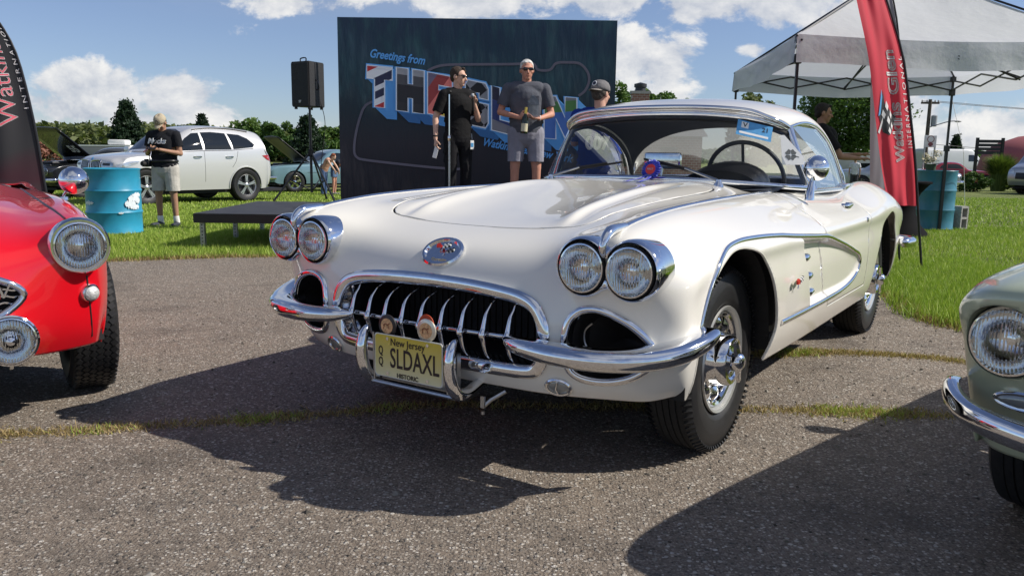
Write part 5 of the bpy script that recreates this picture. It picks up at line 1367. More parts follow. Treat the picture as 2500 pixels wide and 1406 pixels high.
RED_F = flag_mat('flag_red_cloth', (.74, .06, .09)); GREY_F = flag_mat('flag_grey_cloth', (.24, .225, .25)); BLK_F = flag_mat('flag_black_cloth', (.05, .05, .055), [(0, (.035, .034, .038)), (.2, (.16, .15, .155)), (.36, (.06, .058, .062)), (.44, (.075, .03, .04)), (.55, (.05, .048, .052)), (1, (.045, .045, .05))])
FLAG_W = mat('flag_white', (.62, .60, .60), .6); FLAG_PINK = mat('flag_pink', (.62, .10, .14), .6)
rf, rs_ = feather('feather_flag', 'tall red feather flag with white outlined lettering planted by the tent', 8.22, (2250, 655), [(2148, 498), (2128, 400), (2115, 300), (2098, 150), (2074, 20), (2050, -120), (2040, -260), (2030, -380)], [(2238, 503), (2232, 400), (2222, 300), (2204, 150), (2168, 20), (2120, -120), (2075, -260), (2032, -390)], RED_F, 1.0)
flag_text(rf, rs_, 'Watkins Glen', .15, .455, .62, .36, FLAG_W, outline=.032)
flag_text(rf, rs_, 'INTERNATIONAL', .20, .44, .92, .16, FLAG_W, sp=1.5)
def flag_patch(root, surf, poly, m, name, off=.005):
    bm = NB(); f = bm.faces.new([bm.verts.new((s, 0, t)) for s, t in poly]); bm.normal_update(); bmesh.ops.triangulate(bm, faces=[f])
    bmesh.ops.subdivide_edges(bm, edges=list(bm.edges), cuts=3, use_grid_fill=True); bmesh.ops.triangulate(bm, faces=bm.faces)
    for v in bm.verts: v.co = surf(v.co.z, v.co.x, off)
    return mobj(name, bm, m, root)
BLUEP = mat('flag_blue', (.08, .32, .60), .6)
flag_patch(rf, rs_, [(.10, .30), (.28, .36), (.28, .33), (.62, .30), (.46, .26), (.30, .245), (.16, .255)], BLACKP, 'flag_emblem')
flag_patch(rf, rs_, [(.08, .30), (.24, .362), (.24, .345), (.14, .305)], BLUEP, 'flag_emblem', .007); flag_patch(rf, rs_, [(.02, .255), (.2, .30), (.18, .285), (.06, .25)], FLAG_W, 'flag_emblem', .007)
for (a, b) in ((.33, .325), (.45, .305), (.33, .29), (.22, .305), (.45, .275), (.33, .26)): flag_patch(rf, rs_, [(a-.05, b-.001), (a, b+.012), (a+.055, b), (a, b-.012)], FLAG_W, 'flag_emblem', .008)
gf, gs_ = feather('feather_flag', 'grey feather flag hanging behind the red flag', 8.75, (2196, 640), [(2106, 470), (2106, 350), (2108, 200), (2112, 60), (2104, -60), (2080, -200), (2060, -330)], [(2188, 474), (2190, 350), (2191, 200), (2190, 80), (2170, -30), (2120, -180), (2064, -340)], GREY_F, 2.3, .014)
flag_patch(gf, gs_, [(.02, .33), (.10, .39), (.12, .36), (.05, .31)], FLAG_W, 'flag_emblem')
lf, ls_ = feather('feather_flag', 'black feather flag with pink lettering behind the red sports car', 8.2, (118, 500), [(-60, 470), (-72, 330), (-85, 200), (-110, 60), (-140, -60), (-190, -180), (-240, -260)], [(110, 472), (86, 330), (62, 220), (36, 130), (0, 62), (-60, -20), (-150, -150), (-238, -262)], BLK_F, 4.1, .012)
flag_text(lf, ls_, 'Watkins Glen', .175, .66, .74, .30, FLAG_PINK); flag_text(lf, ls_, 'Watkins Glen', .175, .66, .74, .30, FLAG_W, outline=.012)
flag_text(lf, ls_, 'INTERNATIONAL', .22, .64, .965, .09, FLAG_W, sp=1.6)

# ------------------------------------------------------------------ tent
TA = Vector((at(1942, 150, 8.9).x, 8.9)); TB = Vector((at(1787, 222, 13.0).x+.02, 13.0)); TC = Vector((at(2327, 225, 13.2).x, 13.2)); TD = Vector((TA.x+(TC.x-TB.x), 9.05))
EZ, VZ_ = 2.36, 2.07           # eave and valance bottom
def T3(p, z): return Vector((p[0], p[1], z))
TO = T3(TA, 0); PKZ = 3.55; ctr = (TA+TB+TC+TD)/4
tent = empty('canopy_tent', TO); tag(tent, 'white pop-up canopy tent with black truss frame on the lawn', 'tent')
TENTM = bpy.data.materials.new('tent_fabric'); TENTM.use_nodes = True; q = NG(TENTM.node_tree); b = TENTM.node_tree.nodes['Principled BSDF']; b.inputs['Base Color'].default_value = (.72, .73, .76, 1); b.inputs['Roughness'].default_value = .6
tr = q.n('BsdfTranslucent'); tr.inputs[0].default_value = (.74, .77, .84, 1); mx_ = q.n('MixShader'); mx_.inputs[0].default_value = .38; q.l(b.outputs[0], mx_.inputs[1]); q.l(tr.outputs[0], mx_.inputs[2]); q.l(mx_.outputs[0], TENTM.node_tree.nodes['Material Output'].inputs[0])
tcn = q.n('TexCoord'); n_ = q.n('TexNoise'); n_.inputs['Scale'].default_value = 2.2; n_.inputs['Detail'].default_value = 5; q.l(tcn.outputs['Object'], n_.inputs[0]); bp = q.n('Bump'); bp.inputs['Distance'].default_value = .05; bp.inputs['Strength'].default_value = .6; q.l(n_.outputs[0], bp.inputs['Height']); q.l(bp.outputs[0], b.inputs['Normal'])
corners = [TA, TD, TC, TB]
apex = T3(ctr, PKZ)
for i in range(4):
    a, c = corners[i], corners[(i+1) % 4]
    bm = NB(); V = []
    for u in np.linspace(0, 1, 13):
        rowp = []
        for w_ in np.linspace(0, 1, 11):
            e = T3(a, EZ).lerp(T3(c, EZ), u); p = e.lerp(apex, w_)
            p.z -= .16*math.sin(PI*w_)*(.5+.5*math.sin(PI*u))*.8 + .05*math.sin(PI*u)*(1-w_)
            rowp.append(p-TO)
        V.append(rowp)
    grid(bm, V); bmesh.ops.remove_doubles(bm, verts=bm.verts, dist=1e-4); mobj('roof_panel', bm, TENTM, tent, 60)
    bm = NB(); V = []
    d = (c-a).normalized(); nrm = Vector((d.y, -d.x))
    for u in np.linspace(0, 1, 41):
        e = a.lerp(c, u); rowp = []
        for w_ in np.linspace(0, 1, 7):
            off = .02*w_+.022*math.sin(u*23+i)*w_*math.sin(PI*u)
            z = EZ-.05*math.sin(PI*u) - (EZ-VZ_)*w_ + .012*math.sin(u*9)*w_
            rowp.append(T3(e, z)+Vector((nrm.x*off, nrm.y*off, 0))-TO)
        V.append(rowp)
    grid(bm, V); mobj('valance', bm, TENTM, tent, 60)
    # truss: scissor bars just inside the valance
    bm = NB(); ins = nrm*-.05; n4 = 4
    for k in range(n4):
        for z0, z1 in ((EZ-.06, VZ_+.06), (VZ_+.06, EZ-.06)):
            p, r_ = a.lerp(c, k/n4)+ins, a.lerp(c, (k+1)/n4)+ins; tube(bm, [T3(p, z0-.0)-TO, T3(r_, z1)-TO], .013, 6)
    mobj('truss', bm, SATIN_BLACK, tent, 40)
    bm = NB(); p = a+(ctr-a).normalized()*.05
    box(bm, p.x-TO.x-.02, p.x-TO.x+.02, p.y-TO.y-.02, p.y-TO.y+.02, zg(p.y)-.02, 1.25); box(bm, p.x-TO.x-.014, p.x-TO.x+.014, p.y-TO.y-.014, p.y-TO.y+.014, 1.25, EZ); lg = mobj('leg', bm, SATIN_BLACK, tent)
    for zz_, hh_ in ((VZ_+.04, .10), (EZ-.05, .08), (1.25, .09)): bm = NB(); boxc(bm, T3(p, zz_)-TO, (.07, .07, hh_), .008); mobj('bracket', bm, SATIN_BLACK, lg)
bm = NB(); 
for i in range(4): tube(bm, [T3(corners[i], EZ-.02)-TO, apex-Vector((0, 0, .06))-TO], .014, 6)
tube(bm, [apex-Vector((0, 0, .9))-TO, apex-Vector((0, 0, .03))-TO], .018, 6)
for i in range(4): m_ = (corners[i]+corners[(i+1) % 4])/2; tube(bm, [T3(m_, EZ-.2)-TO, apex-Vector((0, 0, .9))-TO], .012, 6); tube(bm, [T3(m_, VZ_+.06)-TO, apex-Vector((0, 0, .75))-TO], .012, 6)
mobj('rafters', bm, SATIN_BLACK, tent, 40)
# concrete block tied to the tent leg
cb = lawn(2332, 559); 
blk = empty('concrete_block', (cb.x+.04, cb.y, zg(cb.y)-.012), math.radians(28)); tag(blk, 'grey hollow concrete block tied to the tent leg', 'concrete block')
CON = mat('concrete', (.33, .32, .30), .9, noise=(30, .25), bump=(120, .6))
bm = NB()
for x0, x1 in ((-.095, -.065), (.065, .095)): box(bm, x0, x1, -.10, .10, 0, .39)
for z0, z1 in ((0, .035), (.178, .212), (.355, .39)): box(bm, -.0645, .0645, -.099, .099, z0, z1)
mobj('block', bm, CON, blk)
bm = NB(); pl = T3(TC, 0)-Vector((0, 0, 0)); tube(bm, [Vector((TC.x, TC.y, 2.0)), Vector((TC.x+.15, TC.y-.2, 1.2)), Vector((cb.x+.12, cb.y, .39+zg(cb.y)))], .004, 5); o = mobj('tie_rope', bm, mat('rope_white', (.7, .7, .68), .8), None); tag(o, 'thin white rope running from the tent leg to the block', 'rope')

# ------------------------------------------------------------------ drums and table
def drum(name, label, base, h, r, col, rust=False):
    o = empty(name, base); tag(o, label, 'barrel')
    m = mat(name+'_paint_'+str(round(col[2], 2)), col, .42, 0, .25, noise=(5, .12), bump=(8, .08))
    pr = [(r*.2, .0), (r*.97, .0), (r*1.0, .012), (r*1.01, .02), (r*.985, .035)]
    for zc_ in (h*.335, h*.665): pr += [(r*.985, zc_-.028), (r*1.012, zc_-.010), (r*1.022, zc_), (r*1.012, zc_+.010), (r*.985, zc_+.028)]
    pr += [(r*.985, h-.03), (r*1.005, h-.018), (r*1.015, h-.006), (r*1.0, h), (r*.975, h-.004), (r*.965, h-.05)]
    bm = NB(); lathe(bm, pr, 56, 'z'); mobj('drum_shell', bm, m, o, 35)
    bm = NB(); lathe(bm, [(r*.965, h-.05), (r*.955, .03), (0, .03)], 48, 'z'); mobj('drum_inside', bm, mat('drum_inside', (.05, .05, .05), .8), o, 35)
    return o
b0 = lawn(283, 569); dl = b0.length
bh = at(283, 411, b0.y).z-b0.z; br = (at(345, 490, b0.y).x-at(219, 490, b0.y).x)/2
d1 = drum('steel_drum', 'turquoise steel drum with torn white tape standing beside the man in shorts', b0, bh, br, (.022, .27, .43))
PEEL = mat('torn_tape', (.66, .72, .76), .6, noise=(30, .1))
for (zc_, a0, a1, hh_, sd_) in ((.60, -.42, .0, .035, 1), (.55, -.62, -.22, .05, 2), (.47, -.75, -.30, .06, 3), (.42, -.55, -.12, .035, 4), (.52, -.30, -.05, .05, 6), (.485, -2.35, -1.85, .022, 5), (.335, -1.0, -.80, .012, 8)):
    bm = NB(); n = 18; U = np.linspace(a0, a1, n); off = br*1.026+.001*sd_*.3
    lo = [zc_*bh-hh_*(.3+.9*abs(math.sin(k*.9+sd_)))*math.sin(PI*k/(n-1))**.5-.02*mnoise.noise((k*.7, sd_, 1)) for k in range(n)]; hi_ = [zc_*bh+hh_*(.3+.9*abs(math.sin(k*1.3+2*sd_)))*math.sin(PI*k/(n-1))**.5+.03*mnoise.noise((k*.8, sd_, 4)) for k in range(n)]
    grid(bm, [[Vector((math.cos(a)*off, math.sin(a)*off, l+(max(h, l+.003)-l)*t)) for a, l, h in zip(U, lo, hi_)] for t in np.linspace(0, 1, 4)]); solid(mobj('torn_tape', bm, PEEL, d1), .0012)
b1 = lawn(2276, 559)
d2 = drum('steel_drum', 'faded blue steel drum with flowers on top under the tent edge', b1, at(2270, 416, b1.y).z-b1.z, .30, (.035, .17, .24))
# flowers in a pot on the drum
bz_ = at(2270, 416, b1.y).z
fl = empty('flower_bunch', (b1.x-.12, b1.y, bz_)); tag(fl, 'bunch of pale hydrangea flowers standing on the blue drum', 'flowers')
bm = NB(); lathe(bm, [(0, .0), (.07, .0), (.085, .10), (.08, .10), (0, .09)], 16, 'z'); mobj('pot', bm, mat('pot_green', (.06, .10, .05), .6), fl, 40)
FLW = mat('hydrangea', (.62, .56, .40), .7, noise=(60, .3)); LEAFG = mat('leaf_green', (.06, .12, .03), .6, noise=(20, .3))
for k in range(7):
    a = k*2.4; c = Vector((math.cos(a)*.10*(k > 0), math.sin(a)*.09*(k > 0), .17+.05*(k % 3)))
    bm = NB()
    for j in range(46):
        v = Vector((rng.normal(), rng.normal(), rng.normal())).normalized()*.058; t1 = v.orthogonal().normalized()*.013; t2 = v.cross(t1).normalized()*.013; p = c+v
        bm.faces.new([bm.verts.new(p+t1), bm.verts.new(p+t2), bm.verts.new(p-t1), bm.verts.new(p-t2)])
    mobj('flower_head', bm, FLW, fl)
bm = NB()
for j in range(30):
    a = rng.uniform(0, 6.28); p = Vector((math.cos(a)*.09, math.sin(a)*.09, rng.uniform(.09, .16))); d = Vector((math.cos(a), math.sin(a), .2))*.07; s_ = Vector((-math.sin(a), math.cos(a), 0))*.025
    bm.faces.new([bm.verts.new(p), bm.verts.new(p+d*.5+s_), bm.verts.new(p+d), bm.verts.new(p+d*.5-s_)])
o = mobj('leaves', bm, LEAFG, fl); o['kind'] = 'stuff'
# cocktail table under a stretched black cover
t0 = lawn(2200, 566); tx = at(2192, 430, 12.3)
tb = empty('cocktail_table', (tx.x, 12.3, zg(12.3)-.01)); tag(tb, 'cocktail table under a stretched black cover beside the blue drum', 'table')
BLKC = mat('black_spandex', (.0035, .0035, .0045), .85, spec=.12)
tz = at(2172, 441, 12.3).z-zg(12.3)
bm = NB(); V = []
for k, (z, r0) in enumerate([(.0, .50), (.06, .47), (.2, .37), (.42, .29), (.62, .28), (.8, .34), (.95, .44), (1.0, .475)]):
    rowp = []
    for j in range(48):
        a = 2*PI*j/48; f = (1-abs(math.cos(2*a)))*(.30*math.sin(PI*min(1, z)))*.6; rowp.append(Vector((math.cos(a)*r0*(1-f*.3), math.sin(a)*r0*(1-f*.3), z*tz)))
    V.append(rowp)
grid(bm, V, wrap=True); mobj('stretch_cover', bm, BLKC, tb, 60)
bm = NB(); lathe(bm, [(0, tz+.004), (.46, tz+.004), (.475, tz-.01), (.47, tz-.03)], 48, 'z'); mobj('table_top', bm, BLKC, tb, 40)
bm = NB(); tube(bm, [(0, 0, .02), (0, 0, tz-.03)], .035, 10); mobj('pedestal', bm, DARKMETAL, tb, 40)
# ------------------------------------------------------------------ red roadster at the left
def z_tread_tyre(bm, R_, rim, w, seg=54):
    tire(bm, R_, rim, w, seg, 0, 1)
    n = 62                                   # zig-zag tread blocks
    for r_ in range(6):
        for i in range(n):
            a = 2*PI*(i+.5*(r_ % 2))/n; M_ = Matrix.Rotation(a, 4, 'X') @ Matrix.Translation(((r_-2.5)*w*.145, 0, R_+.001)) @ Matrix.Rotation(.6*(1 if r_ % 2 else -1), 4, 'Z')
            b2 = bmesh.new(); box(b2, -w*.066, w*.066, -.0115, .0115, -.006, .0018); addbm(bm, b2, M_); b2.free()
RED_Y = math.radians(35)
redcar = empty('red_roadster', (-2.47, 3.34, 0), RED_Y); tag(redcar, 'bright red vintage roadster with round headlight, fog lamp and chrome oval grille', 'car')
REDP_ = mat('red_paint', (.66, .004, .012), .28, 0, 1.0, .5, noise=(2, .03), coat_rough=.02)
RX = [0, .14, .27, .38, .47, .545, .61]
def rr_(ys, zs, last): return [(x, y, z) for x, y, z in zip(RX, ys if isinstance(ys, list) else [ys]*7, zs if isinstance(zs, list) else [zs]*7)]+[last]
hrows = [rr_([-.60, -.60, -.59, -.57, -.54, -.50, -.44], .30, (0.617, -.37, .30)), rr_([-.645, -.645, -.635, -.61, -.58, -.545, -.49], .37, (0.634, -.41, .37)), rr_([-.672, -.670, -.657, -.63, -.605, -.57, -.52], .45, (0.647, -.44, .45)),
 rr_([-.672, -.670, -.657, -.637, -.615, -.585, -.54], .54, (0.654, -.45, .53)), rr_([-.650, -.648, -.642, -.632, -.625, -.60, -.555], .63, (0.657, -.45, .61)), rr_([-.60, -.60, -.60, -.605, -.615, -.605, -.56], [.705, .705, .705, .708, .712, .712, .705], (0.657, -.445, .68)),
 rr_([-.50, -.50, -.495, -.50, -.535, -.54, -.50], [.765, .765, .763, .765, .785, .793, .775], (0.664, -.37, .715)), rr_(-.33, [.822, .82, .812, .806, .823, .835, .81], (0.670, -.26, .735)), rr_(-.10, [.868, .866, .855, .838, .846, .860, .835], (0.674, -.08, .75)),
 rr_(.25, [.905, .902, .888, .865, .858, .870, .848], (0.677, .25, .757)), rr_(.70, [.93, .927, .912, .888, .868, .868, .846], (0.677, .7, .757)), rr_(1.1, [.94, .935, .92, .90, .872, .862, .838], (0.677, 1.1, .75)), rr_(1.7, .85, (0.677, 1.7, .74)), rr_(2.2, .86, (0.677, 2.2, .75)), rr_(2.8, .79, (0.647, 2.75, .69)),
 rr_(3.13, .68, (0.602, 3.08, .61)), rr_(3.2, .60, (0.592, 3.12, .54)), rr_(3.22, .52, (0.587, 3.13, .47)), rr_(3.2, .44, (0.582, 3.12, .40)), rr_(3.17, .36, (0.572, 3.1, .34)), rr_(3.13, .29, (0.562, 3.07, .28))]
HZ = [0, .66, .56, .46, .36, .27]; HX = [0, .684, .688, .684, .672, .65]
def hside(s, k):
    x7, y7, z7 = hrows[5+s][7]; f = hrows[5-k][7]; r = hrows[15+k][7]
    if s <= 2: e = s/3; return (f[0]+(HX[k]-f[0])*e, interp(s, [0, 1, 2, 3], [f[1], -.40, -.30, -.1]), f[2]+(HZ[k]-f[2])*e)
    if s >= 9: e = (10-s)/2; return (r[0]+(HX[k]-r[0])*e, 2.75, r[2]+(HZ[k]-r[2])*e)
    return (HX[k], y7, HZ[k])
sh = car_shell(hrows, 5, 15, hside, 3, 4); S_r = Surf(sh)
kill(sh, cut(sh, lambda c: math.hypot(c.y-.02, (c.z-.30)*.92)-.385 if c.z > .30 else abs(c.y-.02)-.385, lambda c: abs(c.x) > .52 and -.55 < c.y < .6 and c.z < .80))
kill(sh, cut(sh, lambda c: math.hypot(c.y-2.34, c.z-.32)-.36 if c.z > .32 else abs(c.y-2.34)-.36, lambda c: abs(c.x) > .52 and 1.8 < c.y < 2.9 and c.z < .75))
HG = rounded([(-.345, .555), (-.27, .485), (-.14, .445), (0, .435), (.14, .445), (.27, .485), (.345, .555), (.27, .612), (.14, .637), (0, .644), (-.14, .637), (-.27, .612)], 60)
kill(sh, cut(sh, lambda c: math.hypot(abs(c.x)-.545, c.z-.722)-.092, lambda c: c.y < -.42 and .40 < abs(c.x) < .70 and .58 < c.z < .86))
kill(sh, cut(sh, lambda c: sdpoly(c.x, c.z, HG), lambda c: c.y < -.4 and abs(c.x) < .5 and .35 < c.z < .72))
kill(sh, cut(sh, lambda c: max(abs(c.x)-.56, 1.15-c.y, c.y-2.0), lambda c: c.z > .6 and 1.0 < c.y < 2.15 and abs(c.x) < .65))
solid(mobj('body', sh, REDP_, redcar, 35), .005)
bm = NB(); P = [S_r.front(x, z, .004) for x, z in HG]; tube(bm, P, .013, 8, True, up=(0, -1, 0), flat=.8); gs = mobj('grille_surround', bm, CHROME, redcar, 50)
bm = NB(); grid(bm, [[p.copy() for p in P], [Vector((p.x*.98, p.y+.06, .53+(p.z-.53)*.95)) for p in P]], wrap=True); grid(bm, [[Vector((p.x*.98, p.y+.06, .53+(p.z-.53)*.95)) for p in P], [Vector((p.x*.02, -.55, .53)) for p in P]], wrap=True); mobj('grille_cavity', bm, MATS['cavity_black'], redcar)
for z in np.linspace(.448, .622, 8):
    xs_ = [x for x in np.linspace(-.40, .40, 81) if sdpoly(x, z, HG) < -.006]
    bm = NB(); tube(bm, [Vector((x, S_r.front(x, z).y+.022, z+.004*math.sin(x*95))) for x in xs_], .0058, 6, up=(0, -1, 0)); mobj('grille_bar', bm, CHROME, gs, 50)
bp0 = S_r.front(.20, .555, .0); bm = NB(); boxc(bm, (bp0.x-.015, bp0.y-.004, .555), (.17, .006, .02), .002); bd = mobj('grille_badge', bm, FLAGRED, gs)
text_obj('badge_lettering', 'N', .075, CHROME, (bp0.x+.06, bp0.y-.012, .572), FACE_Y, bd, .003, sx=.9, shear=.5)
for sg in (1, -1):
    hp = S_r.front(sg*.545, .722); hc = Vector((sg*.545, -.622, .722))
    bm = NB(); Mh = facing(hc, (0, -1, .02)); lathe(bm, [(.106, -.07), (.110, -.02), (.108, .004), (.101, .016), (.094, .016), (.088, .008)], 48, 'z', Mh); mobj('headlight_rim', bm, CHROME, redcar, 50)
    headlamp(redcar, hc+Vector((0, -.006, 0)), .093, (0, -1, .02))
    p = S_r.front(sg*.572, .53, .002); bm = NB(); Mi = facing(p, S_r.front(sg*.572, .53, 1)-p); lathe(bm, [(.036, -.01), (.038, .010), (.034, .016), (.030, .016)], 28, 'z', Mi); il = mobj('indicator_lamp', bm, CHROME, redcar, 50)
    bm = NB(); lathe(bm, [(.031, .014), (.026, .026), (.012, .032), (0, .034)], 24, 'z', Mi); mobj('lamp_lens', bm, mat('clear_lens', (.62, .62, .60), .08, .2, .3, .8, bump=(90, .6)), il, 60)
    fc = Vector((sg*.285, -.725, .40)); bm = NB(); Mf = facing(fc, (0, -1, .03)); lathe(bm, [(0, -.075), (.04, -.07), (.075, -.04), (.092, -.005), (.094, .006), (.088, .010)], 40, 'z', Mf); tube(bm, [fc+Vector((0, .03, -.08)), fc+Vector((0, .10, -.12))], .012, 8); fl_ = mobj('fog_lamp', bm, CHROME, redcar, 50)
    headlamp(redcar, fc+Vector((0, -.004, 0)), .086, (0, -1, .03), name='fog_lamp_unit')
    bm = NB(); lathe(bm, [(0, .022), (.006, .021), (.016, .012), (.026, .008)], 20, 'z', Mf @ Matrix.Translation((0, 0, .012))); mobj('lamp_centre', bm, CHROME, fl_, 50)
    # wing bead: dark seam over the wing and down the front
    seam = [S_r.front(sg*x, z, -.0005) for x, z in ((.566, .60), (.569, .56), (.573, .49), (.576, .44), (.578, .40), (.58, .34))]
    bm = NB(); tube(bm, [p for p in seam if p], .0042, 6); mobj('wing_seam', bm, BLACK, redcar)
    seam = [S_r.top(sg*x, y, .0005) for x, y in ((.52, -.46), (.505, -.3), (.49, -.1), (.485, .3), (.485, .8), (.49, 1.1))]
    bm = NB(); tube(bm, crv(seam, 24), .0045, 6); mobj('wing_bead', bm, mat('bead_dark_red', (.06, .004, .006), .4), redcar)
    for y in (0.02, 2.34):
        e = empty('wheel', (sg*.625, y, .322), 0, redcar); e.rotation_euler = (0, 0, 0 if sg > 0 else PI)
        bm = NB(); z_tread_tyre(bm, .318, .19, .19); mobj('tyre', bm, [RUBBER, RUBBER_TREAD], e, 30)
        bm = NB(); lathe(bm, [(.19, .07), (.196, .08), (.18, .06), (.16, -.02), (.05, .03), (.03, .07), (0, .08)], 40, 'x'); mobj('rim', bm, STEEL, e, 40)
bm = NB(); box(bm, -.50, .50, .2, 3.0, .20, .24); box(bm, -.34, .34, -.42, .8, .30, .60)
for sg in (1, -1):
    for y in (.02, 2.34): grid(bm, [[Vector((sg*x, y+math.cos(t)*.43*k, .30+math.sin(t)*.43*k)) for t in np.linspace(0, PI, 17)] for x, k in ((.64, .98), (.45, 1), (.44, .02))])
mobj('underbody', bm, BLACK, redcar)
bm = NB(); box(bm, -.55, .55, 1.12, 2.02, .25, .30); box(bm, -.55, .55, 1.13, 1.16, .3, .84); box(bm, -.57, -.55, 1.1, 2.05, .3, .83); box(bm, .55, .57, 1.1, 2.05, .3, .83); box(bm, -.55, .55, 2.0, 2.04, .3, .83); mobj('cockpit_tub', bm, INT, redcar)
for sx in (.28, -.28): bm = NB(); boxc(bm, (sx, 1.75, .62), (.44, .14, .5), .05, Matrix.Rotation(-.2, 3, 'X')); mobj('seat', bm, INT, redcar, 50)
# mirror on the wing top
Rm = Matrix.Translation(redcar.location) @ Matrix.Rotation(RED_Y, 4, 'Z'); Rmi = Rm.inverted()
best = None
for y in np.linspace(.0, 1.2, 60):
    for x in np.linspace(.45, .72, 20):
        p = S_r.top(x, y)
        if p is None: continue
        wpt = Rm @ p; d = wpt-Vector((0, 0, CAM_H)); dd = np.array(d); zc_ = dd@CF; u = PW/2+CAM_F*(dd@CR)/zc_; v = PH/2+CAM_F*(dd@CD)/zc_
        e = abs(u-157)+abs(v-478)
        if best is None or e < best[0]: best = (e, p)
mb = best[1]; hd = Rmi @ at(180, 441, (Rm @ mb).y-.02)
bm = NB(); tube(bm, crv([mb+Vector((0, 0, -.004)), mb+Vector((0, -.005, .02)), mb.lerp(hd, .6)+Vector((0, 0, .004)), hd], 12), .006, 8); lathe(bm, [(.02, 0), (.018, .012), (.006, .016)], 14, 'z', Matrix.Translation(mb-Vector((0, 0, .003)))); wm_ = mobj('wing_mirror', bm, CHROME, redcar, 50)
bm = NB(); Mw = facing(hd, (.25, 1, .05)); lathe(bm, [(0, -.062), (.024, -.058), (.046, -.042), (.060, -.016), (.064, .0), (.062, .006), (0, .006)], 32, 'z', Mw); mobj('mirror_head', bm, CHROME, wm_, 50)

# ------------------------------------------------------------------ pale green convertible at the right
MINT_Y = math.radians(-48)
mint = empty('green_convertible', (2.140, 1.995, 0), MINT_Y); tag(mint, 'pale metallic green convertible with hooded round headlight and slim chrome bumper', 'car')
MINTP = mat('pale_green_paint', (.46, .51, .36), .28, .15, 1.0, .5, noise=(3, .04), coat_rough=.02)
MXS = [0, .15, .30, .42, .52, .60, .675]
def mr_(y, z, last):
    return [(x, (y if not isinstance(y, list) else y[i]), (z if not isinstance(z, list) else z[i])) for i, x in enumerate(MXS)]+[last]
def cvx(y, k=.10): return [y+k*(x/.68)**3 for x in MXS]
mrows = [mr_(cvx(-.56), .30, (.725, -.40, .30)), mr_(cvx(-.585), .38, (.74, -.43, .38)), mr_(cvx(-.605, .09), .465, (.75, -.46, .46)), mr_(cvx(-.63, .07), .55, (.755, -.50, .54)), mr_(cvx(-.655, .05), .645, (.757, -.545, .63)),
 mr_(cvx(-.685, .03), [.735, .735, .737, .742, .748, .750, .742], (.757, -.585, .705)), mr_(cvx(-.63, .04), [.768, .768, .77, .775, .787, .792, .778], (.760, -.52, .735)), mr_(-.45, [.795, .795, .793, .795, .810, .820, .802], (.764, -.42, .755)), mr_(-.1, [.835, .833, .828, .826, .84, .852, .83], (.768, -.1, .775)),
 mr_(.35, [.872, .87, .86, .852, .862, .872, .845], (.77, .35, .785)), mr_(.8, [.90, .897, .885, .872, .878, .885, .855], (.772, .8, .79)), mr_(1.1, [.905, .9, .89, .88, .88, .882, .855], (.772, 1.1, .79)), mr_(1.8, .86, (.772, 1.8, .79)), mr_(2.5, .85, (.772, 2.5, .79)), mr_(3.1, .83, (.765, 3.1, .77)),
 mr_(3.5, .78, (.75, 3.45, .72)), mr_(3.56, .68, (.745, 3.48, .63)), mr_(3.57, .58, (.74, 3.49, .55)), mr_(3.56, .48, (.735, 3.48, .46)), mr_(3.54, .38, (.73, 3.46, .38)), mr_(3.5, .30, (.72, 3.42, .30))]
MZ = [0, .70, .60, .50, .40, .30]; MXL = [0, .778, .780, .775, .762, .735]
def mside(s, k):
    x7, y7, z7 = mrows[5+s][7]; f = mrows[5-k][7]; r = mrows[15+k][7]
    if s <= 2: e = s/3; return (f[0]+(MXL[k]-f[0])*e, interp(s, [0, 1, 2, 3], [f[1], -.43, -.35, -.1]), f[2]+(MZ[k]-f[2])*e)
    if s >= 9: e = (10-s)/2; return (r[0]+(MXL[k]-r[0])*e, 3.1, r[2]+(MZ[k]-r[2])*e)
    return (MXL[k], y7, MZ[k])
sh = car_shell(mrows, 5, 15, mside, 3, 4); S_m = Surf(sh)
HLX, HLZ = .632, .632
kill(sh, cut(sh, lambda c: math.hypot(abs(c.x)-HLX, c.z-HLZ)-.101, lambda c: c.y < -.4 and .45 < abs(c.x) < .85 and .45 < c.z < .78))
for cy in (0.02, 2.6):
    kill(sh, cut(sh, lambda c: math.hypot(c.y-cy, c.z-.31)-.355 if c.z > .31 else abs(c.y-cy)-.355, lambda c: abs(c.x) > .55 and cy-.52 < c.y < cy+.52 and c.z < .76))
kill(sh, cut(sh, lambda c: sdpoly(c.x, c.z, [(-.45, .40), (.45, .40), (.47, .62), (-.47, .62)]), lambda c: c.y < -.45 and abs(c.x) < .55 and .3 < c.z < .7))
kill(sh, cut(sh, lambda c: max(abs(c.x)-.60, 1.15-c.y, c.y-2.5), lambda c: c.z > .6 and 1.0 < c.y < 2.65 and abs(c.x) < .72))
solid(mobj('body', sh, MINTP, mint, 35), .005)
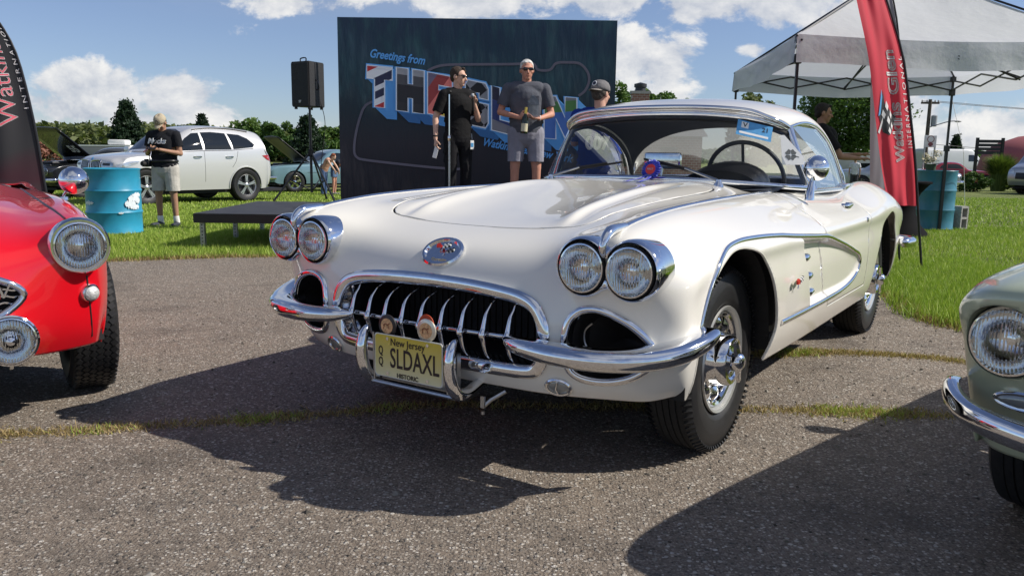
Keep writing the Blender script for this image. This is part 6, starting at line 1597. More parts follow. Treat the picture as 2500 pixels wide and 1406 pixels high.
for sg in (1, -1):
    ang = np.linspace(0, 2*PI, 49)[:-1]; ring = []
    for a in ang:
        p = S_m.front(sg*(HLX+math.cos(a)*.1), HLZ+math.sin(a)*.1); ring.append(p if p else Vector((sg*HLX+sg*math.cos(a)*.1, -.55, HLZ+math.sin(a)*.1)))
    yc = -.575
    bm = NB(); grid(bm, [[p.copy() for p in ring], [Vector((sg*(HLX+math.cos(a)*.0985), min(yc-.01, p.y+.03), HLZ+math.sin(a)*.0985)) for a, p in zip(ang, ring)], [Vector((sg*(HLX+math.cos(a)*.095), yc, HLZ+math.sin(a)*.095)) for a in ang], [Vector((sg*(HLX+math.cos(a)*.085), yc, HLZ+math.sin(a)*.085)) for a in ang]], wrap=True); mobj('headlight_bucket', bm, MINTP, mint, 50)
    headlamp(mint, (sg*HLX, yc-.006, HLZ), .0925, (0, -1, 0))
    bm = NB(); P = crv([(sg*.02, -.735, .415), (sg*.25, -.73, .415), (sg*.45, -.71, .418), (sg*.60, -.675, .425), (sg*.70, -.62, .436), (sg*.765, -.535, .455), (sg*.785, -.455, .475)], 40)
    rings = []
    for i, p in enumerate(P):
        t = (P[min(i+1, 39)]-P[max(i-1, 0)]).normalized(); outw = Vector((t.y, -t.x, 0))*(sg); outw.normalize(); outw = outw if outw.y < 0 or abs(outw.y) < .3 else -outw
        k = 1.0 if i < 34 else max(.25, 1-(i-33)*.13)
        rings.append([bm.verts.new(p+outw*a+Vector((0, 0, b_*k))) for a, b_ in ((0, .036), (.016, .034), (.026, .022), (.030, .0), (.026, -.020), (.012, -.034), (-.006, -.034), (-.010, 0), (-.010, .03))])
    for i in range(39):
        for k in range(9): bm.faces.new((rings[i][k], rings[i][(k+1) % 9], rings[i+1][(k+1) % 9], rings[i+1][k]))
    bm.faces.new(rings[-1]); bmesh.ops.recalc_face_normals(bm, faces=bm.faces); mobj('front_bumper', bm, CHROME, mint, 50)
    p = S_m.front(sg*.585, .475, .002); bm = NB(); ell(bm, .075, .028, [(0, -.01), (0, .008), (-.005, .012), (-.010, .009)], facing(p, (0, -1, -.15)), 32); pk = mobj('parking_light', bm, CHROME, mint, 50)
    bm = NB(); ell(bm, .062, .016, [(0, .009), (-.008, .014)], facing(p, (0, -1, -.15)), 28); mobj('lamp_lens', bm, MATS['parking_lens'], pk, 60)
    for y in (.02, 2.6):
        e = empty('wheel', (sg*.66, y, .31), 0, mint); e.rotation_euler = (0, 0, 0 if sg > 0 else PI)
        bm = NB(); tire(bm, .312, .185, .185, 48); mobj('tyre', bm, [RUBBER, RUBBER_TREAD], e, 30)
        bm = NB(); lathe(bm, [(.185, .06), (.19, .075), (.17, .055), (.14, .05), (.10, .07), (.03, .08), (0, .082)], 40, 'x'); mobj('hubcap', bm, CHROME, e, 40)
    bm = NB(); P = [Vector((sg*.70, .96, .85)), Vector((sg*.715, .965, .90)), Vector((sg*.72, .97, .935))]; tube(bm, P, .009, 8); lathe(bm, [(0, -.06), (.035, -.045), (.055, -.01), (.057, .004), (0, .004)], 24, 'z', facing(P[-1], (0, 1, .05))); mobj('door_mirror', bm, CHROME, mint, 50)
bm = NB(); box(bm, -.56, .56, -.45, 3.4, .18, .22); box(bm, -.50, .50, -.50, .8, .22, .66)
for sg in (1, -1):
    for y in (.02, 2.6): grid(bm, [[Vector((sg*x, y+math.cos(t)*.40*k, .30+math.sin(t)*.40*k)) for t in np.linspace(0, PI, 17)] for x, k in ((.72, .98), (.48, 1), (.47, .02))])
mobj('underbody', bm, BLACK, mint)
for z in np.linspace(.43, .59, 6):
    bm = NB(); tube(bm, [(x, -.62+.08*(abs(x)/.6)**2, z) for x in np.linspace(-.45, .45, 13)], .006, 6); mobj('grille_bar', bm, CHROME, mint, 40)
bm = NB(); box(bm, -.60, .60, 1.12, 2.52, .25, .3); box(bm, -.6, .6, 1.13, 1.16, .3, .85); box(bm, -.62, -.6, 1.1, 2.55, .3, .84); box(bm, .6, .62, 1.1, 2.55, .3, .84); mobj('cockpit_tub', bm, INT, mint)
for sx in (.3, -.3): bm = NB(); boxc(bm, (sx, 1.9, .62), (.48, .14, .5), .05, Matrix.Rotation(-.2, 3, 'X')); mobj('seat', bm, INT, mint, 50)

# ------------------------------------------------------------------ cars in the background: one shell each, windows laid on it
FRC = [0, .22, .44, .62, .77, .89]
def profile_car(nose, st, tail, W, corner=.20, belt=None, levels=2, sill=.30, nk=.10):
    """nose/tail (y,z) bottom-up / top-down, K entries each; st rows (y, zc, ze, xe); belt(y)->(x,z)"""
    K = len(nose); rows = []
    for (y, z) in nose: rows.append([(f*W*.95, y+nk*f**3, z) for f in FRC]+[(W*.965, y+corner, z)])
    for i, (y, zc_, ze, xe) in enumerate(st):
        c = corner if i == 0 else (corner*.5 if i == 1 else 0); c = -corner if i == len(st)-1 else c
        rows.append([(f*xe*.97, y+(nk*f**3 if i < 2 else (-nk*f**3 if i > len(st)-3 else 0)), zc_+(ze-zc_)*f**3*.8) for f in FRC]+[(xe, y+c, ze)])
    for (y, z) in tail: rows.append([(f*W*.95, y-nk*f**3, z) for f in FRC]+[(W*.965, y-corner, z)])
    p0, p1 = K, K+len(st)-1; S = p1-p0
    def side(s, k):
        y, zc_, ze, xe = st[s]; f = rows[p0-k][-1]; r = rows[p1+k][-1]
        bx, bz = belt(y); t = k/K
        if k <= K//2:
            u = k/(K//2); x, z = xe+(bx-xe)*math.sin(u*PI/2)**.9, ze+(min(bz, ze)-ze)*u
        else:
            u = (k-K//2)/(K-K//2); x, z = bx+.012*math.sin(u*PI)-.035*u*u, min(bz, ze)+(sill-min(bz, ze))*u
        if s == 1: x = f[0]+(x-f[0])*.75; y = (rows[p0+1][-1][1])
        if s == S-1: x = r[0]+(x-r[0])*.75
        return (x, y, z)
    return car_shell(rows, p0, p1, side, levels, 2)
def side_patch(S_, name, poly, sg, m, parent, off=.006, n=3):
    bm = NB(); f = bm.faces.new([bm.verts.new((0, y, z)) for y, z in poly]); bm.normal_update(); bmesh.ops.triangulate(bm, faces=[f])
    bmesh.ops.subdivide_edges(bm, edges=list(bm.edges), cuts=n, use_grid_fill=True)
    for v in list(bm.verts):
        p = S_.side(v.co.y, v.co.z, sg, off); v.co = p if p else Vector((sg*.8, v.co.y, v.co.z))
    return mobj(name, bm, m, parent, 60)
def front_patch(S_, name, poly, m, parent, off=.006, n=3, back=False):
    bm = NB(); f = bm.faces.new([bm.verts.new((x, 0, z)) for x, z in poly]); bm.normal_update(); bmesh.ops.triangulate(bm, faces=[f])
    bmesh.ops.subdivide_edges(bm, edges=list(bm.edges), cuts=n, use_grid_fill=True)
    for v in list(bm.verts):
        if back:
            p, nn = S_.hit((v.co.x, 9, v.co.z), (0, -1, 0)); p = p+nn*off if p else None
        else: p = S_.front(v.co.x, v.co.z, off)
        v.co = p if p else Vector((v.co.x, -.5, v.co.z))
    return mobj(name, bm, m, parent, 60)
def bg_wheel(parent, x, y, R_, rim, w, sg, spokes, rm):
    e = empty('wheel', (sg*x, y, R_-.004), 0, parent); e.rotation_euler = (0, 0, 0 if sg > 0 else PI)
    bm = NB(); lathe(bm, [(rim-.01, -w*.4), (rim+.02, -w*.5), (R_-.03, -w*.5), (R_, -w*.38), (R_, w*.38), (R_-.03, w*.5), (rim+.02, w*.5), (rim-.01, w*.42)], 36, 'x'); mobj('tyre', bm, RUBBER, e, 40)
    bm = NB(); lathe(bm, [(rim+.004, w*.44), (rim-.005, w*.48), (rim-.02, w*.42), (rim-.03, w*.0)], 36, 'x'); lathe(bm, [(.06, w*.40), (.04, w*.46), (0, w*.46)], 20, 'x')
    for k in range(spokes):
        for d in (-.10, .10):
            a = 2*PI*k/spokes+d; M_ = Matrix.Rotation(a, 4, 'X'); b2 = bmesh.new(); box(b2, w*.34, w*.44, -.016, .016, .04, rim-.012); addbm(bm, b2, M_); b2.free()
    mobj('rim', bm, rm, e, 40)
    bm = NB(); lathe(bm, [(0, w*.15), (rim-.02, w*.15)], 30, 'x'); mobj('brake', bm, DARKMETAL, e)
ALLOY = mat('alloy', (.55, .55, .56), .3, .9)
def arches(sh, ys, R_, W, z0=None):
    for cy in ys:
        zc_ = z0 or R_*.86
        kill(sh, cut(sh, lambda c: math.hypot(c.y-cy, c.z-zc_)-R_ if c.z > zc_ else abs(c.y-cy)-R_, lambda c: abs(c.x) > W*.62 and cy-R_-.2 < c.y < cy+R_+.2 and c.z < zc_+R_+.15))
def wells(parent, ys, R_, W, L0, L1, h=.5):
    bm = NB(); box(bm, -W*.86, W*.86, L0, L1, .22, .28)
    for sg in (1, -1):
        for y in ys: grid(bm, [[Vector((sg*x, y+math.cos(t)*R_*k, R_*.86+math.sin(t)*R_*k)) for t in np.linspace(-.2, PI+.2, 17)] for x, k in ((W*.90, 1.0), (W*.55, 1.06), (W*.54, .02))])
    mobj('wheel_well', bm, BLACK, parent)
# ---- silver sport utility
f_ = at(360, 489, 17.8); r_ = at(603, 487, 19.75)
yaw = math.atan2(-(r_.x-f_.x), r_.y-f_.y)
lft = Vector((math.cos(yaw), math.sin(yaw), 0))
# the near side is the car's left (+x local) seen from here
o_ = Vector((f_.x, f_.y, 0))-lft*.93
suv = empty('silver_suv', (o_.x, o_.y, zg(19)-.01), yaw); tag(suv, 'silver sport utility vehicle parked on the lawn behind the turquoise drum', 'suv')
SILV = mat('silver_paint', (.62, .62, .62), .32, .35, 1.0, .5, coat_rough=.02)
WB_ = (Vector((r_.x, r_.y))-Vector((f_.x, f_.y))).length; kx = WB_/2.933
nose = [(-.78, .24), (-.85, .36), (-.88, .50), (-.885, .64), (-.87, .78), (-.845, .90)]
st = [(-.78, 1.00, .955, .84), (-.60, 1.05, 1.005, .87), (-.25, 1.09, 1.04, .885), (.20, 1.13, 1.07, .89), (.50, 1.165, 1.09, .885), (.66, 1.26, 1.17, .84), (.95, 1.46, 1.40, .76), (1.28, 1.65, 1.585, .70), (1.65, 1.735, 1.67, .675), (2.2, 1.755, 1.695, .67), (2.8, 1.735, 1.68, .665), (3.3, 1.685, 1.635, .655), (3.62, 1.62, 1.56, .66), (3.74, 1.42, 1.36, .74)]
tail = [(3.84, 1.20), (3.93, 1.05), (3.98, .90), (3.99, .72), (3.97, .55), (3.90, .38)]
def bb(y): return (interp(y, [-.8, -.3, .3, 1.5, 3.2, 3.8], [.90, .935, .95, .955, .94, .88]), interp(y, [-.8, 0, .6, 3.4, 3.8], [.80, .95, 1.04, 1.14, 1.10]))
nose = [(y*kx, z) for y, z in nose]; st = [(a*kx, b, c, d) for a, b, c, d in st]; tail = [(a*kx, b) for a, b in tail]
bb_ = lambda y: bb(y/kx)
sh = profile_car(nose, st, tail, .955, .22, bb_, 3, .30, .14); S_b = Surf(sh)
arches(sh, (0, WB_), .43, .955)
mobj('body', sh, SILV, suv, 40); wells(suv, (0, WB_), .43, .955, -.7, 3.7)
Y = lambda l: [(a*kx, b) for a, b in l]
for sg in (1, -1):
    side_patch(S_b, 'side_window', Y([(.80, 1.16), (1.02, 1.17), (1.62, 1.20), (1.62, 1.575), (1.42, 1.56), (1.20, 1.45), (.95, 1.27)]), sg, GLASS_DARK, suv)
    side_patch(S_b, 'side_window', Y([(1.69, 1.20), (2.50, 1.215), (2.42, 1.58), (2.0, 1.60), (1.69, 1.585)]), sg, GLASS_DARK, suv)
    side_patch(S_b, 'quarter_window', Y([(2.57, 1.22), (3.20, 1.27), (3.28, 1.33), (3.10, 1.47), (2.85, 1.555), (2.49, 1.575)]), sg, GLASS_DARK, suv)
    for pts in ([(.78, 1.10), (.74, .9), (.74, .5)], [(1.655, 1.17), (1.66, .8), (1.66, .48)], [(2.70, 1.18), (2.62, .95), (2.50, .80)]):
        bm = NB(); tube(bm, [S_b.side(y*kx, z, sg, .0) for y, z in crv2] if False else [p for p in (S_b.side(q_.x*kx, q_.y, sg, 0) for q_ in crv([(a, b, 0) for a, b in pts], 12)) if p], .004, 5); mobj('door_gap', bm, DARKMETAL, suv)
    for y in (1.45, 2.42):
        p = S_b.side(y*kx, 1.04, sg, .01); bm = NB(); tube(bm, crv([p+Vector((-sg*.01, -.10, 0)), p+Vector((sg*.025, -.06, .004)), p+Vector((sg*.025, .06, .006)), p+Vector((-sg*.01, .10, .004))], 10), .014, 6); mobj('door_handle', bm, CHROME, suv, 50)
    P = [p for p in (S_b.side(y*kx, z, sg, .004) for y, z in ((.85, 1.135), (1.6, 1.175), (2.5, 1.195), (3.2, 1.24))) if p]; bm = NB(); tube(bm, P, .006, 5); mobj('belt_trim', bm, DARKMETAL, suv)
    bm = NB(); tube(bm, crv([S_b.side(y*kx, 1.69-.0 if False else z, sg, .0)+Vector((-sg*.02, 0, .035)) for y, z in ((1.5, 1.61), (2.0, 1.66), (2.6, 1.655), (3.2, 1.60)) if S_b.side(y*kx, z, sg)], 16), .015, 6); mobj('roof_rail', bm, SATIN_BLACK, suv, 40)
    side_patch(S_b, 'headlight', Y([(-.72, .86), (-.40, .93), (-.16, .955), (-.20, .90), (-.45, .83), (-.70, .79)]), sg, mat('lamp_clear', (.55, .58, .60), .06, .6, .5), suv, .01)
    front_patch(S_b, 'headlight', [(sg*.46, .82), (sg*.80, .82), (sg*.80, .90), (sg*.46, .93)], MATS['lamp_clear'], suv, .01)
    front_patch(S_b, 'lamp_eye', [(sg*.50, .84), (sg*.72, .84), (sg*.72, .89), (sg*.50, .90)], SATIN_BLACK, suv, .014, 2)
    side_patch(S_b, 'tail_light', Y([(3.50, 1.08), (3.78, 1.10), (3.82, .93), (3.66, .98)]), sg, mat('tail_red', (.35, .01, .012), .12, 0, .5), suv, .008)
    bm = NB(); P = [p for p in (S_b.side(math.cos(t)*.445+cy_, .37+math.sin(t)*.445, sg, .004) for cy_ in (0,) for t in np.linspace(-.1, PI+.1, 22)) if p]; tube(bm, P, .018, 6); mobj('arch_trim', bm, SILV, suv, 40)
    bm = NB(); P = [p for p in (S_b.side(math.cos(t)*.445+WB_, .37+math.sin(t)*.445, sg, .004) for t in np.linspace(-.1, PI+.1, 22)) if p]; tube(bm, P, .018, 6); mobj('arch_trim', bm, SILV, suv, 40)
    # kidney grille
    kid = [(sg*.05, .83), (sg*.08, .93), (sg*.36, .95), (sg*.42, .90), (sg*.38, .76), (sg*.10, .75)]
    kg = front_patch(S_b, 'kidney_grille', kid, mat('grille_black', (.01, .01, .012), .3), suv, .012)
    bm = NB(); P = [p for p in (S_b.front(x, z, .014) for x, z in [(a.x, a.y) for a in crv([(a, b, 0) for a, b in kid], 30, True)]) if p]; tube(bm, P, .012, 6, True); mobj('grille_frame', bm, CHROME, kg, 50)
    for k in range(5):
        x = sg*(.13+k*.055); a_, b_ = S_b.front(x, .775, .02), S_b.front(x, .92, .02); bm = NB(); tube(bm, [a_, b_], .006, 5); mobj('grille_slat', bm, STEEL, kg)
    for y in (0, WB_): bg_wheel(suv, .84, y, .385, .255, .26, sg, 5, ALLOY)
    mp_ = S_b.side(.80*kx, 1.10, sg, .0); bm = NB(); boxc(bm, mp_+Vector((sg*.12, 0, .07)), (.22, .12, .16), .03); mobj('door_mirror', bm, SILV, suv, 50)
ws_poly = [(-.78, 1.17), (-.40, 1.20), (0, 1.21), (.40, 1.20), (.78, 1.17), (.64, 1.58), (.3, 1.655), (0, 1.665), (-.3, 1.655), (-.64, 1.58)]
front_patch(S_b, 'windshield', ws_poly, GLASS_DARK, suv, .006, 4)
front_patch(S_b, 'bumper_intake', [(-.70, .36), (.70, .36), (.62, .56), (-.62, .56)], MATS['grille_black'], suv, .008); front_patch(S_b, 'rear_window', [(-.62, 1.22), (.62, 1.22), (.54, 1.5), (-.54, 1.5)], GLASS_DARK, suv, .006, 3, True)
bm = NB(); p = S_b.front(0, .985, .004); lathe(bm, [(0, .006), (.03, .005), (.04, 0)], 20, 'z', facing(p, (0, -1, .9))); mobj('round_badge', bm, BLUEP, suv, 50)
for i in range(1):
    bm = NB(); box(bm, -.26, .26, -.905*kx, -.900*kx, .60, .71); mobj('number_plate', bm, WHITEP, suv)
def coupe(name, label, loc, yaw, paint, W=.86, hood_up=False, levels=2, roof=True, kind='car', under=None, L=1.0, hatch=False):
    """1960s notchback seen small in the background"""
    o = empty(name, loc, yaw); tag(o, label, kind)
    nose = [(-.76, .32), (-.80, .42), (-.83, .52), (-.845, .62), (-.84, .70)]
    st = [(-.80, .78, .755, .80), (-.55, .84, .80, .82), (0, .88, .835, .83), (.55, .92, .86, .83), (.80, .94, .875, .82), (.98, 1.08, 1.0, .74), (1.25, 1.27, 1.20, .62), (1.6, 1.325, 1.26, .585), (2.0, 1.31, 1.245, .585), (2.3, 1.22, 1.14, .62), (2.62, 1.0, .94, .74), (2.85, .94, .885, .79), (3.5, .90, .86, .80)]
    if not roof: st = [s_ if s_[1] < 1 else (s_[0], .93, .875, .80) for s_ in st]
    tail = [(3.68, .82), (3.72, .70), (3.72, .60), (3.70, .48), (3.62, .36)]
    def bt(y): return (W*interp(y, [-.8, 0, 2, 3.6], [.97, 1, 1, .97]), .76)
    sh = profile_car([(a*L, b) for a, b in nose], [(a*L, b, c, d*W/.86) for a, b, c, d in st], [(a*L, b) for a, b in tail], W, .14, bt, levels, .27, .06); S_ = Surf(sh)
    arches(sh, (0, 2.74*L), .365, W)
    if hood_up:
        kill(sh, cut(sh, lambda c: max(abs(c.x)-.64, -.72-c.y, c.y-.55), lambda c: c.z > .7 and -.85 < c.y < .7 and abs(c.x) < .75))
    mobj('body', sh, paint, o, 35); wells(o, (0, 2.74*L), .365, W, -.6, 3.4*L)
    if hood_up:
        bm = NB(); a0 = Vector((0, .56, .93)); d = Vector((0, -math.cos(math.radians(38)), math.sin(math.radians(38))))
        grid(bm, [[a0+d*t+Vector((x*.64, 0, -.03*x*x)) for x in np.linspace(-1, 1, 9)] for t in np.linspace(0, 1.25, 7)]); hd_ = mobj('open_hood', bm, under or paint, o, 40); solid(hd_, .025)
        bm = NB(); box(bm, -.5, .5, -.66, .5, .45, .66); boxc(bm, (0, -.1, .74), (.34, .5, .18), .04); boxc(bm, (0, -.1, .86), (.42, .42, .06), .03); mobj('engine', bm, DARKMETAL, o, 40)
    for sg in (1, -1):
        for y in (0, 2.74*L): bg_wheel(o, W-.12, y, .325, .20, .19, sg, 5, CHROME)
        if roof:
            side_patch(S_, 'side_window', [(1.05*L, .97), (1.85*L, .98), (1.85*L, 1.20), (1.45*L, 1.215), (1.28*L, 1.17)], sg, GLASS_DARK, o); side_patch(S_, 'quarter_window', [(1.90*L, .98), (2.25*L, .98), (2.12*L, 1.15), (1.90*L, 1.195)], sg, GLASS_DARK, o)
        headlamp(o, (sg*W*.80, -.80*L, .66), .085, (0, -1, 0))
        bm = NB(); tube(bm, [S_.side(y, .62, sg, .004) for y in np.linspace(.0+.4, 2.3*L, 10) if S_.side(y, .62, sg)], .008, 5); mobj('side_trim', bm, CHROME, o, 40)
    if roof: front_patch(S_, 'windshield', [(-.62, .97), (0, 1.0), (.62, .97), (.53, 1.19), (0, 1.25), (-.53, 1.19)], GLASS_DARK, o, .006, 3)
    front_patch(S_, 'grille', [(-.5, .55), (.5, .55), (.48, .70), (-.48, .70)], MATS['grille_black'], o, .008, 2)
    bm = NB(); tube(bm, crv([(-W-.02, -.6*L, .46), (-W*.9, -.86*L, .46), (0, -.93*L, .46), (W*.9, -.86*L, .46), (W+.02, -.6*L, .46)], 20), .035, 8, flat=1.3); mobj('front_bumper', bm, CHROME, o, 50)
    return o, S_
def place(u, v, dy=0):
    p = lawn(u, v); return Vector((p.x, p.y+dy, zg(p.y+dy)-.01))
SKYB = mat('light_blue_paint', (.17, .29, .34), .3, .2, 1.0)
pm = place(722, 459); pm = Vector((at(718, 455, 25.5).x, 25.5, zg(25.5)-.01))
yw = math.radians(-54); lf_ = Vector((math.cos(yw), math.sin(yw), 0))
coupe('blue_coupe', 'light blue 1960s coupe with raised black hood parked beyond the tripod', pm-lf_*.74, yw, SKYB, hood_up=True, under=mat('hood_black', (.02, .02, .022), .35))
pm = Vector((at(790, 440, 31).x, 31, zg(31)-.01)); coupe('white_coupe', 'white coupe parked behind the light blue coupe', pm, math.radians(-60), mat('white_paint', (.7, .7, .7), .3, 0, 1.0))
pm = Vector((at(150, 470, 20.5).x, 20.5, zg(20.5)-.01)); o, S_ = coupe('black_coupe', 'black race coupe numbered 55 with its hood raised behind the black flag', pm, math.radians(-28), mat('black_paint', (.012, .013, .016), .2, 0, 1.0), hood_up=True, roof=False, under=mat('hood_black2', (.012, .012, .014), .25, 0, .8))
Mh = Matrix.Translation((-.30, -.20, 1.42)) @ Matrix.Rotation(math.radians(-90), 4, 'Z'); 
hn = [c for c in o.children if c.name.startswith('open_hood')][0]
dv = Vector((0, -math.cos(math.radians(38)), math.sin(math.radians(38)))); nv_ = Vector((0, math.sin(math.radians(38)), math.cos(math.radians(38))))
text_obj('race_number', '55', .34, WHITEP, None, None, hn, .002, M_=facing(Vector((.34, .56, .93))+dv*.45+nv_*-.03, -nv_, dv), bold=.01)
pm = Vector((at(150, 440, 27).x, 27, zg(27)-.01)); coupe('grey_coupe', 'dark grey coupe parked behind the silver utility vehicle', pm, math.radians(-78), mat('grey_paint', (.11, .12, .13), .3, .5, 1.0), L=1.1)
# far right: van, sedan, red car, silver pickup
def van(name, label, loc, yaw, paint, L=5.6, Hh=2.4, W=.98):
    o = empty(name, loc, yaw); tag(o, label, 'van'); a = L
    nose = [(-.85, .35), (-.92, .5), (-.94, .65), (-.92, .82), (-.88, .95)]
    st = [(-.80, 1.08, 1.04, .86), (-.45, 1.22, 1.17, .90), (-.15, 1.38, 1.33, .90), (.25, 1.85, 1.78, .86), (.6, Hh-.12, Hh-.2, .84), (1.0, Hh, Hh-.08, .86), (a*.5, Hh, Hh-.08, .86), (a*.75, Hh, Hh-.08, .86), (a-.98, Hh-.04, Hh-.12, .85)]
    tail = [(a-.93, Hh*.8), (a-.92, Hh*.6), (a-.92, Hh*.45), (a-.92, .6), (a-.96, .38)]
    sh = profile_car(nose, st, tail, W, .14, lambda y: (W, 1.15 if y > 0 else .95), 2, .32, .08); S_ = Surf(sh); wb = a*.62
    arches(sh, (0, wb), .40, W); mobj('body', sh, paint, o, 35); wells(o, (0, wb), .40, W, -.7, a-1.2)
    for sg in (1, -1):
        for y in (0, wb): bg_wheel(o, W-.14, y, .35, .22, .2, sg, 5, ALLOY)
        side_patch(S_, 'side_window', [(.15, 1.3), (1.05, 1.3), (1.05, Hh-.45), (.62, Hh-.45)], sg, GLASS_DARK, o)
        front_patch(S_, 'headlight', [(sg*.55, .80), (sg*.85, .80), (sg*.85, 1.0), (sg*.60, .96)], MATS['lamp_clear'], o, .008, 2)
    front_patch(S_, 'windshield', [(-.78, 1.40), (.78, 1.40), (.70, Hh-.35), (-.70, Hh-.35)], GLASS_DARK, o, .006, 3); front_patch(S_, 'grille', [(-.5, .6), (.5, .6), (.5, .85), (-.5, .85)], MATS['grille_black'], o, .008, 2)
    return o
WVAN = mat('van_white', (.68, .69, .71), .35, 0, .6)
van('white_van', 'long white panel van parked beyond the tent', Vector((at(2370, 430, 66).x, 66, zg(66)-.01)), math.radians(-82)+PI, WVAN, 5.6, 2.25)
coupe('silver_coupe', 'silver car parked beyond the blue drum with flowers', Vector((at(2290, 430, 33).x, 33, zg(33)-.01)), math.radians(62), mat('silver2_paint', (.42, .46, .52), .3, .6, 1.0))
coupe('red_coupe', 'dark red car parked in front of the white van', Vector((at(2400, 430, 45).x, 45, zg(45)-.01)), math.radians(70), mat('dark_red_paint', (.30, .02, .03), .3, 0, 1.0))
van('silver_minivan', 'silver minivan parked behind the ornamental grass', Vector((at(2545, 440, 33).x, 33, zg(33)-.01)), math.radians(-66), mat('silver3_paint', (.45, .46, .48), .3, .6, 1.0), 4.9, 1.85, .95)
# ------------------------------------------------------------------ people
def capsule(bm, a, b, ra, rb, seg=14, sq=None):
    a, b = Vector(a), Vector(b); d = b-a; L = d.length
    z = d.normalized() if L > 1e-6 else Vector((0, 0, 1)); x = z.orthogonal().normalized(); y = z.cross(x)
    if sq: x = Vector(sq[0]).normalized(); x = (x-z*x.dot(z)).normalized(); y = z.cross(x)
    kx, ky = (sq[1], sq[2]) if sq else (1, 1)
    rings = []
    for t in np.linspace(-PI/2, 0, 5): rings.append((a+z*math.sin(t)*ra, math.cos(t)*ra))
    for t in np.linspace(0, PI/2, 5): rings.append((b+z*math.sin(t)*rb, math.cos(t)*rb))
    V = [[bm.verts.new(c+x*math.cos(2*PI*k/seg)*max(r, 1e-4)*kx+y*math.sin(2*PI*k/seg)*max(r, 1e-4)*ky) for k in range(seg)] for c, r in rings]
    for i in range(len(V)-1):
        for k in range(seg): bm.faces.new((V[i][k], V[i][(k+1) % seg], V[i+1][(k+1) % seg], V[i+1][k]))
    bm.faces.new(V[0][::-1]); bm.faces.new(V[-1])
def ellipsoid(bm, c, r, rot=None, seg=18):
    M_ = Matrix.Translation(c) @ (rot.to_4x4() if rot is not None else Matrix.Identity(4)) @ Matrix.Diagonal((*r, 1)); bmesh.ops.create_uvsphere(bm, u_segments=seg, v_segments=seg//2+2, radius=1, matrix=M_)
def fuse(bm, voxel, smooth=4, name='x'):
    """union of overlapping solids -> one continuous skin"""
    me = bpy.data.meshes.new('tmp'); bm.to_mesh(me); bm.free(); ob = bpy.data.objects.new('tmp', me); COL.objects.link(ob)
    r = ob.modifiers.new('r', 'REMESH'); r.mode = 'VOXEL'; r.voxel_size = voxel
    s = ob.modifiers.new('s', 'SMOOTH'); s.iterations = smooth; s.factor = .5
    bpy.context.view_layer.update()
    m2 = bpy.data.meshes.new_from_object(ob.evaluated_get(bpy.context.evaluated_depsgraph_get())); bpy.data.objects.remove(ob); bpy.data.meshes.remove(me)
    m2.polygons.foreach_set('use_smooth', [True]*len(m2.polygons)); m2.name = name
    return m2
def hand(bm, wrist, fwd, nrm, curl=.5, s=1.0, spread=.12):
    """palm + five fingers; fwd from wrist to fingertips, nrm out of the palm, thumb side = fwd x nrm"""
    w_, f, n = Vector(wrist), Vector(fwd).normalized(), Vector(nrm).normalized(); n = (n-f*n.dot(f)).normalized(); t = f.cross(n).normalized()
    capsule(bm, w_+f*.02*s, w_+f*.075*s, .026*s, .034*s, 12, (t, 1.15, .55))
    for k, (off, L) in enumerate(((.030, .072), (.010, .080), (-.010, .075), (-.028, .060))):
        p = w_+f*.088*s+t*off*s; d = (f+t*off*2.5*spread).normalized(); a = p
        for j, frac in enumerate((.42, .33, .25)):
            ang = curl*(.6+.75*j); dd = (d*math.cos(ang)+n*math.sin(ang)).normalized(); b = a+dd*L*frac*s; capsule(bm, a, b, (.0105-.001*j)*s, (.0098-.001*j)*s, 8); a = b
    a = w_+f*.03*s+t*.028*s; d = (f*.65+t*.75+n*.35).normalized()
    for j in range(2):
        b = a+d*.036*s; capsule(bm, a, b, .0125*s, .0105*s, 8); a = b; d = (d+f*.5+n*.5*curl-t*.3).normalized()
def skin(name, c): return mat(name, c, .55, noise=(14, .10), spec=.35)
def cloth(name, c, n=.16): return mat(name, c, .85, noise=(9, n), bump=(16, .9), spec=.2)
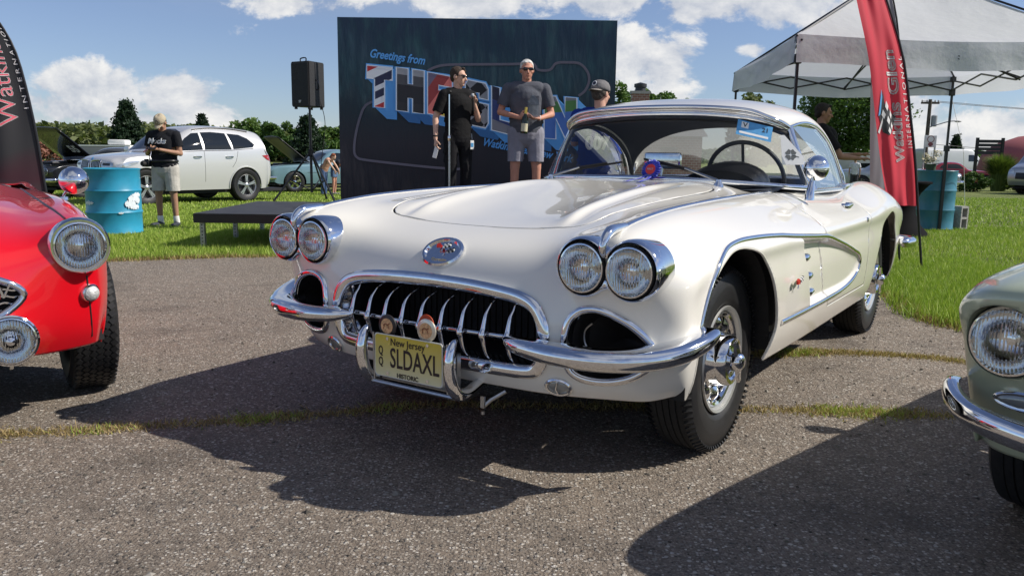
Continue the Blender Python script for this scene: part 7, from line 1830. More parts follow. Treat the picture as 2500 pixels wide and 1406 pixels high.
def person(label, loc, yaw, H, J, outfit, hair, head_turn=(0, 0), skin_c=(.50, .29, .20), name='person', build=1.0, shades=False, cap=None, voxel=.0085):
    """J: joint overrides. local frame: faces -Y, +X is the person's left, units of a 1.78 m figure"""
    s = H/1.78
    o = empty(name, loc, yaw); tag(o, label, 'person'); o.scale = (s, s, s)
    D = dict(hipL=(.095, 0, .93), kneeL=(.105, -.015, .51), ankL=(.105, .02, .085), hipR=(-.095, 0, .93), kneeR=(-.105, -.015, .51), ankR=(-.105, .02, .085), chest=(0, .0, 1.28), neck=(0, .015, 1.50), shL=(.185, .01, 1.44), shR=(-.185, .01, 1.44), elL=(.25, .02, 1.16), elR=(-.25, .02, 1.16), wrL=(.25, -.06, .91), wrR=(-.25, -.06, .91), head=(0, -.01, 1.655), hipc=(0, 0, .96),
             hfL=(0, -.1, -1), hnL=(-1, 0, 0), hfR=(0, -.1, -1), hnR=(1, 0, 0), curlL=.45, curlR=.45, toeL=(.13, -.16, .03), toeR=(-.13, -.16, .03))
    D.update(J); v = {k: (Vector(x) if isinstance(x, tuple) else x) for k, x in D.items()}
    bw = build
    # --- body
    bm = NB()
    for S_ in 'LR':
        capsule(bm, v['hip'+S_], v['knee'+S_], .082*bw, .058, 14); capsule(bm, v['knee'+S_], v['ank'+S_], .056, .038, 14); capsule(bm, v['knee'+S_].lerp(v['ank'+S_], .12)+Vector((0, .022, 0)), v['knee'+S_].lerp(v['ank'+S_], .45)+Vector((0, .018, 0)), .046, .040, 12)
        capsule(bm, v['ank'+S_]+Vector((0, .03, -.035)), v['toe'+S_], .036, .030, 12, ((1, 0, 0), 1.1, .9))
        capsule(bm, v['sh'+S_], v['el'+S_], .052*bw**.5, .041, 12); capsule(bm, v['el'+S_], v['wr'+S_], .040, .026, 12); capsule(bm, v['el'+S_].lerp(v['wr'+S_], .15), v['el'+S_].lerp(v['wr'+S_], .42), .041, .036, 12)
        hand(bm, v['wr'+S_], v['hf'+S_], v['hn'+S_], v['curl'+S_])
    capsule(bm, v['hipc'], v['hipc'].lerp(v['chest'], .45), .135*bw, .125*bw, 18, ((1, 0, 0), 1.15, .82)); capsule(bm, v['hipc'].lerp(v['chest'], .4), v['chest']+Vector((0, 0, .05)), .125*bw, .145*bw**.7, 18, ((1, 0, 0), 1.15, .80)); capsule(bm, v['shR']*.72+v['shL']*.28, v['shL']*.72+v['shR']*.28, .075, .075, 14)
    hr = Matrix.Rotation(head_turn[0], 3, 'Z') @ Matrix.Rotation(head_turn[1], 3, 'X'); hc = v['head']
    capsule(bm, v['neck']-Vector((0, 0, .06)), hc+hr @ Vector((0, .01, -.06)), .060, .055, 14)
    def HP(x, y, z): return hc+hr @ Vector((x, y, z))
    ellipsoid(bm, HP(0, .012, .03), (.076, .095, .092), hr); ellipsoid(bm, HP(0, -.018, -.035), (.062, .075, .080), hr); ellipsoid(bm, HP(0, -.058, -.090), (.030, .026, .024), hr)
    capsule(bm, HP(0, -.088, .008), HP(0, -.108, -.030), .010, .015, 8); ellipsoid(bm, HP(0, -.080, .030), (.055, .018, .012), hr); ellipsoid(bm, HP(0, -.078, -.062), (.026, .016, .010), hr)
    for sx in (1, -1): ellipsoid(bm, HP(sx*.078, .015, -.005), (.010, .022, .032), hr); ellipsoid(bm, HP(sx*.044, -.062, -.018), (.022, .02, .02), hr)
    me = fuse(bm, voxel, 3, 'body'); link('body', me, skin('skin_%d' % int(skin_c[0]*1000), skin_c), o)
    # eyes / sunglasses, mouth
    if shades:
        bm = NB()
        for sx in (1, -1):
            ellipsoid(bm, HP(sx*.034, -.092, .012), (.031, .010, .019), hr, 12); tube(bm, [HP(sx*.062, -.085, .016), HP(sx*.082, -.04, .018), HP(sx*.083, .01, .010)], .004, 6)
        tube(bm, [HP(-.01, -.100, .016), HP(.01, -.100, .016)], .004, 6); mobj('sunglasses', bm, mat('shades', (.008, .008, .010), .08, 0, .5), o, 50)
    else:
        for sx in (1, -1):
            bm = NB(); ellipsoid(bm, HP(sx*.033, -.0845, .008), (.012, .006, .006), hr, 10); mobj('eye', bm, mat('eye_dark', (.05, .035, .03), .3), o, 50)
    bm = NB(); ellipsoid(bm, HP(0, -.0905, -.063), (.022, .006, .004), hr, 10); mobj('mouth', bm, mat('lips', (.33, .12, .10), .5), o, 50)
    # hair
    if hair:
        bm = NB(); ellipsoid(bm, HP(0, .022, .042), (.082, .098, .090), hr, 24)
        for sx in (1, -1): ellipsoid(bm, HP(sx*.058, .030, .012), (.024, .056, .040), hr, 12)
        ellipsoid(bm, HP(0, .058, -.010), (.066, .052, .062), hr, 14)
        if hair[1] > 0:
            for k in range(16): a = rng.uniform(-1, 1); ellipsoid(bm, HP(a*.06, rng.uniform(-.06, .09), .105+hair[1]*rng.uniform(-.5, .6)-.03*abs(a)), (.022, .028, .016), hr, 8)
        # clear the face
        bmesh.ops.delete(bm, geom=[w for w in bm.verts if (lambda q: q.y < -.040 and q.z < .066)(hr.inverted() @ (w.co-hc))], context='VERTS')
        bmesh.ops.holes_fill(bm, edges=[e for e in bm.edges if e.is_boundary], sides=0)
        hm = mat('hair_%d' % int(hair[0][0]*1000), hair[0], .7, noise=(60, .4), bump=(180, .8)); link('hair', fuse(bm, .007, 1, 'hair'), hm, o)
    if cap:
        bm = NB(); V = []
        for z, r_ in ((.030, 1.02), (.055, 1.03), (.085, .97), (.112, .80), (.128, .52), (.134, .12)):
            V.append([HP(math.cos(a)*.084*r_, .018+math.sin(a)*.104*r_, z) for a in np.linspace(0, 2*PI, 29)[:-1]])
        grid(bm, V, wrap=True); bm.faces.new([bm.verts.new(p) for p in V[-1]]); cm = cloth('cap_%d' % int(cap['col'][0]*1000), cap['col']); co = mobj('cap', bm, cm, o, 50); solid(co, .004, 1)
        bm = NB(); bk = -1 if not cap.get('back') else 1; V = []
        for t in np.linspace(0, 1, 5):
            V.append([HP(math.sin(a)*.078*(1-.12*t), .018+bk*(math.cos(a)*.098+t*.075*max(.0, math.cos(a*.85))), .034-.020*t*math.cos(a)-.010*abs(math.sin(a))*t) for a in np.linspace(-1.25, 1.25, 15)])
        grid(bm, V); solid(mobj('cap_brim', bm, cloth('capb_%d' % int(cap.get('brim', cap['col'])[0]*1000), cap.get('brim', cap['col'])), co, 50), .004, 0)
        if cap.get('logo'):
            bm = NB(); pz = HP(0, .018-.100, .082); lathe(bm, [(0, .003), (.026, .002), (.028, 0)], 18, 'z', facing(pz, hr @ Vector((0, -1, .35)), hr @ Vector((0, 0, 1)))); lg_ = mobj('cap_logo', bm, mat('cap_logo', cap['logo'], .7), co, 40)
            bm = NB(); lathe(bm, [(0, .002), (.013, .0015), (.016, 0)], 14, 'z', facing(pz+hr @ Vector((0, -.003, -.004)), hr @ Vector((0, -1, .35)))); mobj('logo_mark', bm, mat('logo_tan', (.45, .38, .28), .7), lg_)
    # --- clothes
    if 'shirt' in outfit:
        col, sl, hem = outfit['shirt']; bm = NB(); q = .016
        capsule(bm, v['hipc']+Vector((0, 0, hem)), v['hipc'].lerp(v['chest'], .45), .138*bw+q, .135*bw+q, 20, ((1, 0, 0), 1.15, .86)); capsule(bm, v['hipc'].lerp(v['chest'], .4), v['chest']+Vector((0, 0, .05)), .135*bw+q, .148*bw**.7+q, 20, ((1, 0, 0), 1.15, .84)); capsule(bm, v['shR']*.80+v['shL']*.20, v['shL']*.80+v['shR']*.20, .078+q, .078+q, 16)
        for S_ in 'LR':
            e = v['sh'+S_].lerp(v['el'+S_], sl); capsule(bm, v['sh'+S_], e, .060*bw**.5+q*.8, .058+q, 14)
        capsule(bm, v['neck']-Vector((0, 0, .05)), v['neck']+Vector((0, 0, outfit.get('collar', -.03))), .062+q*.6, .056+q*.6, 14)
        for k in range(26):       # soft folds at the waist
            a = rng.uniform(0, 6.28); z = rng.uniform(.0, .22); r_ = .15*bw; p = v['hipc']+Vector((math.cos(a)*r_*1.15, math.sin(a)*r_*.8, z+hem)); t_ = Vector((-math.sin(a), math.cos(a)*.7, rng.uniform(-.4, .4)))*.05; capsule(bm, p-t_, p+t_, .014, .010, 6)
        sm_ = cloth('shirt_%d_%d' % (int(col[0]*1000), int(col[2]*1000)), col); sh_ = link('shirt', fuse(bm, .009, 3, 'shirt'), sm_, o)
        # trim sleeve ends and hem by cutting the fused volume flat
        bm = NB(); bm.from_mesh(sh_.data); zh = v['hipc'].z+hem-.10
        bmesh.ops.bisect_plane(bm, geom=bm.verts[:]+bm.edges[:]+bm.faces[:], plane_co=(0, 0, zh), plane_no=(0, 0, -1), clear_outer=True)
        for S_ in 'LR':
            e = v['sh'+S_].lerp(v['el'+S_], sl); d = (v['el'+S_]-v['sh'+S_]).normalized()
            vs_ = [w for w in bm.verts if (w.co-e).dot(d) > .004 and (w.co-e).length < .13 and (w.co-e-d*(w.co-e).dot(d)).length < .105]; bmesh.ops.delete(bm, geom=vs_, context='VERTS')
        bm.to_mesh(sh_.data); bm.free()
    if 'pants' in outfit:
        col, frac, wd = outfit['pants']; bm = NB(); q = .014
        capsule(bm, v['hipc']+Vector((0, 0, -.04)), v['hipc']+Vector((0, 0, .10)), .140*bw+q, .132*bw+q, 20, ((1, 0, 0), 1.15, .86))
        for S_ in 'LR':
            h, k, a = v['hip'+S_], v['knee'+S_], v['ank'+S_]
            if frac <= 1: e = h.lerp(k, frac); capsule(bm, h, e, .092*bw+q, wd, 16); capsule(bm, h.lerp(e, .6), e, wd*.98, wd, 14)
            else: capsule(bm, h, k, .090*bw+q, .074, 16); capsule(bm, k, a+Vector((0, .0, -.02)), .074, wd, 14)
            for j in range(9):
                t = rng.uniform(.2, .95); c = h.lerp(k, t); ang = rng.uniform(0, 6.28); p = c+Vector((math.cos(ang), math.sin(ang), 0))*.078; capsule(bm, p+Vector((0, 0, .05)), p-Vector((rng.uniform(-.03, .03), 0, .05)), .010, .008, 6)
        pm_ = cloth('pants_%d_%d' % (int(col[0]*1000), int(col[2]*1000)), col); pn = link('shorts' if frac <= 1 else 'trousers', fuse(bm, .009, 3, 'pants'), pm_, o)
        if frac <= 1:
            bm = NB(); bm.from_mesh(pn.data); zh = v['hipL'].lerp(v['kneeL'], frac).z; bmesh.ops.bisect_plane(bm, geom=bm.verts[:]+bm.edges[:]+bm.faces[:], plane_co=(0, 0, zh), plane_no=(0, 0, -1), clear_outer=True); bm.to_mesh(pn.data); bm.free()
            bm = NB()
        if outfit.get('belt'):
            bm = NB(); c = v['hipc']+Vector((0, 0, .075)); tube(bm, [c+Vector((math.cos(a)*(.140*bw+q)*1.17, math.sin(a)*(.140*bw+q)*.90, 0)) for a in np.linspace(0, 2*PI, 33)[:-1]], .010, 8, True, up=(0, 0, 1), flat=1.9); mobj('belt', bm, SATIN_BLACK, o, 50)
    for S_ in 'LR':
        bm = NB(); a, t = v['ank'+S_], v['toe'+S_]
        capsule(bm, a+Vector((0, .035, -.045)), t+Vector((0, 0, .004)), .044, .038, 14, ((1, 0, 0), 1.05, .85)); capsule(bm, a+Vector((0, .0, -.01)), a+Vector((0, .01, -.05)), .044, .042, 12); me = fuse(bm, .009, 2, 'shoe'); sh2 = link('shoe', me, mat('shoe_%d' % int(outfit.get('shoe', (.02, .02, .02))[0]*1000), outfit.get('shoe', (.02, .02, .022)), .6), o)
        zb = min(w.co.z for w in me.vertices)
        bm = NB(); poly_prism(bm, [(a.x+math.sin(k)*.043+(t.x-a.x)*(.5-.5*math.cos(k)), a.y+.045+(t.y-a.y-.06)*(.5-.5*math.cos(k))) for k in np.linspace(0, 2*PI, 17)[:-1]], max(.001, zb-.002), .022, 'z'); mobj('sole', bm, mat('sole_%d' % int(outfit.get('sole', (.03, .03, .03))[0]*1000), outfit.get('sole', (.03, .03, .03)), .7), sh2)
        if outfit.get('sock'):
            bm = NB(); capsule(bm, a+Vector((0, .006, -.01)), a.lerp(v['knee'+S_], outfit.get('sock_h', .16)), .047, .046, 14); mobj('sock', bm, cloth('sock_white', (.75, .75, .73)), o, 50)
    return o, v, HP, hr, s
# man looking at his phone
p = lawn(411, 551)
P1, v, HP, hr, s = person('man in tan cap, black printed T-shirt and cargo shorts looking down at his phone', Vector((p.x, p.y, zg(p.y)-.012)), math.radians(-6), (at(411, 282, p.y).z-p.z)*1.03, dict(hipL=(.10, 0, .93), kneeL=(.125, -.01, .51), ankL=(.135, .02, .085), kneeR=(-.125, -.01, .51), ankR=(-.135, .02, .085), toeL=(.165, -.15, .03), toeR=(-.175, -.15, .03), head=(.0, -.065, 1.615), neck=(0, -.015, 1.49),
    elL=(.27, -.01, 1.15), wrL=(.075, -.27, 1.21), hfL=(-1, -.35, .1), hnL=(0, -.2, 1), elR=(-.27, -.01, 1.15), wrR=(-.095, -.27, 1.20), hfR=(1, -.4, .1), hnR=(0, -.2, 1), curlL=.75, curlR=.8, shL=(.205, 0, 1.43), shR=(-.205, 0, 1.43)),
    dict(shirt=((.013, .014, .018), .62, -.02), pants=((.46, .44, .40), .86, .104), belt=True, sock=True, shoe=(.03, .035, .05), sole=(.05, .05, .06)), ((.03, .025, .02), 0), (0, math.radians(40)), (.36, .20, .13), build=1.16, cap=dict(col=(.42, .36, .26), brim=(.42, .36, .26), logo=(.05, .045, .04)))
bm = NB(); boxc(bm, (-.01, -.345, 1.235), (.075, .15, .009), .003, Matrix.Rotation(.55, 3, 'X') @ Matrix.Rotation(PI/2, 3, 'Z')); ph = mobj('phone', bm, SATIN_BLACK, None, 40); ph.matrix_world = P1.matrix_basis.copy(); tag(ph, 'dark mobile phone held in the hands of the man in the tan cap', 'phone')
bm = NB(); ps = P1.matrix_basis
camo = empty('hanging_camera', ps @ Vector((-.235, -.12, .99)), math.radians(-20)); camo.scale = (s, s, s); tag(camo, 'black camera hanging at the hip of the man in the tan cap', 'camera')
bm = NB(); boxc(bm, (0, 0, 0), (.14, .07, .10), .015); boxc(bm, (0, 0, .06), (.06, .05, .03), .01); mobj('camera_body', bm, SATIN_BLACK, camo, 40)
bm = NB(); lathe(bm, [(.0, .10), (.034, .10), (.04, .09), (.036, .0)], 20, 'y', Matrix.Rotation(PI, 4, 'Z')); mobj('lens', bm, BLACK, camo, 40)
bm = NB(); tube(bm, crv([(.07, 0, .04), (.12, -.05, .20), (.28, -.05, .38), (.40, .03, .50)], 14), .006, 5, flat=2); mobj('strap', bm, BLACK, camo)
Mt = facing((0, -.194, 1.335), (0, -1, .08)); text_obj('shirt_lettering', 'Mocks', .115, WHITEP, None, None, P1, .004, sx=.95, shear=.25, M_=Mt @ Matrix.Translation((.0, .0, .022)), bold=.004)
bm = NB(); tube(bm, [(-.20+.03*math.cos(a), -.20+.02*math.sin(a), 1.19+.02*math.cos(a)) for a in np.linspace(0, 6.28, 13)[:-1]], .006, 6, True); mobj('wristband', bm, mat('pink_band', (.6, .25, .28), .6), P1)
# announcer with microphone
ey = SY0+.95; p = at(1110, 400, ey)
hh = (at(1127, 165, ey).z-STZ)
P2, v, HP, hr, s = person('announcer in black polo and trousers speaking into a handheld microphone', (at(1118, 400, ey).x, ey, STZ), math.radians(28), hh*1.0, dict(elL=(.25, -.07, 1.15), wrL=(.13, -.20, 1.33), hfL=(-.25, -.25, .9), hnL=(-.6, -.4, .1), curlL=1.15, elR=(-.29, .03, 1.16), wrR=(-.33, -.06, .90), hfR=(-.05, -.15, -1), curlR=.8, head=(0, -.015, 1.66)),
    dict(shirt=((.010, .010, .011), .78, -.03), pants=((.012, .012, .014), 2, .072), collar=.015, shoe=(.012, .012, .012)), ((.045, .028, .018), .02), (math.radians(42), math.radians(4)), (.62, .38, .28), shades=True, build=.98)
M2 = P2.matrix_basis
mic = empty('handheld_microphone', M2 @ Vector((.075, -.265, 1.40))); mic.scale = (s, s, s); tag(mic, 'handheld microphone held up by the announcer', 'microphone')
bm = NB(); tube(bm, [(.015, .02, -.16), (0, 0, 0)], [.011, .015], 10); mobj('handle', bm, SATIN_BLACK, mic, 40)
bm = NB(); ellipsoid(bm, (0, -.004, .026), (.025, .025, .028)); mobj('mesh_head', bm, mat('mic_mesh', (.35, .36, .37), .4, .8, bump=(300, .6)), mic, 60)
bm = NB(); boxc(bm, M2 @ Vector((-.34, -.085, .735)), (.05, .012, .14), .003, Matrix.Rotation(.25, 3, 'Y')); o = mobj('folded_paper', bm, WHITEP, None); tag(o, 'folded white paper held low by the announcer', 'paper')
bm = NB(); boxc(bm, (.12, -.165, .83), (.05, .006, .11), .004); bdg = mobj('badge', bm, WHITEP, P2); bm = NB(); tube(bm, [(.12, -.15, .97), (.12, -.163, .89)], .003, 5); mobj('badge_clip', bm, STEEL, bdg)
bm = NB(); boxc(bm, (.12, -.1695, .83), (.036, .003, .05), .001); mobj('badge_print', bm, BLUEP, bdg)
bm = NB(); tube(bm, [(-.33+.033*math.cos(a), -.05+.03*math.sin(a), .935) for a in np.linspace(0, 6.28, 15)[:-1]], .006, 6, True, flat=1.6); mobj('watch', bm, BLACK, P2)
# winner with bottle and glass trophy
wy = SY0+1.05
hh = at(1277, 146, wy).z-STZ
P3, v, HP, hr, s = person('white-haired man in grey T-shirt and shorts holding a bottle and a trophy', (at(1283, 400, wy).x, wy, STZ), math.radians(4), hh, dict(shL=(.215, 0, 1.44), shR=(-.215, 0, 1.44), elL=(.30, -.02, 1.15), wrL=(.13, -.24, 1.09), hfL=(-1, -.5, .05), hnL=(-.2, -.1, 1), curlL=.55, elR=(-.31, .01, 1.17), wrR=(-.10, -.23, 1.10), hfR=(.55, -.7, .15), hnR=(.8, .6, .1), curlR=1.15, hipL=(.105,0,.93), hipR=(-.105,0,.93), kneeL=(.13,-.015,.51), kneeR=(-.13,-.015,.51), ankL=(.135,.02,.085), ankR=(-.135,.02,.085)),
    dict(shirt=((.095, .10, .12), .72, -.03), pants=((.26, .26, .31), .80, .094), shoe=(.04, .04, .045)), ((.62, .61, .58), .012), (math.radians(4), math.radians(2)), (.55, .27, .19), shades=True, build=1.12)
M3 = P3.matrix_basis
bt_ = empty('champagne_bottle', M3 @ Vector((-.045, -.295, .99)), 0); bt_.scale = (s, s, s); bt_.rotation_euler = (0, .08, 0); tag(bt_, 'dark champagne bottle with gold foil neck held by the white-haired man', 'bottle')
bm = NB(); lathe(bm, [(0, -.075), (.040, -.075), (.043, -.06), (.043, .06), (.036, .105), (.018, .155), (.015, .19)], 24, 'z'); mobj('bottle_glass', bm, mat('bottle_green', (.008, .015, .008), .06, 0, .5), bt_, 50)
bm = NB(); lathe(bm, [(.019, .15), (.017, .19), (.018, .215), (.016, .225), (0, .228)], 20, 'z'); mobj('gold_foil', bm, mat('gold_foil', (.75, .52, .12), .3, .9), bt_, 50)
bm = NB(); lathe(bm, [(.0438, -.05), (.0438, .04)], 20, 'z', a0=-2.6, a1=-.5); mobj('paper_label', bm, mat('label_cream', (.65, .60, .42), .6), bt_)
tr_ = empty('glass_trophy', M3 @ Vector((.055, -.30, 1.12)), 0); tr_.scale = (s, s, s); tag(tr_, 'clear engraved glass trophy held by the white-haired man', 'trophy')
TGL = glass_mat('trophy_glass', (.93, .95, .97)); bm = NB(); poly_prism(bm, [(-.055, 0), (.055, 0), (.07, .16), (.0, .24), (-.07, .16)], -.012, .012, 'y'); mobj('glass_plaque', bm, TGL, tr_); bm = NB(); boxc(bm, (0, 0, -.013), (.13, .06, .024), .004); mobj('base', bm, TGL, tr_)
bm = NB(); tube(bm, [v['wrL'].lerp(v['elL'], .08)+Vector((0, .033*math.cos(a), .03*math.sin(a))) for a in np.linspace(0, 6.28, 13)[:-1]], .006, 6, True); mobj('wristband', bm, mat('white_band', (.75, .7, .7), .6), P3)
bm = NB(); boxc(bm, (.085, -.158, 1.30), (.10, .008, .11), .002); mobj('chest_pocket', bm, MATS['shirt_95_120'], P3)
# man in the blue jersey seen through and above the hardtop
jy = 8.6; hh = at(1475, 207, jy).z
P4, v, HP, hr, s = person('man in blue 007 jersey and grey cap standing before the stage', (at(1462, 400, jy).x, jy, -.006), math.radians(180-12), hh*1.02, dict(elL=(.27, -.12, 1.18), wrL=(.12, -.30, 1.25), hfL=(-.8, -.5, .2), elR=(-.27, -.12, 1.18), wrR=(-.12, -.30, 1.25), hfR=(.8, -.5, .2), shL=(.22, 0, 1.44), shR=(-.22, 0, 1.44)),
    dict(shirt=((.018, .045, .24), .85, -.06), pants=((.08, .09, .12), .8, .12), shoe=(.05, .05, .05)), ((.06, .05, .04), 0), (math.radians(-28), math.radians(8)), (.52, .30, .22), build=1.25, cap=dict(col=(.17, .165, .17), brim=(.25, .23, .21), back=True))
text_obj('jersey_number', '007', .17, WHITEP, None, None, P4, .004, M_=facing((0, .200, 1.17), (0, 1, .0)), bold=.008, sx=.9)
bm = NB(); pz = HP(0, .130, .085); lathe(bm, [(0, .003), (.024, .002), (.027, 0)], 20, 'z', facing(pz, hr @ Vector((0, 1, .3)))); lg_ = mobj('cap_badge', bm, WHITEP, P4, 40); bm = NB(); lathe(bm, [(0, .003), (.018, .002), (.019, 0)], 18, 'z', facing(pz+hr @ Vector((0, .002, 0)), hr @ Vector((0, 1, .3)))); mobj('badge_mark', bm, mat('navy_mark', (.02, .025, .05), .6), lg_)
cm_ = empty('video_camera', P4.matrix_basis @ Vector((.03, -.30, 1.72))); tag(cm_, 'small black video camera raised by the man in the jersey', 'camera'); bm = NB(); boxc(bm, (0, 0, 0), (.09, .14, .07), .012); mobj('camera_body', bm, SATIN_BLACK, cm_, 40); bm = NB(); lathe(bm, [(0, .05), (.03, .05), (.034, -.04)], 16, 'y', Matrix.Translation((0, .08, 0))); mobj('lens', bm, BLACK, cm_, 40)
# man under the tent
ty = 10.7; hh = at(1998, 250, ty).z
P5, v, HP, hr, s = person('dark-dressed man reaching forward in the shade of the tent', (at(2000, 400, ty).x, ty, zg(ty)-.012), math.radians(78), hh*1.01, dict(elL=(.20, -.24, 1.12), wrL=(.14, -.50, 1.15), hfL=(-.1, -1, .1), hnL=(0, 0, -1), elR=(-.2, -.22, 1.12), wrR=(-.12, -.46, 1.10), hfR=(.1, -1, .0), hnR=(0, 0, -1), chest=(0, -.05, 1.28)),
    dict(shirt=((.014, .014, .016), .75, -.04), pants=((.03, .03, .035), 2, .07), shoe=(.02, .02, .02)), ((.025, .02, .018), .004), (0, math.radians(6)), (.36, .20, .14), build=1.15)
# couple leaning over the engine of the blue coupe
def small_person(label, u, yaw, Y, J, outfit, hairc, sk, hpx):
    hz = at(u, hpx, Y).z-(zg(Y)-.012)
    return person(label, (at(u, 400, Y).x, Y, zg(Y)-.012), yaw, hz, J, outfit, hairc, (0, math.radians(20)), sk, voxel=.013)
bend = dict(chest=(0, -.18, 1.22), neck=(0, -.33, 1.38), head=(0, -.42, 1.46), shL=(.17, -.26, 1.34), shR=(-.17, -.26, 1.34), elL=(.2, -.42, 1.12), wrL=(.16, -.55, .95), elR=(-.2, -.42, 1.12), wrR=(-.16, -.55, .95))
small_person('red-haired woman in striped top and jeans bending by the blue coupe', 790, math.radians(75), 24.0, bend, dict(shirt=((.50, .28, .20), .15, -.03), pants=((.06, .10, .20), 2, .07), shoe=(.1, .1, .1)), ((.25, .07, .025), .02), (.6, .38, .28), 362)
small_person('person in dark top and denim shorts bending beside the red-haired woman', 815, math.radians(80), 24.4, bend, dict(shirt=((.03, .03, .04), .5, -.03), pants=((.10, .16, .28), .5, .11), shoe=(.2, .2, .2)), ((.05, .035, .025), .02), (.55, .34, .25), 368)
P8 = small_person('person in white top walking past the trailer beyond the tent', 2088, math.radians(160), 32, dict(), dict(shirt=((.55, .56, .58), .6, -.03), pants=((.05, .05, .06), 2, .07)), ((.05, .04, .03), .0), (.4, .25, .18), 385)
# ------------------------------------------------------------------ trees, shrubs, far things
def leafm(name, c0, c1, c2): return blade_material(name, [(0, c0), (.5, c1), (1, c2)], .6)
LM_DARK = leafm('leaf_dark', (0.025, 0.056, 0.014), (0.049, 0.105, 0.025), (0.105, 0.168, 0.042)); LM_MID = leafm('leaf_mid', (0.035, 0.077, 0.017), (0.077, 0.147, 0.034), (0.154, 0.231, 0.063)); LM_OLIVE = leafm('leaf_olive', (0.049, 0.070, 0.022), (0.105, 0.133, 0.045), (0.175, 0.196, 0.077)); LM_SPRUCE = leafm('needle', (.010, .024, .012), (.022, .046, .024), (.045, .075, .040)); LM_YEL = leafm('leaf_yellow', (.06, .10, .02), (.13, .19, .04), (.24, .29, .08)); LM_PINK = leafm('leaf_pink', (.05, .07, .02), (.22, .09, .06), (.34, .15, .11))
BARK = mat('bark', (.085, .068, .052), .9, noise=(12, .35), bump=(25, .8))
def leaf_tris(C, size, flat=.5):
    """C (n,3) centres -> leaf triangles pairs (quads split)"""
    n = len(C); a = rng.normal(size=(n, 3)); a[:, 2] *= flat; a /= np.linalg.norm(a, axis=1)[:, None]+1e-9; b = rng.normal(size=(n, 3)); b -= a*(a*b).sum(1)[:, None]; b /= np.linalg.norm(b, axis=1)[:, None]+1e-9
    s = size*rng.uniform(.6, 1.3, n)[:, None]
    V = np.stack([C-a*s*.5, C+b*s*.32, C+a*s*.6, C-a*s*.5, C+a*s*.6, C-b*s*.32], 1); return V.reshape(-1, 3)
def crown_points(n, R_, nclump, clump_r, seed, hollow=.55, lump=.3):
    pts = []; per = n//nclump; cl = []
    for k in range(nclump):
        d = rng.normal(size=3); d /= np.linalg.norm(d); rr = rng.uniform(hollow, 1)*(1+lump*mnoise.noise((d[0]*2+seed, d[1]*2, d[2]*2)))
        c = d*rr*np.array(R_); cl.append(c); q_ = rng.normal(size=(per, 3)); q_ /= np.linalg.norm(q_, axis=1)[:, None]; q_ *= rng.uniform(.3, 1, (per, 1))**.5
        pts.append(c+q_*clump_r*rng.uniform(.6, 1.25)*np.array([1, 1, .75]))
    return np.concatenate(pts), np.array(cl)
def broadleaf(name, label, base, H, R_, trunk_h, m, n=5000, size=.3, nclump=60, group=None, seed=0, trunk_r=.15, cat='tree', vis_trunk=True):
    o = empty(name, base); tag(o, label, cat, group)
    cz = trunk_h+(H-trunk_h)/2; RZ = (H-trunk_h)/2
    P, cl = crown_points(n, (R_, R_, RZ), nclump, R_*.26, seed); P[:, 2] += cz
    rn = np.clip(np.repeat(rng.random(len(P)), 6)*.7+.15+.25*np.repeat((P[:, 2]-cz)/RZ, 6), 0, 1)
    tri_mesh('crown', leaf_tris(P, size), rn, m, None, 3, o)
    bm = NB(); tube(bm, crv([(0, 0, -.1), (.03*R_, 0, trunk_h*.5), (-.02*R_, .02, trunk_h), (0, 0, cz+RZ*.3)], 10), list(np.linspace(trunk_r, trunk_r*.35, 10)), 8)
    for k in range(0, min(16, len(cl))):
        c = Vector(cl[k])+Vector((0, 0, cz)); z0 = trunk_h*.8+.5*max(0, c.z-trunk_h)*.5; tube(bm, crv([(0, 0, z0), Vector((0, 0, z0)).lerp(c, .5)+Vector((0, 0, .1*R_)), c], 6), list(np.linspace(trunk_r*.4, trunk_r*.07, 6)), 5)
    mobj('trunk', bm, BARK, o, 50); return o
def conifer(name, label, base, H, R_, m=LM_SPRUCE, n=9000, size=.22, group=None):
    o = empty(name, base); tag(o, label, 'tree', group); P = []
    nb = 130
    for k in range(nb):
        t = (k/nb)**.85; z = H*(.06+.93*t); a = k*2.399+rng.uniform(-.3, .3); L = R_*(1-t)**.8*rng.uniform(.75, 1.1)+.05*R_; q_ = rng.uniform(0, 1, int(n/nb*(1.6-1.1*t)))**.6
        x = math.cos(a)*L*q_; y = math.sin(a)*L*q_; zz = z-.28*L*q_+.12*L*q_**3
        w_ = .10*R_*(1-.5*q_)+.02; P.append(np.stack([x+rng.normal(0, 1, len(q_))*w_, y+rng.normal(0, 1, len(q_))*w_, zz+rng.normal(0, .5, len(q_))*w_], 1))
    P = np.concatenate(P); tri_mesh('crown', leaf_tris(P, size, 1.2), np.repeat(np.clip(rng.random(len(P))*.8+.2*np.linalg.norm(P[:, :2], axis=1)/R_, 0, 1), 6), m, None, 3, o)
    bm = NB(); tube(bm, [(0, 0, -.1), (0, 0, H*.97)], [R_*.08, R_*.01], 7); mobj('trunk', bm, BARK, o, 50); return o
def gz(y): return zg(y)-.02
def far(u, Y): return Vector((at(u, 380, Y).x, Y, gz(Y)))
def ztop(u, v, Y): return at(u, v, Y).z-gz(Y)
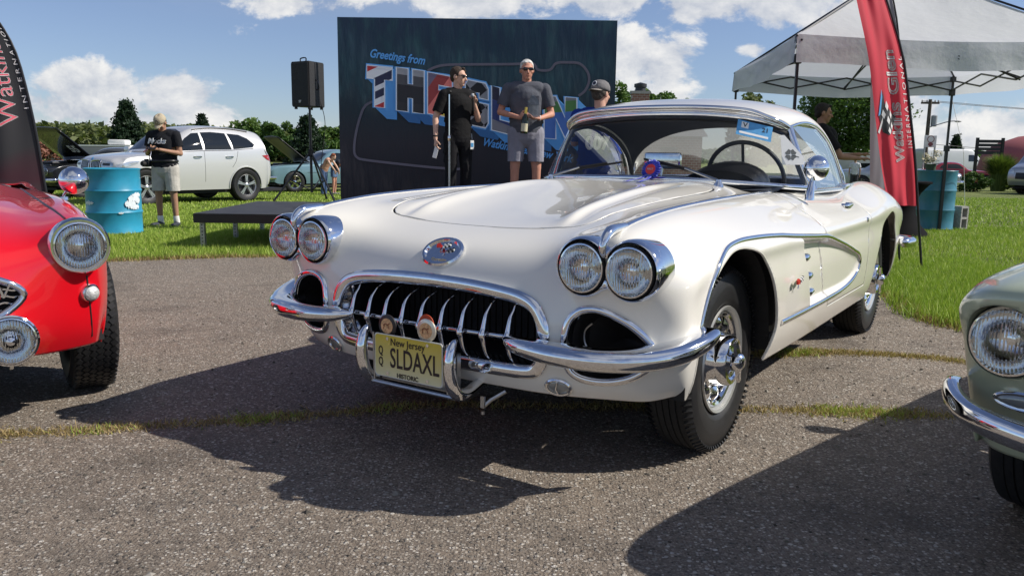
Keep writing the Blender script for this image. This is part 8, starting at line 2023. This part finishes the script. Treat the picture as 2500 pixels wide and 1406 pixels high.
# distant wood behind everything on the left, too far to tell trees apart
P = []; 
for k in range(330):
    u = rng.uniform(-250, 860); Y = rng.uniform(105, 150); top = ztop(u, 306+10*(u>500)+10*mnoise.noise((u*.012, 0, 0))+rng.uniform(-4, 14), Y); r = rng.uniform(2.2, 4.0); c = far(u, Y)
    q_ = rng.normal(size=(170, 3)); q_ /= np.linalg.norm(q_, axis=1)[:, None]; q_ *= rng.uniform(.55, 1, (170, 1))**.5
    P.append(np.array([c.x, c.y, c.z+top*.52])+q_*np.array([r, r, top*.52]))
P = np.concatenate(P); o = tri_mesh('woodland', leaf_tris(P, .85), np.repeat(np.clip(rng.random(len(P))*.75+.2, 0, 1), 6), LM_OLIVE); tag(o, 'distant wood of olive green trees behind the parked cars', 'wood', kind='stuff')
P = []
for k in range(170):
    u = rng.uniform(1480, 2900); Y = rng.uniform(150, 200); top = ztop(u, 372+6*mnoise.noise((u*.01, 3, 0))+rng.uniform(-4, 6), Y); r = rng.uniform(3, 5); c = far(u, Y)
    q_ = rng.normal(size=(120, 3)); q_ /= np.linalg.norm(q_, axis=1)[:, None]; P.append(np.array([c.x, c.y, c.z+top*.5])+q_*np.array([r, r, max(1.5, top*.5)]))
P = np.concatenate(P); o = tri_mesh('tree_belt', leaf_tris(P, 1.1), np.repeat(rng.random(len(P))*.8+.1, 6), LM_MID); tag(o, 'low belt of green trees on the horizon behind the vans', 'wood', kind='stuff')
b_ = far(315, 80); conifer('spruce_tree', 'tall dark spruce tree rising behind the silver utility vehicle', b_, ztop(315, 246, 80), 2.5, n=15000, size=.26)
b_ = far(497, 95); conifer('spruce_tree', 'small pointed spruce tip showing above the roof of the silver utility vehicle', b_, ztop(497, 278, 95), 1.9, n=6000, size=.3)
b_ = far(752, 62); conifer('spruce_tree', 'dark spruce tree standing behind the speaker tripod', b_, ztop(755, 284, 62), 2.0, n=12000, size=.22)
for (u, v, Y, rr_w, lab) in ((612, 292, 75, 1.9, 'pale green leafy tree between the utility vehicle and the tripod'), (645, 298, 78, 1.6, 'narrow leafy tree beside the pale green tree'), (692, 302, 70, 2.0, 'round green tree above the raised black hood of the blue coupe'), (800, 306, 72, 1.9, 'green tree left of the stage backdrop edge'), (560, 322, 85, 1.6, 'low leafy tree behind the tail of the silver utility vehicle')):
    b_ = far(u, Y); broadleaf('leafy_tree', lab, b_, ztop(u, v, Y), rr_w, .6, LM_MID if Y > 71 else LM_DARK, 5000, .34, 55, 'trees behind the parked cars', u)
b_ = far(118, 34); broadleaf('flowering_shrub', 'shrub with pink flower heads beside the black flag', b_, ztop(118, 345, 34), 1.1, .2, LM_PINK, 3000, .14, 50, None, 3, .05, 'shrub')
# right side trees
b_ = lawn(2068, 432); b_ = Vector((b_.x, b_.y, gz(b_.y))); Ym = b_.y
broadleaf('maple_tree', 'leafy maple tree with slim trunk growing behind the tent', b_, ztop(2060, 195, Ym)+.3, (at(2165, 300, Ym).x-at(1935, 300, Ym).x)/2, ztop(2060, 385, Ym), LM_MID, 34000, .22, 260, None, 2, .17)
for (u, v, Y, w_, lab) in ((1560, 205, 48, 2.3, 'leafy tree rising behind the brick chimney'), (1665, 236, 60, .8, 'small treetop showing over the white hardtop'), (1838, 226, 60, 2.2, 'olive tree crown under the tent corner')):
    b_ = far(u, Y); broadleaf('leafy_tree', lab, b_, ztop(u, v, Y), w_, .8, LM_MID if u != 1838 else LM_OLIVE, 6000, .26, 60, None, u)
b_ = far(2332, 70); conifer('spruce_tree', 'small spruce tree between the tent leg and the dark board', b_, ztop(2332, 328, 70), 1.1, n=4000, size=.22)
# ornamental grass and shrubs by the minivan
def grass_clump(label, base, h, r, n, m):
    o = empty('ornamental_grass', base); tag(o, label, 'grass clump'); a = rng.uniform(0, 6.28, n); rb = rng.uniform(0, .35, n)*r; lean = rng.uniform(.1, 1, n)*r; hh = h*rng.uniform(.6, 1.05, n)
    V = np.empty((n, 6, 3)); w_ = .016
    bx, by = np.cos(a)*rb, np.sin(a)*rb; tx, ty = np.cos(a)*(rb+lean), np.sin(a)*(rb+lean); mx_, my_ = bx+(tx-bx)*.3, by+(ty-by)*.3; px_, py_ = -np.sin(a)*w_, np.cos(a)*w_
    V[:, 0] = np.stack([bx-px_, by-py_, 0*a], 1); V[:, 1] = np.stack([bx+px_, by+py_, 0*a], 1); V[:, 2] = np.stack([mx_, my_, hh*.75], 1); V[:, 3] = np.stack([mx_-px_, my_-py_, hh*.70], 1); V[:, 4] = np.stack([mx_+px_, my_+py_, hh*.70], 1); V[:, 5] = np.stack([tx, ty, hh*(1-.15*(lean/r))], 1)
    tri_mesh('blades', V.reshape(-1, 3), np.repeat(rng.random(n), 6), m, 'stuff', 3, o); return o
def onl(u, v): p = lawn(u, v); return Vector((p.x, p.y, gz(p.y)))
pg_ = onl(2436, 466); grass_clump('tall clump of yellow-green ornamental grass in front of the minivan', pg_, ztop(2436, 372, pg_.y), .85, 2600, LM_YEL)
for (u, v, t, w_, lab, m) in ((2376, 468, 420, .65, 'dark low shrub left of the ornamental grass', LM_DARK), (2486, 468, 425, .6, 'yellowish low shrub right of the ornamental grass', LM_YEL), (2335, 462, 432, .45, 'small green shrub behind the concrete block', LM_MID)):
    b_ = onl(u, v); broadleaf('garden_shrub', lab, b_, ztop(u, t, b_.y), w_, .08, m, 2600, .10, 45, 'shrubs along the car park', u, .03, 'shrub')
# utility pole with street light
PYO = 52; pb = far(2259, PYO); pole = empty('utility_pole', pb); tag(pole, 'wooden utility pole with crossarm, transformer and street light arm', 'utility pole')
hp = ztop(2262, 243, PYO); WOODP = mat('pole_wood', (.09, .075, .06), .9, noise=(10, .3))
bm = NB(); tube(bm, [(0, 0, -.2), (0, 0, hp)], [.14, .10], 10); mobj('post', bm, WOODP, pole, 50)
bm = NB(); box(bm, -.55, .55, -.07, .05, hp-.28, hp-.16); ca_ = mobj('crossarm', bm, WOODP, pole)
for x in (-.5, -.2, .3, .5): bm = NB(); lathe(bm, [(.03, 0), (.05, .05), (.03, .12), (0, .13)], 8, 'z', Matrix.Translation((x, 0, hp-.16))); mobj('insulator', bm, mat('porcelain', (.4, .38, .36), .3), ca_)
bm = NB(); lathe(bm, [(0, hp-1.65), (.17, hp-1.65), (.18, hp-1.0), (.1, hp-.95), (0, hp-.93)], 16, 'z', Matrix.Translation((.32, -.05, 0))); mobj('transformer', bm, mat('transformer_grey', (.34, .36, .38), .5), pole, 40)
bm = NB(); tube(bm, crv([(0, -.1, hp-1.7), (.4, -.3, hp-1.55), (1.0, -.5, hp-1.35), (1.35, -.6, hp-1.32)], 14), .035, 6); mobj('light_arm', bm, GALV, pole, 40)
bm = NB(); ellipsoid(bm, (1.5, -.62, hp-1.34), (.22, .10, .06)); mobj('street_light', bm, mat('lamp_grey', (.35, .35, .34), .4), pole, 50)
WIRE = mat('wire', (.06, .06, .065), .6)
for k, (x, dz) in enumerate(((-.45, 0), (.45, 0), (0, -2.6))):
    bm = NB(); a = pb+Vector((x, 0, hp-.1+dz)); bq = a+Vector((38, 5, .4)); tube(bm, [a.lerp(bq, t)-Vector((0, 0, 3*t*(1-t))) for t in np.linspace(0, 1, 14)], .016, 4); c = a+Vector((-34, 14, .4))
    o = mobj('power_line', bm, WIRE, None); tag(o, ('upper power line from the left end of the crossarm', 'upper power line from the right end of the crossarm', 'lower cable strung below the transformer')[k], 'power line')
sp = far(2268, 46); sg_ = empty('post_sign', sp); tag(sg_, 'tall white service sign on a post in front of the utility pole', 'sign'); z1 = ztop(2270, 331, 46); z0 = ztop(2270, 360, 46)
bm = NB(); box(bm, -.33, .33, -.04, .04, z0, z1, .02); sf_ = mobj('sign_panel', bm, mat('sign_white', (.62, .62, .64), .5), sg_)
bm = NB(); lathe(bm, [(.16, -.047), (.20, -.047)], 24, 'y', Matrix.Translation((0, 0, z0+(z1-z0)*.68))); boxc(bm, (0, -.05, z0+(z1-z0)*.25), (.14, .008, .26)); boxc(bm, (0, -.052, z0+(z1-z0)*.25), (.26, .006, .13)); mobj('sign_marks', bm, mat('sign_dark', (.18, .05, .06), .5), sf_)
bm = NB(); tube(bm, [(-.28, 0, -.2), (-.28, 0, z0)], .05, 6); mobj('post', bm, GALV, sg_); bm = NB(); tube(bm, [(.28, 0, -.2), (.28, 0, z0)], .05, 6); mobj('post', bm, GALV, sg_)
db = far(2414, 40); bo = empty('notice_board', db); tag(bo, 'dark slatted notice board on posts beyond the parked cars', 'sign'); z1 = ztop(2414, 341, 40); z0 = ztop(2414, 378, 40)
for k in range(4): bm = NB(); h = (z1-z0)/4; box(bm, -.60, .60, -.03, .03, z0+k*h+.015, z0+(k+1)*h-.015); mobj('board', bm, mat('board_dark', (.02, .02, .022), .6), bo)
for x in (-.61, .61): bm = NB(); box(bm, x-.06, x+.06, -.05, .05, -.2, z1+.08); mobj('post', bm, BLACK, bo)
# red dome tent behind the minivan, trailer, rv pod, chimney
rd = far(2540, 48); dm = empty('red_dome_tent', rd); tag(dm, 'rounded red marquee roof behind the minivan', 'tent'); bm = NB(); hz = ztop(2500, 336, 48); lathe(bm, [(3.2, .8), (3.0, hz*.62), (2.4, hz*.85), (1.2, hz*1.02), (0, hz*1.08)], 24, 'z'); mobj('dome_fabric', bm, mat('dome_red', (.33, .10, .10), .7), dm, 50); bm = NB(); lathe(bm, [(3.15, -.1), (3.2, .85)], 24, 'z'); mobj('wall_fabric', bm, mat('dome_wall', (.5, .45, .44), .7), dm, 50)
tl = far(2075, 44); tr_ = empty('grey_trailer', tl); tag(tr_, 'long grey camping trailer parked behind the maple tree', 'trailer'); z1 = ztop(2075, 375, 44); TRM = mat('trailer_grey', (.36, .38, .38), .5, noise=(2, .1))
bm = NB(); box(bm, -2.6, 3.2, 0, 2.3, .45, z1, .08); mobj('trailer_body', bm, TRM, tr_, 40)
for x in (-1.6, .35): bm = NB(); box(bm, x, x+.9, -.012, -.001, z1-1.05, z1-.5); mobj('window', bm, GLASS_DARK, tr_)
bm = NB(); box(bm, 1.7, 2.35, -.010, -.001, .6, z1-.35); mobj('door', bm, mat('trailer_door', (.5, .51, .5), .5), tr_); bm = NB(); box(bm, -2.62, 3.22, -.05, .1, z1-.06, z1+.03); mobj('roof_trim', bm, WHITEP, tr_)
for x in (-.5, .5): bm = NB(); lathe(bm, [(.12, .0), (.34, .01), (.34, .2)], 20, 'y', Matrix.Translation((x+.3, -.02, .33))); mobj('wheel', bm, RUBBER, tr_, 40)
rp = far(230, 60); rv = empty('camper', rp); tag(rv, 'low white roofed camper half hidden behind the silver utility vehicle', 'camper'); z1 = ztop(230, 356, 60)
bm = NB(); box(bm, -3.2, 2.6, 0, 2.4, .5, z1, .1); mobj('camper_body', bm, mat('camper_grey', (.20, .21, .22), .5), rv, 40); bm = NB(); box(bm, -3.25, 2.65, -.05, 2.45, z1-.04, z1+.06); mobj('camper_roof', bm, WHITEP, rv); bm = NB(); boxc(bm, (1.5, .8, z1+.26), (1.3, 1.0, .38), .14); mobj('air_conditioner', bm, WHITEP, rv, 40)
for x in (-2.0, 1.0): bm = NB(); lathe(bm, [(.12, .0), (.36, .01), (.36, .22)], 20, 'y', Matrix.Translation((x, -.02, .35))); mobj('wheel', bm, RUBBER, rv, 40)
# brick building with chimney behind the stage: only the chimney shows over the hardtop
ch = far(1560, 40); bd_ = empty('brick_building', ch); tag(bd_, 'brick building with chimney rising over the white hardtop', 'building'); zt = ztop(1556, 212, 40); BRK = mat('brick', (.30, .14, .10), .9, noise=(18, .35))
BRM = bpy.data.materials.new('brick_wall'); BRM.use_nodes = True; q = NG(BRM.node_tree); b = BRM.node_tree.nodes['Principled BSDF']; t_ = q.n('TexCoord'); mp_ = q.n('Mapping'); mp_.inputs['Rotation'].default_value = (PI/2, 0, 0); q.l(t_.outputs['Object'], mp_.inputs[0]); bk = q.n('TexBrick'); bk.inputs['Scale'].default_value = 2.2; bk.inputs['Color1'].default_value = (.30, .15, .11, 1); bk.inputs['Color2'].default_value = (.24, .11, .08, 1); bk.inputs['Mortar'].default_value = (.4, .37, .33, 1); q.l(mp_.outputs[0], bk.inputs[0]); q.l(bk.outputs[0], b.inputs['Base Color']); b.inputs['Roughness'].default_value = .9
bm = NB(); box(bm, -.45, .35, -.3, .3, 2.4, zt-.35); mobj('chimney', bm, BRM, bd_); bm = NB(); box(bm, -.50, .40, -.35, .35, zt-.35, zt-.22); mobj('chimney_cap', bm, CON, bd_); bm = NB(); lathe(bm, [(.26, zt-.22), (.24, zt-.05), (.30, zt-.03), (.30, zt+.12), (0, zt+.2)], 18, 'z', Matrix.Translation((-.05, 0, 0))); mobj('chimney_pot', bm, DARKMETAL, bd_, 40)
bm = NB(); box(bm, -2.6, 2.6, -1.8, 1.8, -.1, 2.3); mobj('wall', bm, BRM, bd_); bm = NB(); poly_prism(bm, [(-2.1, 2.3), (2.1, 2.3), (0, 3.0)], -2.8, 2.8, 'x'); mobj('roof', bm, mat('roof_grey', (.10, .10, .10), .9, noise=(20, .2)), bd_)
for x in (-1.5, .7): bm = NB(); box(bm, x, x+.8, -1.82, -1.805, .9, 1.8); mobj('window', bm, GLASS_DARK, bd_)
